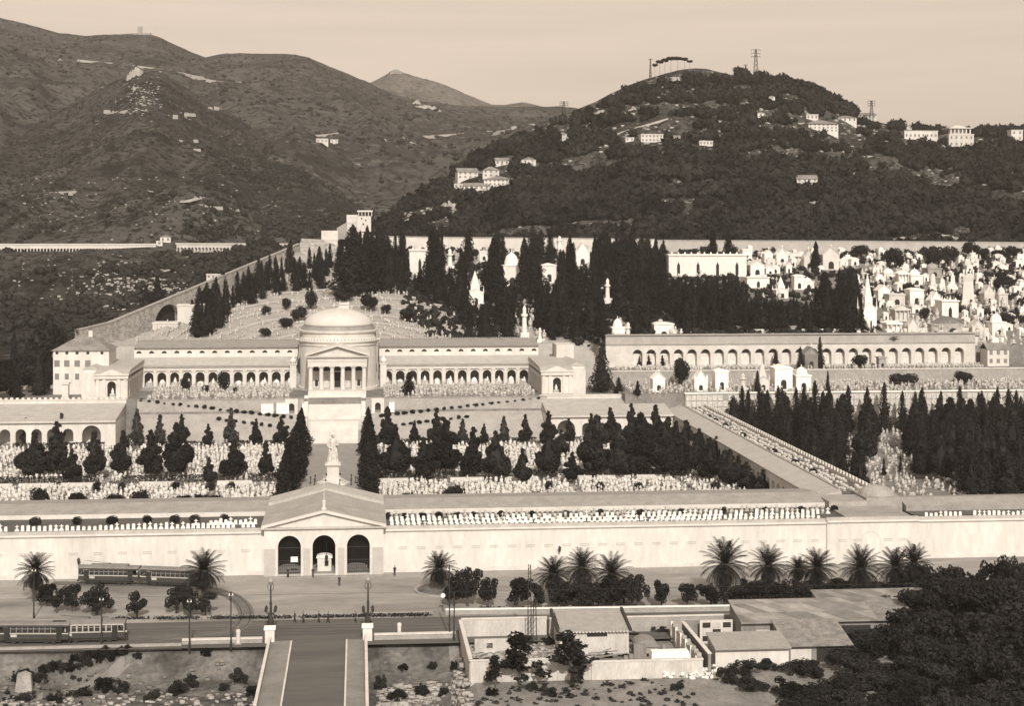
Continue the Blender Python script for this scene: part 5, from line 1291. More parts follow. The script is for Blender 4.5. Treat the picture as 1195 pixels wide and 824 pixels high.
house(556, 223, 30, 10, 'low white house lowest of the hamlet on the wooded hill', 'gablex', 1, 5, bv=R_, rz=-.15)
house(535, 221, 10, 6, 'tiny white outbuilding at the lower left of the hamlet', 'flat', 1, 2, bv=R_)
house(660, 163, 8, 8, 'little white house near the left skyline of the wooded hill', 'hip', 2, 2, bv=R_)
house(761, 166, 26, 9, 'long white farmhouse halfway up the wooded hill', 'flat', 2, 6, bv=R_)
house(735, 165, 10, 4, 'low pale shed left of the long farmhouse on the wooded hill', 'flat', 1, 2, bv=R_)
house(790, 163, 8, 5, 'small pale shed right of the long farmhouse on the wooded hill', 'gablex', 1, 2, bv=R_)
house(824, 170, 16, 5, 'low pale terrace building right of the farmhouse on the wooded hill', 'flat', 1, 4, bv=R_)
house(901, 119, 7, 8, 'small white house high on the wooded hill under the mast', 'hip', 2, 1, bv=R_)
house(888, 137, 8, 7, 'small pale house among trees below the mast', 'gable', 1, 1, bv=R_)
house(961, 154, 36, 15, 'big white villa of several wings on the right shoulder of the wooded hill', 'hip', 3, 7, bv=R_, rz=.05)
house(948, 140, 14, 6, 'pale flat roofed annexe behind the big white villa', 'flat', 1, 3, bv=R_)
house(989, 143, 22, 9, 'white house with low roof right of the big white villa', 'hip', 1, 4, bv=R_)
house(1012, 138, 22, 8, 'house with pale pitched roof on the skyline left of the small pylon', 'gablex', 1, 4, m=PLASTER2, bv=R_)
house(942, 217, 24, 13, 'grey stone house with gabled roof alone in the dark wood', 'gablex', 2, 4, m=PLASTER2, bv=R_, rz=-.1)
house(1075, 163, 40, 10, 'long low white building on the right skyline', 'flat', 1, 8, bv=R_)
house(1060, 140 + 8, 10, 6, 'small house half hidden by trees on the skyline', 'hip', 1, 2, m=PLASTER2, bv=R_)
v = house(1122, 172, 30, 15, 'large skyline villa with columned belvedere floor and flat roof, far right', 'flat', 2, 5, m=PLASTER2, bv=R_)
k = depth(v.location.x, v.location.y) / FOC; W_, z0 = 30 * k, 15 * k + .46
b = MB(); b.box(-W_ * .42, W_ * .42, 1.5, 11, z0, z0 + .4)
for i in range(6): b.box(-W_ * .4 + i * W_ * .155, -W_ * .4 + i * W_ * .155 + .7, 1.6, 2.2, z0 + .41, z0 + 3.4)
b.box(-W_ * .3, W_ * .3, 4.5, 9, z0 + .41, z0 + 3.4); b.build('belvedere', PLASTER, v)
b = MB(); b.box(-W_ * .48, W_ * .48, .8, 11.6, z0 + 3.41, z0 + 4.0); b.hip(-W_ * .3, W_ * .3, 3, 10, z0 + 4.01, 1.6, .3); b.build('belvedere_roof', STONE, v)
house(1187, 165, 14, 13, 'white house at the far right edge of the skyline', 'flat', 2, 2, bv=R_)
house(193, 283, 12, 9, 'small white gabled house standing beside the aqueduct', 'gable', 1, 2, bv=H1.bv)
house(186, 287, 7, 5, 'tiny white hut left of the gabled house by the aqueduct', 'flat', 1, 1, bv=H1.bv)
house(249, 326, 16, 5, 'low white flat roofed building behind the climbing wall', 'flat', 1, 3, bv=H1.bv)
for px, py, w, h, lab in ((163, 41.5, 5, 12, 'square tower of the fort on the left mountain top'), (156, 42, 12, 5, 'low fort wing left of the tower on the left mountain top'), (171, 43, 9, 6, 'low fort wing right of the tower on the left mountain top')):
    house(px, py, w, h, lab, 'flat', 1, 1, m=STONEG, p=pd(px, py + 1, 2290), name='hill_fort', cat='fort')
house(462, 85, 14, 6, 'round topped fort on the distant cone shaped peak', 'hip', 1, 3, m=STONEG, p=pd(462, 86, 3480), name='hill_fort', cat='fort', rh=.6)
house(376, 167, 14, 5, 'ruined pale building on the road cut of the far slope, left one', 'flat', 1, 3, m=PLASTER2, bv=H2.bv)
house(390, 168, 9, 5, 'ruined pale building on the road cut of the far slope, right one', 'flat', 2, 2, m=PLASTER2, bv=H2.bv)
for i, (px, py, w, h) in enumerate(((214, 134, 16, 4), (200, 137, 20, 4), (245, 127, 22, 4), (133, 131, 24, 3), (152, 90, 8, 5), (158, 104, 6, 4), (225, 165, 10, 3), (210, 165, 8, 3), (70, 226, 26, 2.5), (250, 243, 22, 2.5), (270, 245, 18, 2.5), (236, 240, 16, 2.5), (228, 175, 5, 3))):
    p = hit(px, py, H1.bv); k = depth(p.x, p.y) / FOC
    o = thing('dry_stone_wall', 'pale broken stretch of dry stone wall on the scrub hill', 'wall', p, random.uniform(-.15, .15), group='dry stone walls on the scrub hill')
    b = MB(); x = -w * k / 2
    while x < w * k / 2:
        l = random.uniform(2, 6); hh = h * k * random.uniform(.4, 1.0); y = random.uniform(-.6, .6); b.prism([(x, -1), (x + l, -1), (x + l - .2, hh * random.uniform(.7, 1)), (x + .3, hh)], y, y + 1.1); x += l * random.uniform(.9, 1.5)
    b.build('stones', ROCK, o)
def outcrop(px, py, w, h, bv, label):
    p = hit(px, py, bv); k = depth(p.x, p.y) / FOC; g = random.Random(px)
    a_, c_ = proj(p); VIS.append((a_ - w * .35, c_ - h * .8, a_ + w * .35, c_ - h * .2, depth(p.x, p.y)))
    b = MB(M=Matrix.Translation(-p))
    vs = [];n, m = 14, 7
    for j in range(m + 1):
        for i in range(n + 1):
            u, v_ = i / n, j / m; x = p.x + (u - .5) * w * k; y = p.y + v_ * h * k * 1.6
            e = math.sin(PI * u) * math.sin(PI * min(1, .12 + v_ * .88)); z = (drop(x, y, bv) or p.z) - .8 + e * (h * k * .45) * (.6 + .8 * g.random())
            vs.append((x + g.uniform(-.6, .6), y, z))
    b.add(vs, [(j * (n + 1) + i, j * (n + 1) + i + 1, (j + 1) * (n + 1) + i + 1, (j + 1) * (n + 1) + i) for j in range(m) for i in range(n)])
    o = b.build('rock_outcrop', ROCK); o.location = p; tag(o, label, 'rock')
outcrop(1098, 281, 70, 13, R_, 'big pale bare rock bank just above the boundary wall on the right')
outcrop(1050, 281, 30, 6, R_, 'low pale rock strip left of the big rock bank above the wall')
outcrop(523, 246, 26, 22, R_, 'pale rocky knoll at the left foot of the wooded hill')
outcrop(470, 262, 24, 10, R_, 'pale rock patch on the lower left edge of the wooded hill')
outcrop(700, 133, 18, 8, R_, 'pale scar of bare rock near the left skyline of the wooded hill')
outcrop(790, 95, 14, 10, R_, 'small pale rock patch just below the umbrella pines')
outcrop(733, 135, 26, 8, R_, 'broken pale rocks on the upper left of the wooded hill')
outcrop(500, 128, 34, 14, H2.bv, 'white quarry scar high on the far ridge')
outcrop(487, 122, 12, 12, H2.bv, 'small white scar left of the quarry on the far ridge')
outcrop(155, 92, 20, 20, H1.bv, 'pale rocky crest on top of the scrub hill')
# aqueduct along the scrub hill
def aqueduct(pa, pb, label, n):
    l = (pb - pa).length; a = math.atan2(pb.y - pa.y, pb.x - pa.x)
    r = thing('aqueduct', label, 'aqueduct', pa, a)
    b = MB(); b.arcade(0, l, 0, 2.2, -3.4, .9, [((i + .5) * l / n, l / n * .72, -1.5, -3.4, True) for i in range(n)], n=6); b.build('arches', surf('aqueduct_stone', .5, .66, .2, 6), r)
    b = MB(); b.box(-.5, l + .5, -.3, 2.5, .901, 1.6); b.build('channel', STONE, r)
    b = MB(); b.box(0, l, 2.4, 3.2, -9, -.5); b.build('retaining', DARK, r)
a0, a1, a2, a3 = (pd(-60, 288, 792), pd(182, 287.5, 806), pd(206, 287, 802), pd(350, 287.5, 770))
aqueduct(a0, a1, 'pale aqueduct on small arches crossing the scrub hill, left stretch', 64); aqueduct(a2, a3, 'pale aqueduct on small arches, right stretch ending behind the tower house', 34)
# pylons, mast, umbrella pines on the skyline
def pylon(px, py, top, w, label, arms=3, bv=R_):
    p = pd(px, py, 940 if px > 700 else 915); h = (py - top) * depth(p.x, p.y) / FOC + 2
    r = thing('power_pylon', label, 'pylon', p - Vector((0, 0, 2)))
    b = MB()
    for sx_ in (-1, 1):
        for sy_ in (-1, 1): b.tube((sx_ * w, sy_ * w, 0), (sx_ * w * .25, sy_ * w * .25, h), .16, .12, 5)
    n = 7
    for i in range(n):
        z0, z1 = h * i / n, h * (i + 1) / n; q0, q1 = w * (1 - .75 * i / n), w * (1 - .75 * (i + 1) / n)
        b.tube((-q0, -q0, z0), (q1, -q1, z1), .09, n=4); b.tube((q0, -q0, z0), (-q1, -q1, z1), .09, n=4); b.tube((-q0, q0, z0), (q1, q1, z1), .09, n=4)
    b.build('lattice', IRON, r)
    for i in range(arms):
        z = h * (.98 - .1 * i); a = w * 1.9; b = MB(); b.tube((-a, 0, z), (a, 0, z), .16, n=5)
        for x in (-a, a): b.tube((x, 0, z), (x, 0, z - .9), .1, n=4)
        b.build('crossarm', IRON, r)
pylon(882, 92, 57, 1.5, 'tallest lattice pylon on the skyline of the wooded hill')
pylon(870, 91, 75, .6, 'thin short mast just left of the tallest pylon', 1)
pylon(1017, 140, 117, 1.2, 'lattice pylon on the right skyline near the houses')
pylon(658, 136, 118, 1.3, 'lattice pylon on the left shoulder of the wooded hill')
pylon(759, 90, 68, .6, 'slim pole at the left end of the umbrella pines', 1)
PINE = [npmesh('pine_crown', *blob_mesh(700, s, [(random.uniform(-.5, .5), random.uniform(-.5, .5), .9, .35, .09) for _ in range(6)], .06), LEAFT) for s in (71, 72)]
PINET = trunk_mesh(.88, .028, .018, 5, .08)
for i, (px, base, top, w) in enumerate(((764, 88, 74, 7), (770, 86, 70, 9), (776, 85, 68, 9), (783, 83, 66, 10), (791, 82, 66, 11), (799, 81, 67, 10), (805, 81, 70, 7))):
    p = pd(px, base, 958); k = 958 / FOC; h = (base - top) * k + 1.0
    tree('umbrella_pine', 'umbrella pine, %s from the left in the row on the hill summit' % ORD[i], 'pine', p.x, p.y, p.z - 1, PINE[i % 2], PINET, (w * k / 1.5, w * k / 1.5, h), group='umbrella pines on the summit')

# tower house at the top of the climbing wall
def block(root, name, m, px0, px1, top, base, Y, dep, roof=None):
    a = py_(px0, base, Y); c = py_(px1, top, Y); b = W(root); b.box(a.x, c.x, Y, Y + dep, a.z - 3, c.z); b.build(name, m, root); return a, c
th = thing('tower_house', 'tall old tower house with a flat canopy roof at the top of the climbing wall', 'tower', py_(420, 296, 634))
block(th, 'tower', STONE, 420, 431.5, 262, 296, 634, 7)
block(th, 'upper_storey', STONE, 416, 433, 252, 262, 633.4, 8.4)
a, c = block(th, 'roof_canopy', MARBLE, 417, 435, 245.4, 247, 633, 8); 
b = W(th)
for i in range(5): b.box(a.x + .4 + i * (c.x - a.x - 1) / 4, a.x + .7 + i * (c.x - a.x - 1) / 4, 633.2, 633.5, py_(420, 252, 633).z, a.z - .01)
b.build('canopy_posts', STONE, th)
bpy.data.objects.remove([o for o in th.children if o.name.startswith('roof_canopy')][0])
b = W(th); b.box(a.x, c.x, 633, 641, a.z, c.z); b.build('roof_canopy', MARBLE, th)
for px, py, w, h in ((422, 255, 1.6, 1.8), (427, 257, 1.6, 1.8), (424, 261.5, 1.8, 2.2), (424.5, 269, 1.2, 3)):
    a = py_(px - w / 2, py + h / 2, 633.3); c = py_(px + w / 2, py - h / 2, 633.3); b = W(th); y = 633.3 if py < 262 else 633.9; b.box(a.x, c.x, y, y + .09, a.z, c.z); b.build('window', GLASS, th)
lh = thing('side_house', 'house wing with curved parapet and flagpole, left of the tower house', 'house', py_(407, 275, 637))
block(lh, 'wall', PLASTER2, 405, 419, 252, 275, 637, 7); a, c = block(lh, 'roof', STONE, 404.5, 419, 250.5, 252, 636.8, 7.4)
a = py_(411, 252, 638); b = W(lh); b.tube((a.x, 638, a.z), (a.x, 638, py_(411, 235, 638).z), .1, .06); b.build('flagpole', IRON, lh)
a = py_(393, 268, 636); c = py_(405, 259, 636); b = W(lh); b.prism([(a.x, a.z - 4), (c.x, a.z - 4), (c.x, c.z), (a.x, a.z + .8)], 636, 638); b.build('stair_wall', STONEG, lh)
lodge = thing('lodge', 'small square lodge with flat roof at the head of the climbing wall', 'house', py_(385, 292, 632))
block(lodge, 'wall', PLASTER2, 375.5, 394, 272, 292, 632, 7); block(lodge, 'roof', STONE, 375, 394.5, 269, 272, 631.8, 7.4)
a = py_(386, 279.5, 631.9); b = W(lodge); b.box(a.x - .35, a.x + .35, 631.9, 631.99, a.z, a.z + .9); b.build('window', GLASS, lodge)
bs = thing('bastion', 'rough stone bastion joining the climbing wall to the lodge', 'bastion', py_(360, 300, 630))
a = py_(350, 298, 630); b = W(bs); c = py_(378, 281, 630); b.prism([(a.x, a.z - 4), (c.x + 3, a.z - 6), (c.x, c.z + .5), (py_(352, 279, 630).x, c.z + 1), (a.x, c.z - 1)], 630, 636); b.build('wall', RUBBLE, bs)
b = W(bs); b.prism([(c.x + 3.01, a.z - 6), (c.x + 9, a.z - 6), (c.x + 6, c.z - 2), (c.x + .2, c.z)], 630.5, 636); b.build('buttress', RUBBLE, bs)
# buildings inside the climbing wall, left of the amphitheatre
def bldg(px0, px1, top, base, Y, dep, label, m, name='service_building', cat='building', rf=True, win=0):
    a, c = py_(px0, base, Y), py_(px1, top, Y); r = thing(name, label, cat, ((a.x + c.x) / 2, Y, a.z)); b = W(r); b.box(a.x, c.x, Y, Y + dep, a.z - 6, c.z); b.build('wall', m, r)
    if rf: b = W(r); b.box(a.x - .25, c.x + .25, Y - .25, Y + dep + .25, c.z + .01, c.z + .45); b.build('roof', STONE, r)
    for i in range(win):
        x = a.x + (c.x - a.x) * (i + .5) / win; b = W(r); b.box(x - .5, x + .5, Y - .06, Y - .01, a.z + 1, a.z + 2.4); b.build('window', GLASS, r)
    return r
bldg(207, 238, 357, 384, 532, 8, 'plain pale block with blank wall below the arches of the climbing wall', PLASTER2)
bldg(209, 237, 380, 388, 526, 2, 'low dark railing wall in front of the plain pale block', STONEG, 'railing_wall', 'wall', False)
r = bldg(178, 207, 378, 396, 524, 9, 'low pale shed left of the plain block below the climbing wall', PLASTER2); 
# big house left of the left pavilion
a, c = py_(62, 455, 462), py_(127, 409, 462)
hse = thing('custodian_house', 'big white house with grey hipped roof and shuttered windows beside the left pavilion', 'house', ((a.x + c.x) / 2, 462, 12.2))
b = W(hse); b.box(a.x, c.x, 462, 476, 11, c.z); b.build('wall', PLASTER, hse)
b = W(hse); b.hip(a.x, c.x, 462, 476, c.z + .01, 4.3, .6); o = b.build('roof', TILE, hse); b = W(hse); b.box(-98.2 + 16, -97 + 16, 468, 469, c.z + 2.5, c.z + 5.6); b.build('chimney', STONE, o)
for px in (66.5, 78, 90, 102.5, 119):
    x = py_(px, 420, 462).x
    b = W(hse); b.box(x - .42, x + .42, 461.93, 461.99, py_(px, 413.5, 462).z, py_(px, 410.5, 462).z); b.build('window', GLASS, hse)
    if px < 110: b = W(hse); b.box(x - .8, x + .8, 461.93, 461.99, py_(px, 428, 462).z, py_(px, 420.5, 462).z); o = b.build('window', surf('shutter', .16, .24, 1), hse)
    b = W(hse); b.box(x - .6, x + .6, 461.94, 461.99, py_(px, 443, 462).z, py_(px, 436, 462).z); b.build('window', surf('shutter', 0, 0), hse)
g_ = thing('gate_pier', 'pale gate pier with flat cap between the house and the left pavilion', 'pier', py_(76, 463, 449)); b = MB(); b.box(-.9, .9, 0, 1.8, -1, 3.6); b.build('shaft', STONE, g_); b = MB(); b.box(-1.2, 1.2, -.3, 2.1, 3.61, 4.1); b.build('cap', STONE, g_)

# ================================================================== chapels and monuments of the hill
def chapel(kind, px, base, h, w, label, p=None, m=None):
    p = p or hit(px, base); k = depth(p.x, p.y) / FOC; W_, Hh = w * k * 1.1, h * k * 1.05; D_ = W_ * 1.1
    a_, c_ = proj(p); VIS.append((a_ - w * .5, c_ - h, a_ + w * .5, c_ - h * .1, depth(p.x, p.y)))
    r = thing({'obelisk': 'obelisk', 'pillar': 'memorial_pillar', 'tower': 'tomb_tower', 'wallb': 'tomb_building'}.get(kind, 'chapel_tomb'), label, {'obelisk': 'obelisk', 'pillar': 'pillar', 'tower': 'tower', 'wallb': 'building'}.get(kind, 'chapel'), p)
    m = m or random.choice((PLASTER, MARBLE, MARBLE, STONE)); h2 = W_ / 2
    def door(z0=0.1, dw=.16, dh=.36, y=-.05, arched=True):
        b = MB(); a = W_ * dw; t = wallh * dh
        b.prism([(-a, z0)] + ([(-a * math.cos(PI * i / 8), z0 + t + a * math.sin(PI * i / 8)) for i in range(9)] if arched else [(-a, z0 + t), (a, z0 + t)]) + [(a, z0)], y, -.005); b.build('door', DARK, r)
    if kind in ('gable', 'brick', 'gothic'):
        wallh = Hh * (.66 if kind != 'gothic' else .55)
        b = MB(); b.box(-h2, h2, 0, D_, -2.5, wallh); b.box(-h2 - .15, h2 + .15, -.15, D_ + .15, -2.5, .35); b.build('wall', m, r)
        b = MB(); b.gable(-h2, h2, 0, D_, wallh, Hh - wallh - .3, .25, .25); b.prism([(-h2, wallh + .001), (h2, wallh + .001), (0, Hh - .32)], .03, D_ - .03); b.build('roof', m if kind != 'brick' else TILE, r); door()
        b = MB(); b.box(-.08, .08, .1, .3, Hh - .1, Hh + 1.1); b.box(-.35, .35, .12, .28, Hh + .55, Hh + .7); b.build('cross', MARBLE, r)
        if kind == 'gothic':
            for sx_ in (-1, 1): b = MB(); b.lathe([(.22, 0), (.22, wallh * 1.1), (.3, wallh * 1.12), (.02, wallh * 1.45)], (sx_ * h2, 0, 0), 6); b.build('pinnacle', m, r)
    elif kind == 'spire':
        wallh = Hh * .36
        b = MB(); b.box(-h2, h2, 0, D_, -2.5, wallh); b.gable(-h2, h2, 0, D_, wallh, Hh * .12, .2, .2); b.prism([(-h2, wallh + .001), (h2, wallh + .001), (0, wallh + Hh * .12)], .03, D_ - .03); b.build('wall', m, r)
        b = MB(); b.box(-h2 * .55, h2 * .55, D_ * .2, D_ * .2 + h2 * 1.1, wallh, Hh * .58); b.build('belfry', m, r)
        b = MB(); b.lathe([(h2 * .62, 0), (h2 * .4, Hh * .16), (.05, Hh * .42)], (0, D_ * .2 + h2 * .55, Hh * .58), 8); b.build('spire', m, r); door()
        for sx_ in (-1, 1):
            for y in (0, D_): b = MB(); b.lathe([(.2, wallh), (.24, wallh * 1.1), (.02, wallh * 1.6)], (sx_ * h2, y, 0), 6); b.build('pinnacle', m, r)
    elif kind in ('box', 'dome'):
        wallh = Hh * (.85 if kind == 'box' else .6)
        b = MB(); b.box(-h2, h2, 0, D_, -2.5, wallh); b.box(-h2 - .12, h2 + .12, -.12, D_ + .12, -2.5, .4); b.build('wall', m, r)
        b = MB(); b.box(-h2 - .25, h2 + .25, -.25, D_ + .25, wallh + .001, wallh + .4); b.build('cornice', m, r)
        if kind == 'box': b = MB(); b.prism([(-h2, wallh + .41), (h2, wallh + .41), (0, Hh)], -.1, D_); b.build('roof', m, r)
        else:
            b = MB(); b.lathe([(h2 * .8, 0), (h2 * .8, Hh * .08), (h2 * .62, Hh * .22), (h2 * .3, Hh * .3), (.15, Hh * .33), (.12, Hh * .42), (.02, Hh * .43)], (0, D_ / 2, wallh + .4), 16); b.build('dome', m, r)
        door()
        for sx_ in (-1, 1): b = MB(); b.box(sx_ * h2 * .8 - .14, sx_ * h2 * .8 + .14, -.16, -.005, .41, wallh - .02); b.build('pilaster', m, r)
    elif kind == 'temple':
        wallh = Hh * .7
        b = MB(); b.box(-h2, h2, 0, D_, -2.5, .5); b.build('base', m, r)
        for x in (-.85, -.3, .3, .85): b = MB(); b.lathe([(.22, .5), (.18, wallh)], (x * h2, .3, 0), 8); b.build('column', m, r)
        b = MB(); b.box(-h2 * .8, h2 * .8, 1.0, D_, .5, wallh); b.build('cella', m, r)
        b = MB(); b.box(-h2 - .15, h2 + .15, -.15, D_, wallh, wallh + .5); b.prism([(-h2 - .2, wallh + .51), (h2 + .2, wallh + .51), (0, Hh)], -.2, D_); b.build('roof', m, r)
    elif kind == 'obelisk':
        b = MB(); b.box(-h2, h2, -h2, h2, -2, Hh * .16); b.box(-h2 * .75, h2 * .75, -h2 * .75, h2 * .75, Hh * .16, Hh * .3); b.build('base', m, r)
        b = MB(); b.lathe([(h2 * .7, Hh * .3), (h2 * .45, Hh * .92), (.02, Hh)], (0, 0, 0), 4); b.build('shaft', m, r)
    elif kind == 'pillar':
        b = MB(); b.box(-h2, h2, -h2, h2, -2, Hh * .2); b.build('base', m, r); b = MB(); b.lathe([(h2 * .6, Hh * .2), (h2 * .5, Hh * .66), (h2 * .8, Hh * .68), (h2 * .8, Hh * .74), (h2 * .4, Hh * .75), (h2 * .45, Hh * .9), (.05, Hh)], (0, 0, 0), 10); b.build('shaft', m, r)
    elif kind == 'tower':
        wallh = Hh * .9
        b = MB(); b.lathe([(h2 * 1.5, -2), (h2 * 1.35, 0), (h2 * 1.0, Hh * .25), (h2 * .8, Hh * .7), (h2 * .95, Hh * .82), (h2 * .95, Hh * .9)], (0, h2, 0), 4); b.build('shaft', m, r)
        b = MB()
        for i in range(8): a = 2 * PI * i / 8; b.box(h2 * .8 * math.cos(a) - .25, h2 * .8 * math.cos(a) + .25, h2 + h2 * .8 * math.sin(a) - .25, h2 + h2 * .8 * math.sin(a) + .25, Hh * .9, Hh * random.uniform(.95, 1.02))
        b.build('battlement', m, r); b = MB(); b.box(-.4, .4, -h2 * .22, -h2 * .1, Hh * .1, Hh * .25); b.build('door', DARK, r)
    elif kind == 'wallb':
        wallh = Hh; D_ = min(D_, 9)
        b = MB(); b.box(-h2, h2, 0, D_, -3, wallh * .86); b.build('wall', m, r); b = MB(); b.box(-h2 - .3, h2 + .3, -.4, D_, wallh * .86 + .001, wallh * .93); b.build('cornice', m, r)
        n = max(3, int(W_ / 2.6)); b = MB()
        for i in range(n): x = -h2 + W_ * (i + .5) / n; b.lathe([(.3, 0), (.4, .4), (.1, .9)], (x, .3, wallh * .93), 6)
        b.build('urns', m, r)
        for i in range(max(1, n // 3)): x = -h2 + W_ * (i + .5) / max(1, n // 3); b = MB(); b.prism([(x - .6, .2), (x - .6, wallh * .45), (x, wallh * .6), (x + .6, wallh * .45), (x + .6, .2)], -.06, -.005); b.build('door', DARK, r)
    return r
BRIGHT = surf('pale_limestone', .66, .86, .8, 6, fine=.06, rand=.1)  # pale stone colour of the chapels and tomb houses
CH = [('spire', 1015, 385, 63, 15, 'tall white gothic chapel with needle spire, at the edge of the dark grove'),
 ('gable', 1032, 353, 20, 13, 'white gabled chapel just right of the needle spire'), ('box', 1047, 357, 14, 17, 'grey square tomb house between the gabled chapel and the twin stacked chapels'),
 ('temple', 1053, 375, 17, 16, 'white columned tomb temple right below the square grey tomb house'), ('dome', 1070, 334, 19, 13, 'upper of two stacked white chapels with rounded head'),
 ('box', 1070, 357, 20, 15, 'lower of two stacked white chapels with arched opening'), ('dome', 1039, 328, 14, 13, 'white rounded chapel near the top of the chapel hill, left of a pillared one'), ('temple', 1055, 333, 17, 12, 'narrow pillared chapel with bright roof beside the rounded one'),
 ('obelisk', 1089, 336, 16, 8, 'left obelisk of three among the chapels'), ('obelisk', 1100, 341, 15, 9, 'middle and lowest obelisk of three among the chapels'), ('obelisk', 1112, 337, 16, 8, 'right obelisk of three among the chapels'),
 ('dome', 1091, 324, 16, 15, 'dark ornate domed chapel above the three obelisks'), ('gothic', 1093, 363, 22, 12, 'slim white chapel with high pointed front below the obelisks'), ('wallb', 1109, 371, 21, 18, 'broad white tomb block with crowning cross left of the battlemented tower'),
 ('tower', 1133, 361, 44, 13, 'tall tapering white tower with battlements'), ('gothic', 1155, 355, 22, 11, 'narrow grey chapel right of the battlemented tower'), ('dome', 1171, 357, 21, 10, 'white domed chapel near the right edge, beyond the narrow grey one'),
 ('dome', 1166, 394, 27, 15, 'white bell topped chapel standing forward at the right end above the niche wall'), ('brick', 1112, 393, 22, 25, 'brown stone tomb with wide arch above the niche wall'), ('box', 1092, 393, 15, 10, 'small white square chapel left of the brown arched tomb'),
 ('gothic', 1066, 394, 22, 11, 'grey pointed chapel above the niche wall right of a low temple'), ('temple', 1044, 389, 14, 17, 'low white temple with pyramid roof above the niche wall'), ('gothic', 1142, 394, 20, 13, 'grey gothic shrine left of the bell topped chapel'),
 ('gable', 1003, 350, 14, 18, 'grey gabled tomb house just left of the needle spire'), ('gable', 970, 315, 26, 18, 'bright white gabled chapel under the grey boundary wall'), ('gothic', 944, 314, 22, 10, 'narrow grey gothic chapel left of the slim cypress under the boundary wall'),
 ('box', 872, 303, 12, 10, 'small white square chapel at the left end of the upper chapel row'), ('gothic', 913, 308, 18, 12, 'pale gothic chapel in the upper chapel row, third from its left end'), ('temple', 930, 309, 13, 14, 'white pillared tomb in the upper chapel row beside the gothic one'),
 ('gable', 897, 306, 14, 9, 'slim pale chapel in the upper chapel row, second from its left end'), ('gable', 884, 322, 18, 15, 'white chapel with steep gable at the right end of the long tomb building'), ('gable', 899, 321, 11, 9, 'small white chapel right of the steep gabled one'),
 ('box', 933, 338, 17, 11, 'bright square tomb on the edge of the grove, under the upper chapel row'), ('dome', 944, 337, 12, 11, 'bright rounded tomb beside the square one on the edge of the grove'), ('spire', 913, 348, 24, 13, 'broken white spired tomb rising from the grove left of the square tomb'), ('wallb', 885, 336, 13, 24, 'low white tomb building below the steep gabled chapel'),
 ('wallb', 826, 322, 26, 84, 'very long white tomb building crowned with urns above the dark grove'),
 ('spire', 555, 356, 38, 17, 'white spired chapel in a gap of the cypress grove, left one'), ('dome', 598, 337, 42, 19, 'tall white domed chapel in the cypress grove below the boundary wall'), ('box', 641, 330, 22, 15, 'white square tomb in a gap of the cypress grove right of the tall domed chapel'),
 ('pillar', 612, 396, 38, 9, 'white statue pillar low in the cypress grove behind the portico'), ('gothic', 680, 310, 26, 14, 'white pointed chapel high in the grove under the boundary wall'), ('pillar', 653, 294, 18, 7, 'white marble pillar at the top of the grove crossing the boundary wall'),
 ('pillar', 525, 315, 24, 9, 'white memorial pillar in the upper left of the cypress grove'), ('box', 565, 305, 12, 10, 'small white tomb high in the grove under the hill houses'), ('wallb', 490, 320, 30, 22, 'large white stepped tomb building left of the cypress grove'),
 ('pillar', 709, 354, 28, 8, 'white statue pillar alone in the middle of the dark grove'), ('dome', 722, 401, 28, 13, 'small white domed belfry chapel on top of the niche wall, left end'), ('pillar', 733, 399, 22, 9, 'white memorial pillar just right of the belfry chapel'),
 ('box', 775, 397, 20, 21, 'white columned tomb house on the niche wall edge'), ('pillar', 630, 399, 16, 6, 'small white statue pillar behind the portico roof'), ('pillar', 795, 398, 14, 5, 'small white pillar right of the columned tomb house'), ('pillar', 805, 398, 14, 5, 'second small white pillar right of the columned tomb house'), ('gable', 785, 394, 12, 9, 'grey little chapel right behind the columned tomb house')]
for kd, px, base, h, w, lab in CH:
    chapel(kd, px, base, h, w, lab, m=STONEG if 'dark ornate' in lab else STONE if 'grey' in lab else RUBBLE if 'brown' in lab else BRIGHT)
TR = [('gable', 769, 458, 22, 13, 'small white gabled chapel first from the left before the retaining wall'), ('gothic', 818, 458, 24, 13, 'white chapel with dark door, second from the left before the retaining wall'), ('box', 842.5, 458, 25, 14, 'plain white pedimented chapel, third from the left before the retaining wall'), ('pillar', 867, 458, 20, 10, 'grey statue pillar between the plain chapel and the ornate one'), ('spire', 891, 458, 34, 13, 'ornate grey chapel with crowning cross before the retaining wall'), ('box', 914.6, 458, 28, 19, 'largest white chapel with low pitched roof before the retaining wall'), ('dome', 938, 458, 26, 16, 'white ornate domed chapel at the right end of the chapel row')]
for kd, px, base, h, w, lab in TR:
    p = py_(px, base, 446 + (w - 13) * .1); p.z = 13.0; chapel(kd, px, base, h, w, lab, p=p, m=MARBLE if 'grey' not in lab else STONE)
p = py_(947, 430, 473); p.z = 17; chapel('brick', 947, 430, 25, 14, 'dark brick gabled chapel in front of the niche wall', p=p, m=BRICK)
p = py_(778, 430, 476); p.z = 17; chapel('pillar', 778, 430, 14, 5, 'small pale tomb pillar before the niches near the left end', p=p)
p = py_(1030, 430, 474); p.z = 17; chapel('box', 1030, 430, 13, 8, 'small dark tomb before the niches on the right', p=p, m=STONEG)
p = py_(1165, 428, 478); p.z = 17; house(1165, 428, 26, 26, 'low pale house with pitched roof closing the niche wall at the right', 'gablex', 2, 3, p=p, m=PLASTER2, name='end_house')
for px, lab in ((862, 'square grey pier on the upper edge of the niche wall, right of the white pillars'), (926, 'square grey pier on the upper edge of the niche wall, above the brick chapel')):
    p = py_(px, 392, 488); p.z = 27.4; r = thing('stone_pier', lab, 'pier', p); b = MB(); b.box(-.9, .9, 0, 1.8, 0, 2.3); b.build('shaft', STONEG, r); b = MB(); b.box(-1.1, 1.1, -.2, 2, 2.301, 2.6); b.build('cap', STONEG, r)
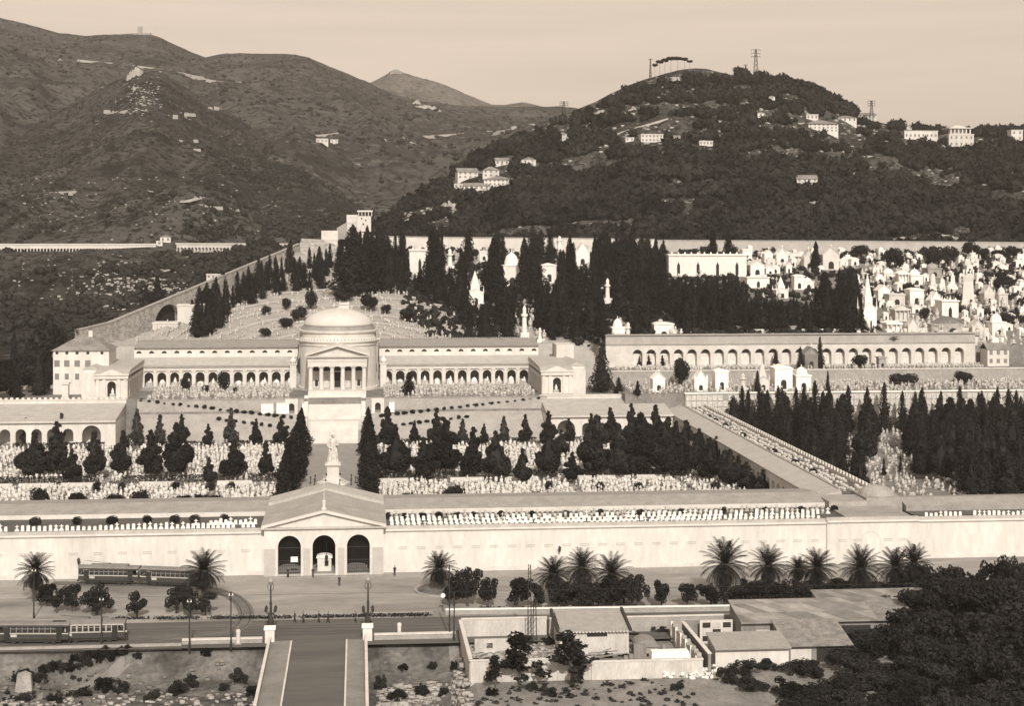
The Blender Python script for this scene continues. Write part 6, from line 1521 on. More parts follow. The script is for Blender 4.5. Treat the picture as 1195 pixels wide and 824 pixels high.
for px0, px1, lab in ((872, 918, 'low pale wall on the upper edge of the niche wall between the two piers'), (936, 1006, 'low pale wall on the upper edge of the niche wall right of the piers'), (1068, 1160, 'low white wall with small tombs above the right end of the niche wall')):
    a, c = py_(px0, 390, 489), py_(px1, 390, 489); r = thing('parapet_wall', lab, 'wall', ((a.x + c.x) / 2, 489, 27.4)); b = W(r); b.box(a.x, c.x, 489, 489.5, 27, 28.6); b.build('wall', STONE, r); b = W(r); b.box(a.x - .1, c.x + .1, 488.9, 489.6, 28.601, 28.9); b.build('coping', MARBLE, r)
a, c = py_(1137, 324, 600), py_(1200, 324, 600)
r = thing('retaining_wall', 'grey retaining wall high on the chapel hill at the right edge', 'wall', ((a.x + c.x) / 2, 600, a.z)); b = W(r); b.box(a.x, c.x + 12, 600, 600.8, a.z - 7, a.z); b.build('wall', STONEG, r); b = W(r); b.box(a.x - .2, c.x + 12, 599.8, 600.9, a.z + .01, a.z + .4); b.build('coping', STONE, r)
# small tomb houses packed between the larger chapels
def tombhouse(w, h, d, g):
    b = MB(); b.box(-w / 2, w / 2, 0, d, -2, h * .72); b.box(-w / 2 - .12, w / 2 + .12, -.12, d + .12, h * .72 + .001, h * .78)
    if g: b.gable(-w / 2, w / 2, 0, d, h * .78, h * .2, .12, .12); b.prism([(-w / 2, h * .781), (w / 2, h * .781), (0, h * .97)], .02, d - .02)
    else: b.box(-w * .3, w * .3, d * .2, d * .7, h * .781, h); b.box(-.08, .08, d * .4, d * .5, h, h + .8)
    me = b.mesh('tomb_house', BRIGHT); me.materials.append(DARK)
    q = MB(); q.v = list(b.v); q.f = list(b.f); n = len(q.f); q.prism([(-w * .16, .1), (-w * .16, h * .38), (0, h * .5), (w * .16, h * .38), (w * .16, .1)], -.05, -.004)
    me = q.mesh('tomb_house', BRIGHT); me.materials.append(DARK); me.polygons.foreach_set('material_index', [0] * n + [1] * (len(q.f) - n)); return me
THM = [tombhouse(2.2, 3.4, 2.4, True), tombhouse(2.8, 3.2, 2.6, False), tombhouse(1.8, 4.0, 2.0, True), tombhouse(3.2, 3.0, 2.8, True)]
tp_ = []
for i in range(1500):
    if len(tp_) > 120: break
    px, py = (random.uniform(1000, 1200), random.uniform(320, 403)) if i % 3 else (random.uniform(862, 1200), random.uniform(296, 320))
    p = hit(px, py)
    if any(a - 4 < px < c + 4 and t + 3 < py < bt + 5 for a, t, c, bt, hd in VIS if 1000 < px): continue
    if any((q - p).length < 4.6 for q in tp_): continue
    tp_.append(p); s_ = random.uniform(.75, 1.15); k = depth(p.x, p.y) / FOC
    o = link('tomb_house', random.choice(THM), None, p, random.uniform(-.25, .25), s_); tag(o, 'little pale tomb house packed among the larger chapels of the hill', 'tomb', 'little tomb houses of the chapel hill')
# crowded small tombs on the chapel hill
sp = []
for i in range(420):
    px, py = random.uniform(1005, 1200), random.uniform(322, 404)
    p = hit(px, py)
    if p: sp.append((random.randrange(5), p.x, p.y, p.z - .1, random.uniform(-.3, .3), random.uniform(.8, 1.9)))
for i in range(200):
    px, py = random.uniform(860, 1200), random.uniform(296, 318); p = hit(px, py)
    if p: sp.append((random.randrange(5), p.x, p.y, p.z - .1, random.uniform(-.3, .3), random.uniform(.8, 1.8)))
for a, bb, c, d_ in CLEAR:
    for i in range(14):
        p = hit(random.uniform(a, c), random.uniform(bb + 8, d_ + 1))
        if p: sp.append((random.randrange(5), p.x, p.y, p.z - .1, random.uniform(-.3, .3), random.uniform(.8, 2.0)))
scatter('field_of_graves', GRM, sp, WORN)
# woods of the far hills, kept off the houses and rocks
VIS += [(690, 135, 785, 174, 2000)] if False else []
wood('hill_wood', np.concatenate([HR.sample(9000, 0, .94), HR.sample(3500, 0, .35, 440, 1240), HR.sample(700, .93, 1.02, 860, 1010), HR.sample(900, .93, 1.02, 1040, 1240)]), (2.6, 6.5), 26, LEAFF, 1.0, -.5, 61, strata=.13)
wood('hill_wood', np.concatenate([HR.sample(2600, 0, .4, 700, 1260), HR.sample(600, .94, 1.0, 880, 1010)]), (4, 8), 26, LEAFF, 1.0, -.35, 67, strata=.2)
wood('scrub', H1.sample(5200, .12, .97, -100, 520), (.9, 2.6), 12, LEAFS, .8, .02, 62)
wood('scrub', H1.sample(2200, .0, .42, -100, 480), (1.5, 4.8), 16, LEAFS, .9, .04, 63)
wood('scrub', H1.sample(1500, .3, .8, 240, 500), (1.5, 4.2), 14, LEAFS, .9, -.15, 65)
wood('scrub', H1.sample(7000, .1, .98, -100, 520), (.6, 1.6), 7, LEAFS, .8, -.3, 68)
wood('scrub', H2.sample(3500, .1, .95, -60, 700), (1.2, 3), 6, LEAFS, .7, -.2, 69)
wood('scrub', H2.sample(1500, .1, .9, -60, 700), (2.5, 5), 8, LEAFS, .7, .15, 64)
# dark undergrowth on the chapel hill and grove floor
P = []
for i in range(4200):
    p = hit(random.uniform(470, 1210), random.uniform(292, 404))
    if p: P.append(p)
wood('undergrowth', np.array([tuple(p) for p in P]), (.9, 3.0), 16, LEAFT, .8, -.25, 66)
# ================================================================== FOREGROUND: bridge, trams, palms, lamps, yard, bank
# bridge with parapets and end pillars
BX0, BX1 = -13.2, 1.3
br = thing('bridge', 'wide bridge with pale pavements on both sides leading to the cemetery square', 'bridge', ((BX0 + BX1) / 2, 200, 0))
b = W(br); b.box(BX0, BX1, 140, 226, -1.6, .05); b.build('deck', ROAD, br)
for x0, x1 in ((BX0 + .3, BX0 + 3.3), (BX1 - 3.0, BX1 - .3)):
    b = W(br); b.box(x0, x1, 140, 225.5, .051, .2); b.build('pavement', surf('bridge_pavement', .17, .26, .25, 8, fine=.1), br)
    b = W(br); xx = x1 if x0 < -5 else x0; b.box(xx - .12, xx + .12, 140, 225.5, .201, .215); b.build('kerb', STONE, br)
for x in (BX0, BX1 - .3):
    b = W(br); b.box(x, x + .3, 140, 224.6, .052, 1.05); b.build('parapet', STONEG, br); b = W(br); b.box(x - .06, x + .36, 140, 224.6, 1.051, 1.2); b.build('parapet_coping', STONE, br)
for i in range(4):
    b = W(br); b.box(BX0 + 1, BX1 - 1, 150 + i * 22, 152.5 + i * 22, -6, -1.61); b.build('pier', STONEG, br)
for x, lab in ((BX0 + .1, 'pale square stone pillar ending the left parapet of the bridge'), (BX1 + .1, 'pale square stone pillar ending the right parapet of the bridge')):
    p = thing('bridge_pillar', lab, 'pillar', (x, 225.6, 0)); b = MB(); b.box(-.7, .7, -.7, .7, -.5, 2.0); b.build('shaft', STONE, p); b = MB(); b.box(-.85, .85, -.85, .85, 2.001, 2.3); b.build('cap', MARBLE, p)
for px, py, lab in ((278, 752, 'low white stone bollard on the river side of the road, left of the bridge'), (466, 744, 'low pale stone bollard on the river side of the road, right of the bridge')):
    q = pz(px, py, 0); p = thing('stone_bollard', lab, 'bollard', q); b = MB(); b.lathe([(.3, -1), (.3, 1.7), (.36, 1.75), (.3, 2.1), (.05, 2.2)], (0, 0, 0), 10); b.build('shaft', STONE, p); b = MB(); b.box(-.5, .5, -.5, .5, -1.5, .15); b.build('base', STONEG, p)
r = thing('embankment_wall', 'low river embankment wall right of the bridge beside the road', 'wall', (7, 225.5, 0)); b = W(r); b.box(2.4, 14.6, 225.3, 225.8, -4, .75); b.build('wall', STONEG, r); b = W(r); b.box(2.4, 14.6, 225.2, 225.9, .751, .95); b.build('coping', STONE, r)
r = thing('embankment_wall', 'low river embankment wall left of the bridge beside the road', 'wall', (-20, 225.5, 0)); b = W(r); b.box(-26, -14.2, 225.3, 225.8, -4, .6); b.box(-90, -26.01, 224.6, 225.0, -4, .4); b.build('wall', STONEG, r); b = W(r); b.box(-26, -14.2, 225.2, 225.9, .601, .8); b.build('coping', STONE, r)

# ---- trams
def make_tram(label, motor=True, L=10.6, open_=False):
    r = thing('tram_car', label, 'tram'); h = L / 2; wd = 1.1
    b = MB(); b.prism([(-h + .15, .75), (-h, .95), (-h + .05, 1.75), (h - .05, 1.75), (h, .95), (h - .15, .75)], -wd, wd); b.build('body', TRAMG, r)
    b = MB(); b.box(-h + .06, h - .06, -wd - .015, -wd - .002, 1.56, 1.72); b.box(-h + .06, h - .06, wd + .002, wd + .015, 1.56, 1.72); b.build('belt_rail', TRAML, r)
    n = 8; x0, x1 = -h + 1.9, h - 1.9
    b = MB()
    for i in range(n + 1):
        x = x0 + (x1 - x0) * i / n
        for y in (-wd, wd - .1): b.box(x - .06, x + .06, y, y + .1, 1.751, 2.85)
    for x in (-h + .05, -h + .95, h - 1.05, h - .15):
        for y in (-wd, wd - .1): b.box(x, x + .1, y, y + .1, 1.751, 2.85)
    b.box(-h + .05, h - .05, -wd, wd, 2.6, 2.86); b.build('window_posts', TRAMG if not open_ else TRAML, r)
    for i in range(n):
        xa = x0 + (x1 - x0) * i / n + .07; xb = x0 + (x1 - x0) * (i + 1) / n - .07
        for y in (-wd + .03, wd - .06):
            b = MB(); b.box(xa, xb, y, y + .03, 1.77, 2.59); w_ = b.build('window', GLASS, r)
            if y < 0: b = MB(); b.box(xa, xb, y - .035, y - .002, 2.3, 2.34); b.box(xa, xa + .04, y - .035, y - .002, 1.77, 2.59); b.build('sash', TRAML, w_)
    for x in (-h + 1.0, h - 1.85):
        for y in (-wd - .02, wd + .002):
            b = MB(); b.box(x, x + .85, y, y + .018, .7, 2.55); b.build('door', DARK, r)
    for sg in (-1, 1):
        b = MB(); b.box(sg * h * .992 - .02, sg * h * .992 + .02, -wd + .15, wd - .15, 1.8, 2.55); b.build('windscreen', GLASS, r)
        b = MB(); b.box(*sorted((sg * (h + .02), sg * (h + .3))), -wd + .2, wd - .2, .55, .75); b.build('bumper', IRON, r)
        b = MB(); b.tube((sg * h, 0, 1.35), (sg * (h + .12), 0, 1.35), .14, .14, 10); b.build('headlight', MARBLE, r)
    b = MB(); b.prismx([(-wd - .08, 2.87), (wd + .08, 2.87), (wd + .02, 3.02), (wd * .5, 3.16), (-wd * .5, 3.16), (-wd - .02, 3.02)], -h - .05, h + .05); b.build('roof', TRAMR, r)
    if motor:
        b = MB(); b.box(-h + 2, h - 2, -.55, .55, 3.161, 3.42); b.build('clerestory', TRAMR, r)
        b = MB(); b.tube((0, 0, 3.42), (0, 0, 3.62), .12); b.tube((0, 0, 3.6), (-4.2, 0, 3.95), .04, .03, 5); b.build('trolley_pole', IRON, r)
    b = MB(); b.box(-h + 1.2, h - 1.2, -wd + .2, wd - .2, .35, .74); b.build('underframe', IRON, r)
    for x in (-h * .55, -h * .35, h * .35, h * .55):
        for y in (-.75, .75): b = MB(); b.tube((x, y - .07, .36), (x, y + .07, .36), .36, .36, 14); b.build('wheel', IRON, r)
    b = MB(); b.box(-h + 2.0, -h + 2.9, -wd - .03, -wd - .016, 1.12, 1.5); b.build('number_plate', TRAML, r)
    return r
t1 = make_tram('dark tram motor car with trolley pole parked along the cemetery wall'); 
def put(t, px0, px1, py, Z=0.05):
    p, q = pz(px0, py[0], Z), pz(px1, py[1], Z); m = (p + q) / 2; t.location = m; t.rotation_euler[2] = math.atan2(q.y - p.y, q.x - p.x)
put(t1, 94, 163, (681, 682))
t2 = make_tram('dark tram trailer coupled behind the parked motor car, partly behind the palm', False); put(t2, 168, 234, (682.5, 685))
t3 = make_tram('dark tram trailer at the left edge of the road beside the river bank', False); put(t3, 10, 72, (750.5, 750.5))
t4 = make_tram('tram motor car with pale window frames leading the trailer on the road', True, open_=True); put(t4, 73, 136, (749.5, 748))

# ---- palms
def palm_mesh(seed, nf=76):
    g = np.random.default_rng(seed); V, F = [], []
    for i in range(nf):
        t = (i + .5) / nf; az = i * 2.39996 + g.uniform(-.2, .2); el0 = math.pi / 2 * (1 - 1.55 * t ** .9) + g.uniform(-.06, .06); L_ = g.uniform(.85, 1.05) * (1.0 if t < .8 else .8)
        pos = np.array([0., 0., 0.]); n = 11; el = el0; pts = [pos.copy()]; tan = []
        for k in range(n):
            d = np.array([math.cos(az) * math.cos(el), math.sin(az) * math.cos(el), math.sin(el)]); tan.append(d); pos = pos + d * L_ / n; pts.append(pos.copy()); el -= (.045 + .05 * t) * (1 + k * .10)
        side = np.array([-math.sin(az), math.cos(az), 0])
        for k in range(1, n):
            up = np.cross(tan[k], side) * -1; wl = .24 * math.sin(PI * (k + .8) / (n + 1.2)) ** .7
            for sg in (-1, 1):
                for q in (0, .5):
                    p = pts[k] * (1 - q) + pts[k + 1] * q; e = p + (side * sg * .8 + tan[k] * .65 + up * .28) * wl * g.uniform(.85, 1.1)
                    o = len(V); V += [p - tan[k] * .012, p + tan[k] * .018, e]; F.append((o, o + 1, o + 2))
            o = len(V); s_ = side * .008; V += [pts[k] - s_, pts[k] + s_, pts[k + 1]]; F.append((o, o + 1, o + 2))
    return np.array(V), np.array(F)
PALM = [npmesh('palm_fronds', *palm_mesh(s), LEAFP) for s in (81, 82, 83)]
def ptrunk(h):
    b = MB(); z = -.3; k = 0; prof = []
    while z < h:
        prof += [(.36 + .04 * (k % 2), z), (.42 - .04 * (k % 2), z + .16)]; z += .2; k += 1
    prof += [(.5, h), (.62, h + .35), (.45, h + .75)]; b.lathe(prof, (0, 0, 0), 12); return b.mesh('trunk', BARKP)
PT = {}
def palm(px, top, base, wpx, label, sp=None):
    p = pz(px, base, 0); k = depth(p.x, p.y) / FOC; Rr = wpx * k / 2 * 1.18; H_ = (base - top) * k; ht = H_ - Rr * .8
    ht = max(1.2, ht)
    r = thing('palm_tree', label, 'palm', p, random.uniform(0, 6), 'palms of the cemetery square')
    key = round(ht, 1); PT.setdefault(key, ptrunk(key)); link('trunk', PT[key], r)
    link('crown', PALM[sp if sp is not None else random.randrange(3)], r, (0, 0, ht + .45), 0, (Rr / .92, Rr / .92, Rr / .92 * random.uniform(.85, 1.12)))
    r.rotation_euler[0] = random.uniform(-.06, .06); r.rotation_euler[1] = random.uniform(-.06, .06)
palm(40, 652, 702, 42, 'palm with rather bare trunk at the left edge of the square')
palm(237, 648, 704, 48, 'bushy palm standing in front of the tram trailer')
palm(514, 649, 690, 40, 'single bushy palm in a round bed right of the gatehouse')
for px, top, base, w, lab in ((646, 653, 702, 44, 'first palm of the long row right of the square'), (678, 645, 702, 44, 'second and tallest of the first three palms in the long row'), (715, 653, 702, 44, 'third palm of the long row'), (846, 638, 700, 54, 'largest palm of the row, alone right of the small round trees'), (898, 643, 698, 46, 'palm next right of the largest palm'), (930, 653, 696, 32, 'small palm squeezed between two bigger ones'), (952, 646, 697, 44, 'palm just right of the small squeezed palm'), (1003, 645, 697, 48, 'palm below the blind arch of the corner block'), (1046, 645, 697, 46, 'palm second from the right below the corner block'), (1066, 643, 699, 40, 'last palm of the row at the wall corner')):
    palm(px, top, base, w, lab)
# planting ring round the single palm
p = pz(514, 689, 0); r = thing('planting_bed', 'round kerbed planting bed under the single palm', 'bed', p); b = MB(); b.lathe([(4.6, 0), (4.6, .25), (4.2, .3), (4.1, .2)], (0, 0, 0), 28, sy=1.1); b.build('kerb', STONEG, r); b = MB(); b.lathe([(4.0, .2), (2.5, .5), (.1, .6)], (0, 0, 0), 20, sy=1.1); b.build('soil', BANK, r)
# ---- round street trees of the square
STREET = [npmesh('leafy_crown', *blob_mesh(2200, s, [(random.uniform(-.42, .42), random.uniform(-.42, .42), random.uniform(.34, .95), random.uniform(.13, .27), random.uniform(.10, .2)) for _ in range(19)], .05, .5), LEAFT) for s in (111, 112, 113, 114)]
def stree(px, base, top, w, label, lean=0.0):
    p = pz(px, base, 0); k = depth(p.x, p.y) / FOC; h = (base - top) * k
    r = tree('street_tree', label, 'tree', p.x, p.y, 0, random.choice(STREET), ROUNDT, (w * k / 1.35, w * k / 1.35, h / 1.12), group='small clipped trees of the square'); return r
ST_ = [(54, 708, 682, 28, 'left end'), (66, 716, 686, 22, 'left end, in front'), (84, 714, 682, 26, 'left end, third'), (113, 718, 679, 40, 'left end, widest'), (160, 721, 689, 25, 'left, standing alone'), (206, 716, 681, 34, 'left of the bushy palm'), (222, 720, 686, 28, 'below the bushy palm'), (240, 719, 690, 26, 'right below the bushy palm'),
       (530, 708, 672, 30, 'just right of the single palm'), (546, 708, 662, 36, 'second right of the single palm'), (570, 709, 674, 26, 'third right of the single palm'), (606, 712, 672, 34, 'left of the twin posts'), (628, 712, 680, 22, 'right of the twin posts'),
       (652, 712, 678, 42, 'below the first palm of the row'), (686, 712, 676, 44, 'below the tallest of three palms'), (716, 711, 674, 44, 'below the third palm of the row'), (744, 711, 670, 34, 'right of the three palms'), (772, 710, 676, 22, 'small one left of the largest palm'), (802, 709, 678, 24, 'small one nearest the largest palm'), (830, 709, 680, 34, 'below the largest palm at left'), (858, 708, 682, 36, 'below the largest palm at right'), (884, 707, 676, 38, 'between the largest palm and its neighbour'), (912, 706, 676, 38, 'below the small squeezed palm'), (938, 706, 678, 30, 'right below the small squeezed palm')]
ST_ += [(x, 703 - (x - 800) * .02, 676 + (i % 3) * 3, 36, 'in the band under the palms, %s from the largest palm' % ORD[i]) for i, x in enumerate((870, 892, 908, 926, 948, 968, 986, 1006, 1026, 1046, 1064))]
ST_ += [(x, 704, 680, 34, 'behind the first three palms, %s from the twin posts' % ORD[i]) for i, x in enumerate((660, 676, 696, 708, 728))]
for px, base, top, w, lab in ST_: stree(px, base, top, w, 'small dark street tree, ' + lab)
# low hedge tufts along the square edge
def tufts(pts, w, h, n, label, name='hedge', Z=.1):
    P = []
    for (x0, y0), (x1, y1) in zip(pts, pts[1:]):
        a, c = pz(x0, y0, 0), pz(x1, y1, 0); m = int((c - a).length * n); t = rng.uniform(0, 1, m)
        keep = np.array([noise.noise(Vector((a.x + (c.x - a.x) * q) * Vector((.35, 0, 0)).x * Vector((1, 0, 0)) + Vector((0, y0, 0)))) > -.25 for q in t])
        t = t[keep]; m = len(t)
        P.append(np.stack([a.x + (c.x - a.x) * t + rng.normal(0, w, m), a.y + (c.y - a.y) * t + rng.normal(0, w, m), Z + h * rng.uniform(0, 1, m) ** 1.5], 1))
    V, F = leaf_tris(np.concatenate(P), .16)
    return tag(link(name, npmesh(name, V, F, LEAFB)), kind='stuff')
tufts([(120, 724), (220, 723), (330, 722), (500, 719)], .28, .4, 60, '', 'grass')
tufts([(560, 711), (720, 713), (860, 711)], .3, .35, 40, '', 'grass')
# kerb wall of the long palm bed
r = thing('low_wall', 'long low pale wall along the road in front of the palm row', 'wall', pz(690, 716, 0)); p, q = pz(520, 718, 0), pz(872, 713, 0)
b = W(r); b.add([(p.x, p.y, -.1), (q.x, q.y, -.1), (q.x, q.y + .4, -.1), (p.x, p.y + .4, -.1), (p.x, p.y, .75), (q.x, q.y, .75), (q.x, q.y + .4, .75), (p.x, p.y + .4, .75)], [(0, 1, 5, 4), (1, 2, 6, 5), (2, 3, 7, 6), (3, 0, 4, 7), (4, 5, 6, 7)]); b.build('wall', STONEG, r)
b = W(r); b.add([(p.x, p.y - .08, .751), (q.x, q.y - .08, .751), (q.x, q.y + .48, .751), (p.x, p.y + .48, .751), (p.x, p.y - .08, .9), (q.x, q.y - .08, .9), (q.x, q.y + .48, .9), (p.x, p.y + .48, .9)], [(0, 1, 5, 4), (1, 2, 6, 5), (2, 3, 7, 6), (3, 0, 4, 7), (4, 5, 6, 7)]); b.build('coping', MARBLE, r)

# ---- street lamps, posts
def candelabra(px, base, top, label):
    p = pz(px, base, 0); k = depth(p.x, p.y) / FOC; h = (base - top) * k
    r = thing('street_lamp', label, 'street lamp', p, group='ornate lamps at the bridge head')
    b = MB(); b.lathe([(.75, 0), (.7, .5), (.45, .8), (.5, 1.6), (.32, 2.2), (.2, 2.4), (.17, h * .5), (.24, h * .52), (.13, h * .55), (.1, h * .86)], (0, 0, 0), 12); b.build('post', IRON, r)
    for i in range(4):
        a = PI / 4 + i * PI / 2; c, s = math.cos(a) * 1.0, math.sin(a) * 1.0; z = 3.1
        b = MB(); b.tube((0, 0, 2.5), (c * .7, s * .7, z - .3), .06, n=6); b.tube((c * .7, s * .7, z - .3), (c, s, z), .05, n=6); arm = b.build('arm', IRON, r)
        b = MB(); b.lathe([(.08, 0), (.24, .15), (.26, .4), (.1, .62), (.02, .75)], (c, s, z), 8); b.build('globe', IRON, arm)
    b = MB(); b.lathe([(.1, h * .86), (.16, h * .865), (.42, h * .92), (.42, h * .93), (.1, h * .985), (.02, h)], (0, 0, 0), 8); b.build('lantern', surf('lamp_pane', .25, .35, 2), r)
    b = MB()
    for sx_ in (-1, 1):
        pr = None
        for i in range(9):
            a = PI * i / 8 - PI / 2; q = (sx_ * (.15 + .32 * math.cos(a)), 0, h * .82 + .55 * math.sin(a))
            if pr: b.tube(pr, q, .045, n=5)
            pr = q
    b.build('scroll', IRON, r)
candelabra(316, 737, 674, 'ornate tall lamp with four lower arms at the left bridge head')
candelabra(429.5, 737, 672, 'ornate tall lamp with four lower arms at the right bridge head')
def pole(px, base, top, label, kind='tube', arm=0):
    p = pz(px, base, 0); k = depth(p.x, p.y) / FOC; h = (base - top) * k
    r = thing('tram_pole', label, 'pole', p)
    if kind == 'tube':
        b = MB(); b.lathe([(.16, -.3), (.16, .9), (.11, 1.0), (.08, h), (.12, h + .05), (.02, h + .25)], (0, 0, 0), 8); b.build('post', IRON if arm <= 1 else STONEG, r)
    else:
        b = MB()
        for s in (-.28, .28):
            for y in (-.2, .2): b.tube((s, y, -.3), (s * .6, y * .6, h), .05, n=5)
        n = int(h / .8)
        for i in range(n): z = h * i / n; z2 = h * (i + 1) / n; b.tube((-.28 * (1 - .4 * i / n), -.2, z), (.28 * (1 - .4 * i / n), -.2, z2), .035, n=4)
        b.build('post', IRON, r)
    if arm:
        b = MB(); b.tube((0, 0, h * .9), (0, -2.6, h * .93), .05, n=6); b.tube((0, 0, h * .99), (0, -1.7, h * .925), .025, n=4); b.build('bracket', IRON, r)
        b = MB()
        for x in (-.25, .25): b.tube((x, 0, h * .95), (x, 0, h * .95 + .3), .06, n=6)
        b.tube((-.35, 0, h * .95), (.35, 0, h * .95), .04, n=5); b.build('insulators', MARBLE, r)
pole(39.5, 722, 664, 'thin pale pole in front of the bare trunked palm', arm=1)
pole(118.5, 752, 698, 'thin pole rising between the two trams on the road', arm=1)
pole(221, 758, 700, 'thin dark pole on the river side of the road, below the bushy palm', arm=1)
pole(269.5, 756, 692, 'dark pole standing inside the curve of the tram track', arm=1)
pole(524.5, 745, 661, 'tall pole just right of the single palm, the left of two', arm=1)
pole(530, 748, 693, 'shorter dark pole beside the taller one right of the single palm')
pole(618, 747, 659, 'tall lattice post of a pair behind the yard wall, left one', 'lattice', 1)
pole(624, 748, 700, 'shorter lattice post of a pair behind the yard wall, right one', 'lattice')
pole(699, 712, 693, 'short thin pole below the third palm'); pole(873.5, 707, 690, 'short thin pole under the palm right of the largest one'); pole(935, 703, 688, 'short thin pole under the small squeezed palm')
r = thing('round_sign', 'small white round sign on a post by the two poles right of the single palm', 'sign', pz(517, 714, 0)); b = MB(); b.tube((0, 0, 0), (0, 0, 2.7), .05); b.build('post', IRON, r); b = MB(); b.tube((0, -.1, 2.6), (0, -.03, 2.6), .36, .36, 20); b.build('disc', MARBLE, r)

# ---- people
def person_mesh(skirt=False, stride=.22):
    b = MB()
    sp_ = stride
    if skirt: b.lathe([(.24, .12), (.22, .5), (.19, .85), (.15, 1.0)], (0, 0, 0), 12, sy=.8)
    for sg in (-1, 1):
        f = sp_ * sg
        b.tube((sg * .09, f, .06), (sg * .09, f * .55, .48), .055, .075, 8); b.tube((sg * .09, f * .55, .48), (sg * .08, 0, .9), .075, .1, 8)
        b.ball((sg * .09, f - .06, .05), .09, .6, 1.3, .55, 5)
        b.tube((sg * .2, 0, 1.4), (sg * .25, -f * .5, 1.14), .055, .047, 7); b.tube((sg * .25, -f * .5, 1.14), (sg * .23, -f * .8 - .06, .9), .047, .035, 7); b.ball((sg * .23, -f * .8 - .08, .85), .05, n=4)
    b.lathe([(.15, .84), (.17, .95), (.15, 1.1), (.19, 1.32), (.2, 1.42), (.1, 1.5), (.055, 1.53), (.055, 1.58)], (0, 0, 0), 14, sy=.65)
    b.ball((0, -.01, 1.66), .1, .85, .95, 1.2, 8); b.ball((0, -.11, 1.65), .025, n=4); b.ball((0, .01, 1.71), .105, .95, 1.0, .9, 6)
    me = b.mesh('person', CLOTH)
    # one skin: voxel-free weld through a remesh of the joined volumes
    o = bpy.data.objects.new('tmp', me); COL.objects.link(o); m = o.modifiers.new('r', 'REMESH'); m.mode = 'VOXEL'; m.voxel_size = .028
    dg = bpy.context.evaluated_depsgraph_get(); dg.update(); me2 = bpy.data.meshes.new_from_object(o.evaluated_get(dg)); bpy.data.objects.remove(o)
    me2.materials.clear(); me2.materials.append(CLOTH); me2.materials.append(SKIN)
    for p in me2.polygons:
        z = p.center.z; p.material_index = 1 if (1.5 < z < 1.70 and p.center.y < .03) or (z < .93 and z > .78 and abs(p.center.x) > .19) else 0
    me2.polygons.foreach_set('use_smooth', [True] * len(me2.polygons))
    return me2
PM = [person_mesh(False), person_mesh(True, .1), person_mesh(False, .12)]
for px, py, k, a, lab in ((396, 684, 0, 0, 'person in dark clothes walking across the square towards the gatehouse'), (336, 674, 1, 1.2, 'person in a long dark skirt standing before the left arch of the gatehouse'), (366, 668.5, 2, .5, 'person standing at the foot of the middle arch of the gatehouse'), (344, 727, 0, 1.5, 'person walking on the road, first one right of the left lamp'), (354, 727, 1, 1.5, 'person in a dark skirt walking on the road, second one right of the left lamp'), (372, 727, 2, 1.4, 'person in dark clothes on the road midway between the lamps'), (383, 727.5, 0, -1.4, 'person striding on the road, just right of the midway one'), (415, 727, 2, 1.5, 'person in dark clothes on the road close to the right lamp'), (460, 666, 2, 0, 'person in dark clothes standing close to the wall right of the gatehouse')):
    p = pz(px, py, .11 if py < 675 else .04)
    if py < 670: p.y = min(p.y, 267.0)
    o = link('person', PM[k], None, p, a); tag(o, lab, 'person')

# ---- yard with rubble walls, hut and sheds, lower right
def wall_seg(x0, x1, y0, y1, z0, z1, label, m=PLASTER2, cop=True, name='yard_wall'):
    r = thing(name, label, 'wall', ((x0 + x1) / 2, (y0 + y1) / 2, z0)); b = W(r); b.box(x0, x1, y0, y1, z0 - 1, z1); b.build('wall', m, r)
    if cop: b = W(r); b.box(x0 - .08, x1 + .08, y0 - .08, y1 + .08, z1 + .002, z1 + .16); b.build('coping', STONE, r)
    return r
YM = surf('stained_yard_plaster', .36, .62, .35, 8, contrast=.28, fine=.12, stretch=(1, 1, .35))
fw = wall_seg(15.3, 32.0, 204.6, 205.0, -.5, 2.4, 'stained pale front wall of the yard, left part with a narrow door slit', YM)
b = W(fw); b.box(30.1, 30.9, 204.54, 204.59, -.4, 1.5); b.build('door', DARK, fw)
wall_seg(32.01, 47.6, 204.4, 204.8, -.5, 1.9, 'stained pale front wall of the yard, lower right part', YM)
wall_seg(15.2, 15.6, 205.01, 226.2, -.5, 2.4, 'long side wall of the yard seen edge on, left of the front wall', YM)
wall_seg(15.6, 28.5, 226.0, 226.4, -.5, 2.6, 'pale back wall of the yard beside the road, left part', YM)
wall_seg(28.6, 57, 226.6, 227, -.5, 2.2, 'pale back wall of the yard beside the road, right part', surf('dull_plaster', .26, .40, .4, 8, fine=.1))
rw_ = wall_seg(47.2, 47.6, 204.81, 224.5, -.5, 1.9, 'side wall with broken stones on top and white posts, right of the yard', YM, False)
for i in range(6): b = W(rw_); b.box(46.9, 47.19, 206 + i * 3.3, 206.3 + i * 3.3, -.5, 2.5 if i else 2.0); b.build('post', MARBLE, rw_)
b = W(rw_); rr = random.Random(4)
for i in range(22): y = 205 + i * .86; b.box(47.1 - rr.random() * .1, 47.7 + rr.random() * .1, y, y + rr.uniform(.4, .85), 1.905, 1.92 + rr.uniform(.05, .55))
b.build('loose_stones', ROCK, rw_)
hut = thing('yard_hut', 'pale hut with dark slit window and low tiled roof in the yard', 'hut', (34.3, 217, -.5))
b = W(hut); b.box(29.3, 39.5, 217, 223.5, -1, 2.95); b.build('wall', YM, hut)
b = W(hut); b.prismx([(216.5, 2.8), (216.5, 3.02), (224, 4.12), (224, 3.9), (223.4, 2.97), (217.1, 2.96)], 29.4, 39.4); b.build('roof', surf('hut_roof', .26, .36, .8, 6, fine=.15), hut)
for x in (28.75, 39.45): b = W(hut); b.prismx([(216.3, 2.9), (216.3, 3.25), (224.2, 4.5), (224.2, 3.8)], x, x + .4); b.build('verge', IRON, hut)
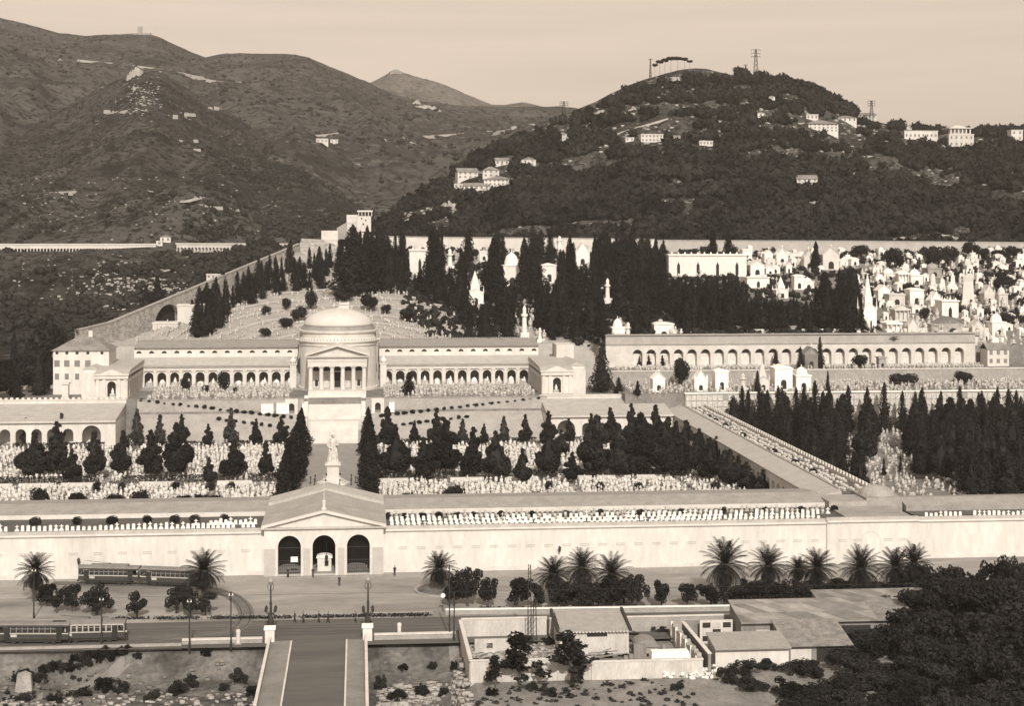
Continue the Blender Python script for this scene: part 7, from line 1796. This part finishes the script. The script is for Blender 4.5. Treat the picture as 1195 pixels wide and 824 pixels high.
b = W(hut); b.box(33.3, 36.3, 216.93, 216.99, 2.05, 2.65); b.build('window', DARK, hut)
b = W(hut)
for i in range(20): b.tube((29.7 + i * .5, 216.42, 2.82), (29.7 + i * .5, 217.2, 2.93), .13, n=6)
b.build('eaves_tiles', STONE, hut)
for (x0, y0, z0), (x1, y1, z1), lab in (((33.5, 214.6, -.3), (36.5, 214.8, .9), 'dark beam leaning before the hut, the steeper one'), ((34, 214.2, -.2), (38.8, 214.4, .25), 'dark beam lying before the hut, lowest of three'), ((33.2, 215.0, .2), (37.5, 215.3, .35), 'dark beam lying before the hut, behind the other two')):
    o = thing('timber_beam', lab, 'beam', (x0, y0, z0)); b = W(o); b.tube((x0, y0, z0), (x1, y1, z1), .13, .1, 6); b.build('log', WOOD, o)
bx = thing('barrel_roofed_shed', 'small shed with rounded roof right of the hut', 'shed', (42.0, 216, -.5))
b = W(bx); b.box(40.4, 43.6, 216, 219, -1, .6); b.build('wall', STONEG, bx)
b = W(bx); b.prism([(40.3, .601)] + [(42 - 1.75 * math.cos(PI * i / 12), .62 + 1.0 * math.sin(PI * i / 12)) for i in range(13)] + [(43.7, .601)], 215.8, 219.2); b.build('roof', surf('canvas', .2, .28, 1), bx)
la = thing('lattice_stack', 'stack of dark slatted crates leaning on the hut wall', 'crate', (40, 214.8, -.5)); b = W(la)
for i in range(6): b.box(39.75 + i * .02, 41.6, 214.2 + i * .28, 214.3 + i * .28, -.5, 1.5 - i * .05)
b.build('slats', WOOD, la)
tb = thing('stone_trough', 'white chamfered stone block standing behind the yard front wall', 'trough', (43.6, 207.5, -.5)); b = W(tb); b.prism([(41.2, -.5), (46.0, -.5), (46.4, 1.7), (46.2, 2.4), (41.0, 2.4), (40.9, 1.6)], 207, 208.4); b.build('block', MARBLE, tb)
b = W(tb); b.box(41.2, 46.0, 206.97, 207.0, 1.4, 1.5); b.build('groove', STONEG, tb)
# clutter of the yard: scrap heaps and plants
def heap(name, pts, m, s0, s1, label=None):
    g = np.random.default_rng(5); P = []
    V0, F0 = [], []
    for i, p in enumerate(pts):
        s = g.uniform(s0, s1); c = g.uniform(-1, 1, (8, 3)) * .25 + np.array([(x, y, z) for x in (-.5, .5) for y in (-.5, .5) for z in (-.5, .5)]); c = c * s * np.array([1, 1, g.uniform(.3, .8)]) + np.array(p)
        o = i * 8; V0 += list(c); F0 += [(o + a, o + b_, o + c_, o + d) for a, b_, c_, d in ((0, 1, 3, 2), (4, 6, 7, 5), (0, 4, 5, 1), (2, 3, 7, 6), (0, 2, 6, 4), (1, 5, 7, 3))]
    return tag(link(name, npmesh(name, np.array(V0), np.array(F0), m)), kind='stuff')
rr = random.Random(9)
heap('rubble', [(rr.uniform(16, 29), rr.uniform(207, 224), -.45) for _ in range(500)], ROCK, .15, .8)
heap('rubble', [(x, y, gz(x, y) + .05) for x, y in [(rr.uniform(2.5, 15), rr.uniform(193, 214)) for _ in range(700)]], ROCK, .2, 1.15)
heap('rubble', [(x, y, gz(x, y) + .05) for x, y in [(rr.uniform(-62, -14), rr.uniform(190, 212)) for _ in range(600)]], ROCK, .15, .9)
heap('rubble', [(pz(x, y, -.4).x, pz(x, y, -.4).y, -.4 + rr.uniform(0, .6)) for x, y in [(rr.uniform(775, 842), rr.uniform(782, 792)) for _ in range(160)]], MARBLE, .2, .7)
heap('rubble', [(p.x, p.y, p.z) for p in [hit(rr.gauss(190, 40), rr.gauss(340, 14), H1.bv) for _ in range(260)]], ROCK, .4, 1.7)
heap('rubble', [(p.x, p.y, p.z) for p in [hit(rr.gauss(130, 50), rr.gauss(325, 16), H1.bv) for _ in range(220)]], ROCK, .4, 1.5)
heap('rubble', [(p.x, p.y, p.z) for p in [hit(rr.gauss(165, 14), rr.gauss(112, 12), H1.bv) for _ in range(170)]], ROCK, .6, 1.9)
heap('rubble', [(p.x, p.y, p.z) for p in [hit(rr.uniform(25, 330), rr.uniform(205, 275), H1.bv) for _ in range(130)]], ROCK, .5, 1.5)
heap('rubble', [(p[0], p[1], p[2]) for p in HR.sample(2400, .02, .98)], ROCK, .5, 2.4)
for i, (x, y) in enumerate(((38.2, 212.2), (39.1, 212.9), (44.8, 217.5), (33.0, 221.9 - 10), (26.5, 214.5))):
    o = thing('barrel', 'old wooden barrel standing in the yard, ' + ('left of a pair by the hut', 'right of a pair by the hut', 'beside the round roofed shed', 'before the hut near the beams', 'alone on the rubble side')[i], 'barrel', (x, y, -.5)); b = MB(); b.lathe([(.3, 0), (.38, .3), (.4, .5), (.38, .7), (.3, 1.0)], (0, 0, 0), 12); b.build('staves', WOOD, o)
    b = MB(); b.lathe([(.385, .24), (.385, .3)], (0, 0, 0), 12); b.build('hoop', IRON, o)
for i, (x, y, l) in enumerate(((19, 211, 4.5), (23.5, 218.5, 3.6), (51.5, 216, 4))):
    o = thing('plank_stack', 'untidy stack of grey planks ' + ('on the rubble of the yard, nearest the front wall', 'by the back of the rubble yard', 'in the dark pen by the hoarding')[i], 'planks', (x, y, -.5), random.uniform(-.5, .5))
    for j in range(7): b = MB(M=Matrix.Rotation(random.uniform(-.12, .12), 4, 'Z')); b.box(-l / 2, l / 2, -.5 + (j % 3) * .34, -.2 + (j % 3) * .34, (j // 3) * .12, (j // 3) * .12 + .1); b.build('plank', WOOD, o)
r_ = thing('rubble_wall', 'broken low cross wall with a square hole inside the yard', 'wall', (20, 219, -.5)); b = W(r_); b.arcade(17, 24, 218.9, 219.3, -.6, 1.5, [(19.2, .9, .9, .1, False)]); b.build('wall', YM, r_)
# sheds
RF = courses('patched_sheet_roof', .17, .33, .12, 2.2, 3.1, .5, depthwise=True); RF2 = surf('rough_felt_roof', .12, .30, .8, 9, contrast=.25, fine=.3)
def shed(x0, x1, y0, y1, ze, zr, label, roofm, wallm, doors=(), z0=-.5):
    r = thing('lean_to_shed', label, 'shed', ((x0 + x1) / 2, y0, z0))
    b = W(r); b.prismx([(y0 + .3, z0 - 1), (y0 + .3, ze - .02), (y1, zr - .02), (y1, z0 - 1)], x0 + .2, x1 - .2); b.build('wall', wallm, r)
    b = W(r); b.prismx([(y0 - .4, ze - .08), (y0 - .4, ze + .08), (y1 + .3, zr + .16), (y1 + .3, zr)], x0, x1); b.build('roof', roofm, r)
    for xa, xb, za, zb, m in doors: b = W(r); b.box(xa, xb, y0 + .22, y0 + .297, z0 + za, z0 + zb); b.build('door', m, r)  # dark ones paint the shade of open fronts
    return r
shed(56.2, 77.0, 217.2, 224.5, 3.5, 4.9, 'long shed with patched grey sheet roof and dark open front', RF, WOOD, [(58.6, 60.8, 0, 2.8, PLASTER2), (61.2, 64.6, 0, 3.2, DARK), (66, 76, 0, 3.2, DARK)])
shed(50.2, 61.2, 208.4, 213.5, 2.2, 3.0, 'low white walled shed with sloping grey roof in front of the long shed', surf('sheet_roof', .24, .34, .3, 6, fine=.1), PLASTER)
shed(60.8, 70.6, 209.5, 217.1, 2.1, 3.7, 'shed with rough crumbling roof at the right of the white walled one', RF2, WOOD, [(61.6, 64.6, 0, 2.0, PLASTER2), (65.4, 70, 0, 2.2, DARK)])
shed(71.5, 90, 226.5, 232.5, 3.2, 4.2, 'wide shed with pale roof behind the long shed, near the big bushes', RF, WOOD)
shed(69, 84, 219, 226.4, 3.0, 4.0, 'shed with dull grey roof between the long shed and the bushes', RF2, WOOD)
dr = thing('wooden_hoarding', 'grey wooden hoarding with glazed panels beside the long shed', 'hoarding', (53, 221, -.5))
b = W(dr); b.box(51, 56, 221, 221.2, -.5, 3.0); b.build('boards', PLASTER2, dr)
for i in range(3):
    for j in range(3):
        b = W(dr); b.box(51.4 + i * 1.55, 52.6 + i * 1.55, 220.92, 220.99, -.1 + j * 1.0, .65 + j * 1.0); b.build('panel', YM if (i + j) % 2 else GLASS, dr)
oy = thing('open_pen', 'roofless dark walled pen between the yard and the sheds', 'pen', (49, 214, -.5))
b = W(oy); b.box(48.6, 49, 205.5, 222.5, -1, 2.4); b.box(49.01, 56, 222.3, 222.6, -1, 2.6); b.build('wall', WOOD, oy); b = W(oy); b.box(48.5, 49.1, 205.4, 222.6, 2.401, 2.5); b.build('coping', STONE, oy)
# ---- bushes of the bank and the dark thicket lower right
def bush(px, base, w, h, Z, label, group, light=False):
    p = pz(px, base, Z); p.z = gz(p.x, p.y) - .1; k = depth(p.x, p.y) / FOC
    o = link('bush', random.choice(BUSH), None, p, random.uniform(0, 6), (w * k / 1.7, w * k / 1.7, h * k / 1.15)); tag(o, label, 'bush', group)
BUSH = [npmesh('bush_leaves', *blob_mesh(3000, s, [(random.uniform(-.5, .5), random.uniform(-.5, .5), random.uniform(.22, .82), random.uniform(.13, .3), random.uniform(.11, .25)) for _ in range(22)], .05, .5), LEAFB) for s in (91, 92, 93, 94)]
rr = random.Random(21); TH_ = []
for _ in range(900):
    px, py = rr.uniform(930, 1225), rr.uniform(700, 850)
    edge = lerp_list(px, [(960, 805), (985, 780), (1010, 752), (1045, 722), (1070, 708), (1230, 700)])
    if py < edge: continue
    p = pz(px, py, 0)
    if any((q - p).length < 3.4 for q in TH_): continue
    TH_.append(p)
for p in TH_:
    k = FOC / depth(p.x, p.y); px, py = proj(p); hmax = rr.uniform(3.4, 6) if px > 1050 else rr.uniform(2.2, 3.8)
    o = link('bush', BUSH[rr.randrange(4)], None, (p.x, p.y, gz(p.x, p.y) - .2), rr.uniform(0, 6), (rr.uniform(3.2, 4.8),) * 2 + (hmax / 1.15,)); tag(o, 'big dark bush of the thicket covering the slope right of the sheds', 'bush', 'thicket on the slope right of the sheds')
for i, (px, py, w, h) in enumerate(((1085, 700, 44, 46), (1108, 696, 36, 44), (1140, 698, 34, 34), (1165, 697, 44, 52), (1190, 700, 44, 54), (1122, 706, 40, 36), (1060, 700, 36, 34), (1018, 700, 30, 24), (1215, 704, 44, 50))):
    p = pz(px, py, 0); k = depth(p.x, p.y) / FOC
    r = tree('thicket_tree', 'dark broad leaved tree of the ragged line crowning the thicket beyond the palms', 'tree', p.x, p.y, 0, BUSH[i % 3], ROUNDT, (w * k / 1.5, w * k / 1.5, h * k / 1.1), group='trees along the top of the thicket')
rr = random.Random(33)
for i, (px, py, w, h, Z) in enumerate(((122, 800, 34, 22, -3), (98, 806, 22, 14, -3), (140, 803, 26, 18, -3), (206, 806, 30, 22, -3), (222, 800, 20, 18, -3), (178, 812, 22, 14, -3), (280, 798, 26, 22, -3), (296, 810, 26, 18, -3), (262, 806, 16, 12, -3), (64, 812, 22, 12, -3), (30, 815, 26, 12, -3), (444, 800, 22, 20, -3), (462, 812, 26, 16, -3), (492, 806, 24, 16, -3), (520, 808, 22, 14, -3), (470, 782, 14, 10, -3), (505, 780, 16, 10, -3), (530, 790, 14, 14, -3), (160, 782, 14, 8, -3), (240, 780, 16, 9, -3), (344, 822, 14, 8, -3),
       (790, 803, 22, 8, -.5), (850, 796, 34, 24, -.5), (872, 786, 36, 20, -.5), (898, 782, 30, 16, -.5), (925, 786, 36, 20, -.5), (945, 792, 40, 26, -.5), (640, 812, 24, 12, -.5), (620, 806, 16, 14, -.5), (575, 812, 20, 12, -.5), (880, 806, 44, 20, -.5), (915, 812, 44, 22, -.5), (640, 752, 22, 10, -.5), (668, 752, 20, 9, -.5), (612, 750, 30, 10, -.5), (740, 744, 24, 8, -.5), (768, 740, 26, 9, -.5))):
    bush(px, py, w, h, Z, 'low dark bush on the rough ground beside the river and yard', 'low bushes on the rough ground')
# three slender trees in front of the yard wall
SL = [npmesh('slender_crown', *blob_mesh(900, s, [(random.uniform(-.17, .17) * (1.1 - i / 26), random.uniform(-.17, .17) * (1.1 - i / 26), .22 + .034 * i, random.uniform(.05, .1), random.uniform(.04, .075)) for i in range(22)], .035, .45), LEAFT) for s in (95, 96)]
SLT = trunk_mesh(.9, .02, .008, 8, .12, limbs=6, lh=.35, ll=.14)
for px, base, top, w, lab in ((577, 803, 766, 26, 'small slender sapling, leftmost of three before the yard wall'), (606, 800, 738, 56, 'slender tree in front of the yard wall, middle of three'), (664, 800, 738, 60, 'slender loose leaved tree before the yard wall, rightmost of three')):
    p = pz(px, base, -.5); k = depth(p.x, p.y) / FOC; h = (base - top) * k; tree('slender_tree', lab, 'tree', p.x, p.y, -.5, SL[int(px) % 2], SLT, (w * k / .5, w * k / .5, h))
# pale path and bushes added for the shaded drop of the bank, lower left
pp = [pz(x, y, -2.9) for x, y in ((40, 812), (80, 797), (120, 790), (160, 779), (200, 772), (250, 770), (300, 772))]
b = MB(); A = []; C = []
for p in smooth([Vector((q.x, q.y, 0)) for q in pp], 5): A.append((p.x, p.y - 1.5, gz(p.x, p.y - 1.5) + .04)); C.append((p.x, p.y + 1.5, gz(p.x, p.y + 1.5) + .04))
k = len(A); b.add(A + C, [(i, i + 1, i + 1 + k, i + k) for i in range(k - 1)]); structure(b.build('footpath', surf('sandy_path', .16, .26, .4, 8)))
for i in range(26):  # row of bushes added in place of the shaded embankment drop
    px = 20 + i * 5 + random.uniform(-2, 2); bush(px, 789 - i * .5 + random.uniform(-2, 2), random.uniform(12, 20), random.uniform(9, 15), -2.5, 'dark bush added in place of the shaded bank under the trams at lower left', 'bushes added for the shaded bank under the trams')
for px, py, w, h, lab in ((46, 772, 13, 17, 'large pale upright stone slab beside the river wall under the trams'), (33, 774, 10, 10, 'smaller pale stone left of the large upright slab under the trams'), (28, 800, 20, 16, 'pale leaning stone block in the lower left corner')):
    p = pz(px, py, -2.5); k = depth(p.x, p.y) / FOC; o = thing('stone_block', lab, 'stone', p); b = MB(); W_, Hh = w * k / 2, h * k; b.prism([(-W_, -1), (W_, -1), (W_ * .8, Hh * .8), (W_ * .1, Hh), (-W_ * .7, Hh * .85)], -.4, .4); b.build('block', ROCK, o)
# weeds and rough growth on the bank, by the yard and along the kerbs
W_ = [(x, y, gz(x, y)) for x, y in [(random.uniform(-80, 15), random.uniform(186, 223)) for _ in range(1100)] if not (BX0 - .5 < x < BX1 + .5)]
wood('weeds', np.array(W_), (.2, .8), 12, LEAFB, .8, -.1, 71, .3)
W_ = [(x, y, gz(x, y)) for x, y in [(random.uniform(14, 66), random.uniform(192, 204)) for _ in range(330)]]
wood('weeds', np.array(W_), (.2, .8), 14, LEAFB, .8, -.25, 72, .3)
W_ = [(x, y, -.5) for x, y in [(random.uniform(16, 47), random.uniform(206, 216)) for _ in range(160)]]
wood('weeds', np.array(W_), (.3, .9), 12, LEAFB, .6, .0, 73, .3)
rr = random.Random(77)
heap('rubble', [(x, y, gz(x, y) + .04) for x, y in [(rr.uniform(-75, 15), rr.uniform(188, 222)) for _ in range(900)] if not (BX0 - .5 < x < BX1 + .5)], surf('dark_rubble', .10, .24, .8), .15, .8)
# tall broad leaved trees rising out of the thicket
TALL = STREET
TALLT = trunk_mesh(.6, .05, .03, 12, .15, limbs=6, lh=.45, ll=.3)
rr = random.Random(5)
for px, py, hh in ((1075, 735, 50), (1110, 730, 56), (1150, 735, 60), (1185, 740, 60), (1060, 765, 48), (1100, 775, 52), (1145, 780, 56), (1190, 785, 60), (1065, 800, 44), (1125, 810, 50), (1170, 820, 54)):
    p = pz(px, py, 0); k = depth(p.x, p.y) / FOC; h = hh * k
    tree('thicket_tree', 'tall loose leaved tree rising out of the dark thicket right of the sheds', 'tree', p.x, p.y, gz(p.x, p.y), TALL[rr.randrange(3)], TALLT, (h * rr.uniform(.8, 1.1), h * rr.uniform(.8, 1.1), h), group='tall trees in the thicket')
# tram wires between the poles
wr_ = thing('tram_wire', 'thin overhead tram wire along the road', 'wire', (-40, 231, 6.3), group='overhead tram wires'); b = W(wr_); b.tube((-150, 231.0, 6.3), (150, 226.5, 6.3), .022, n=4); b.build('cable', IRON, wr_)
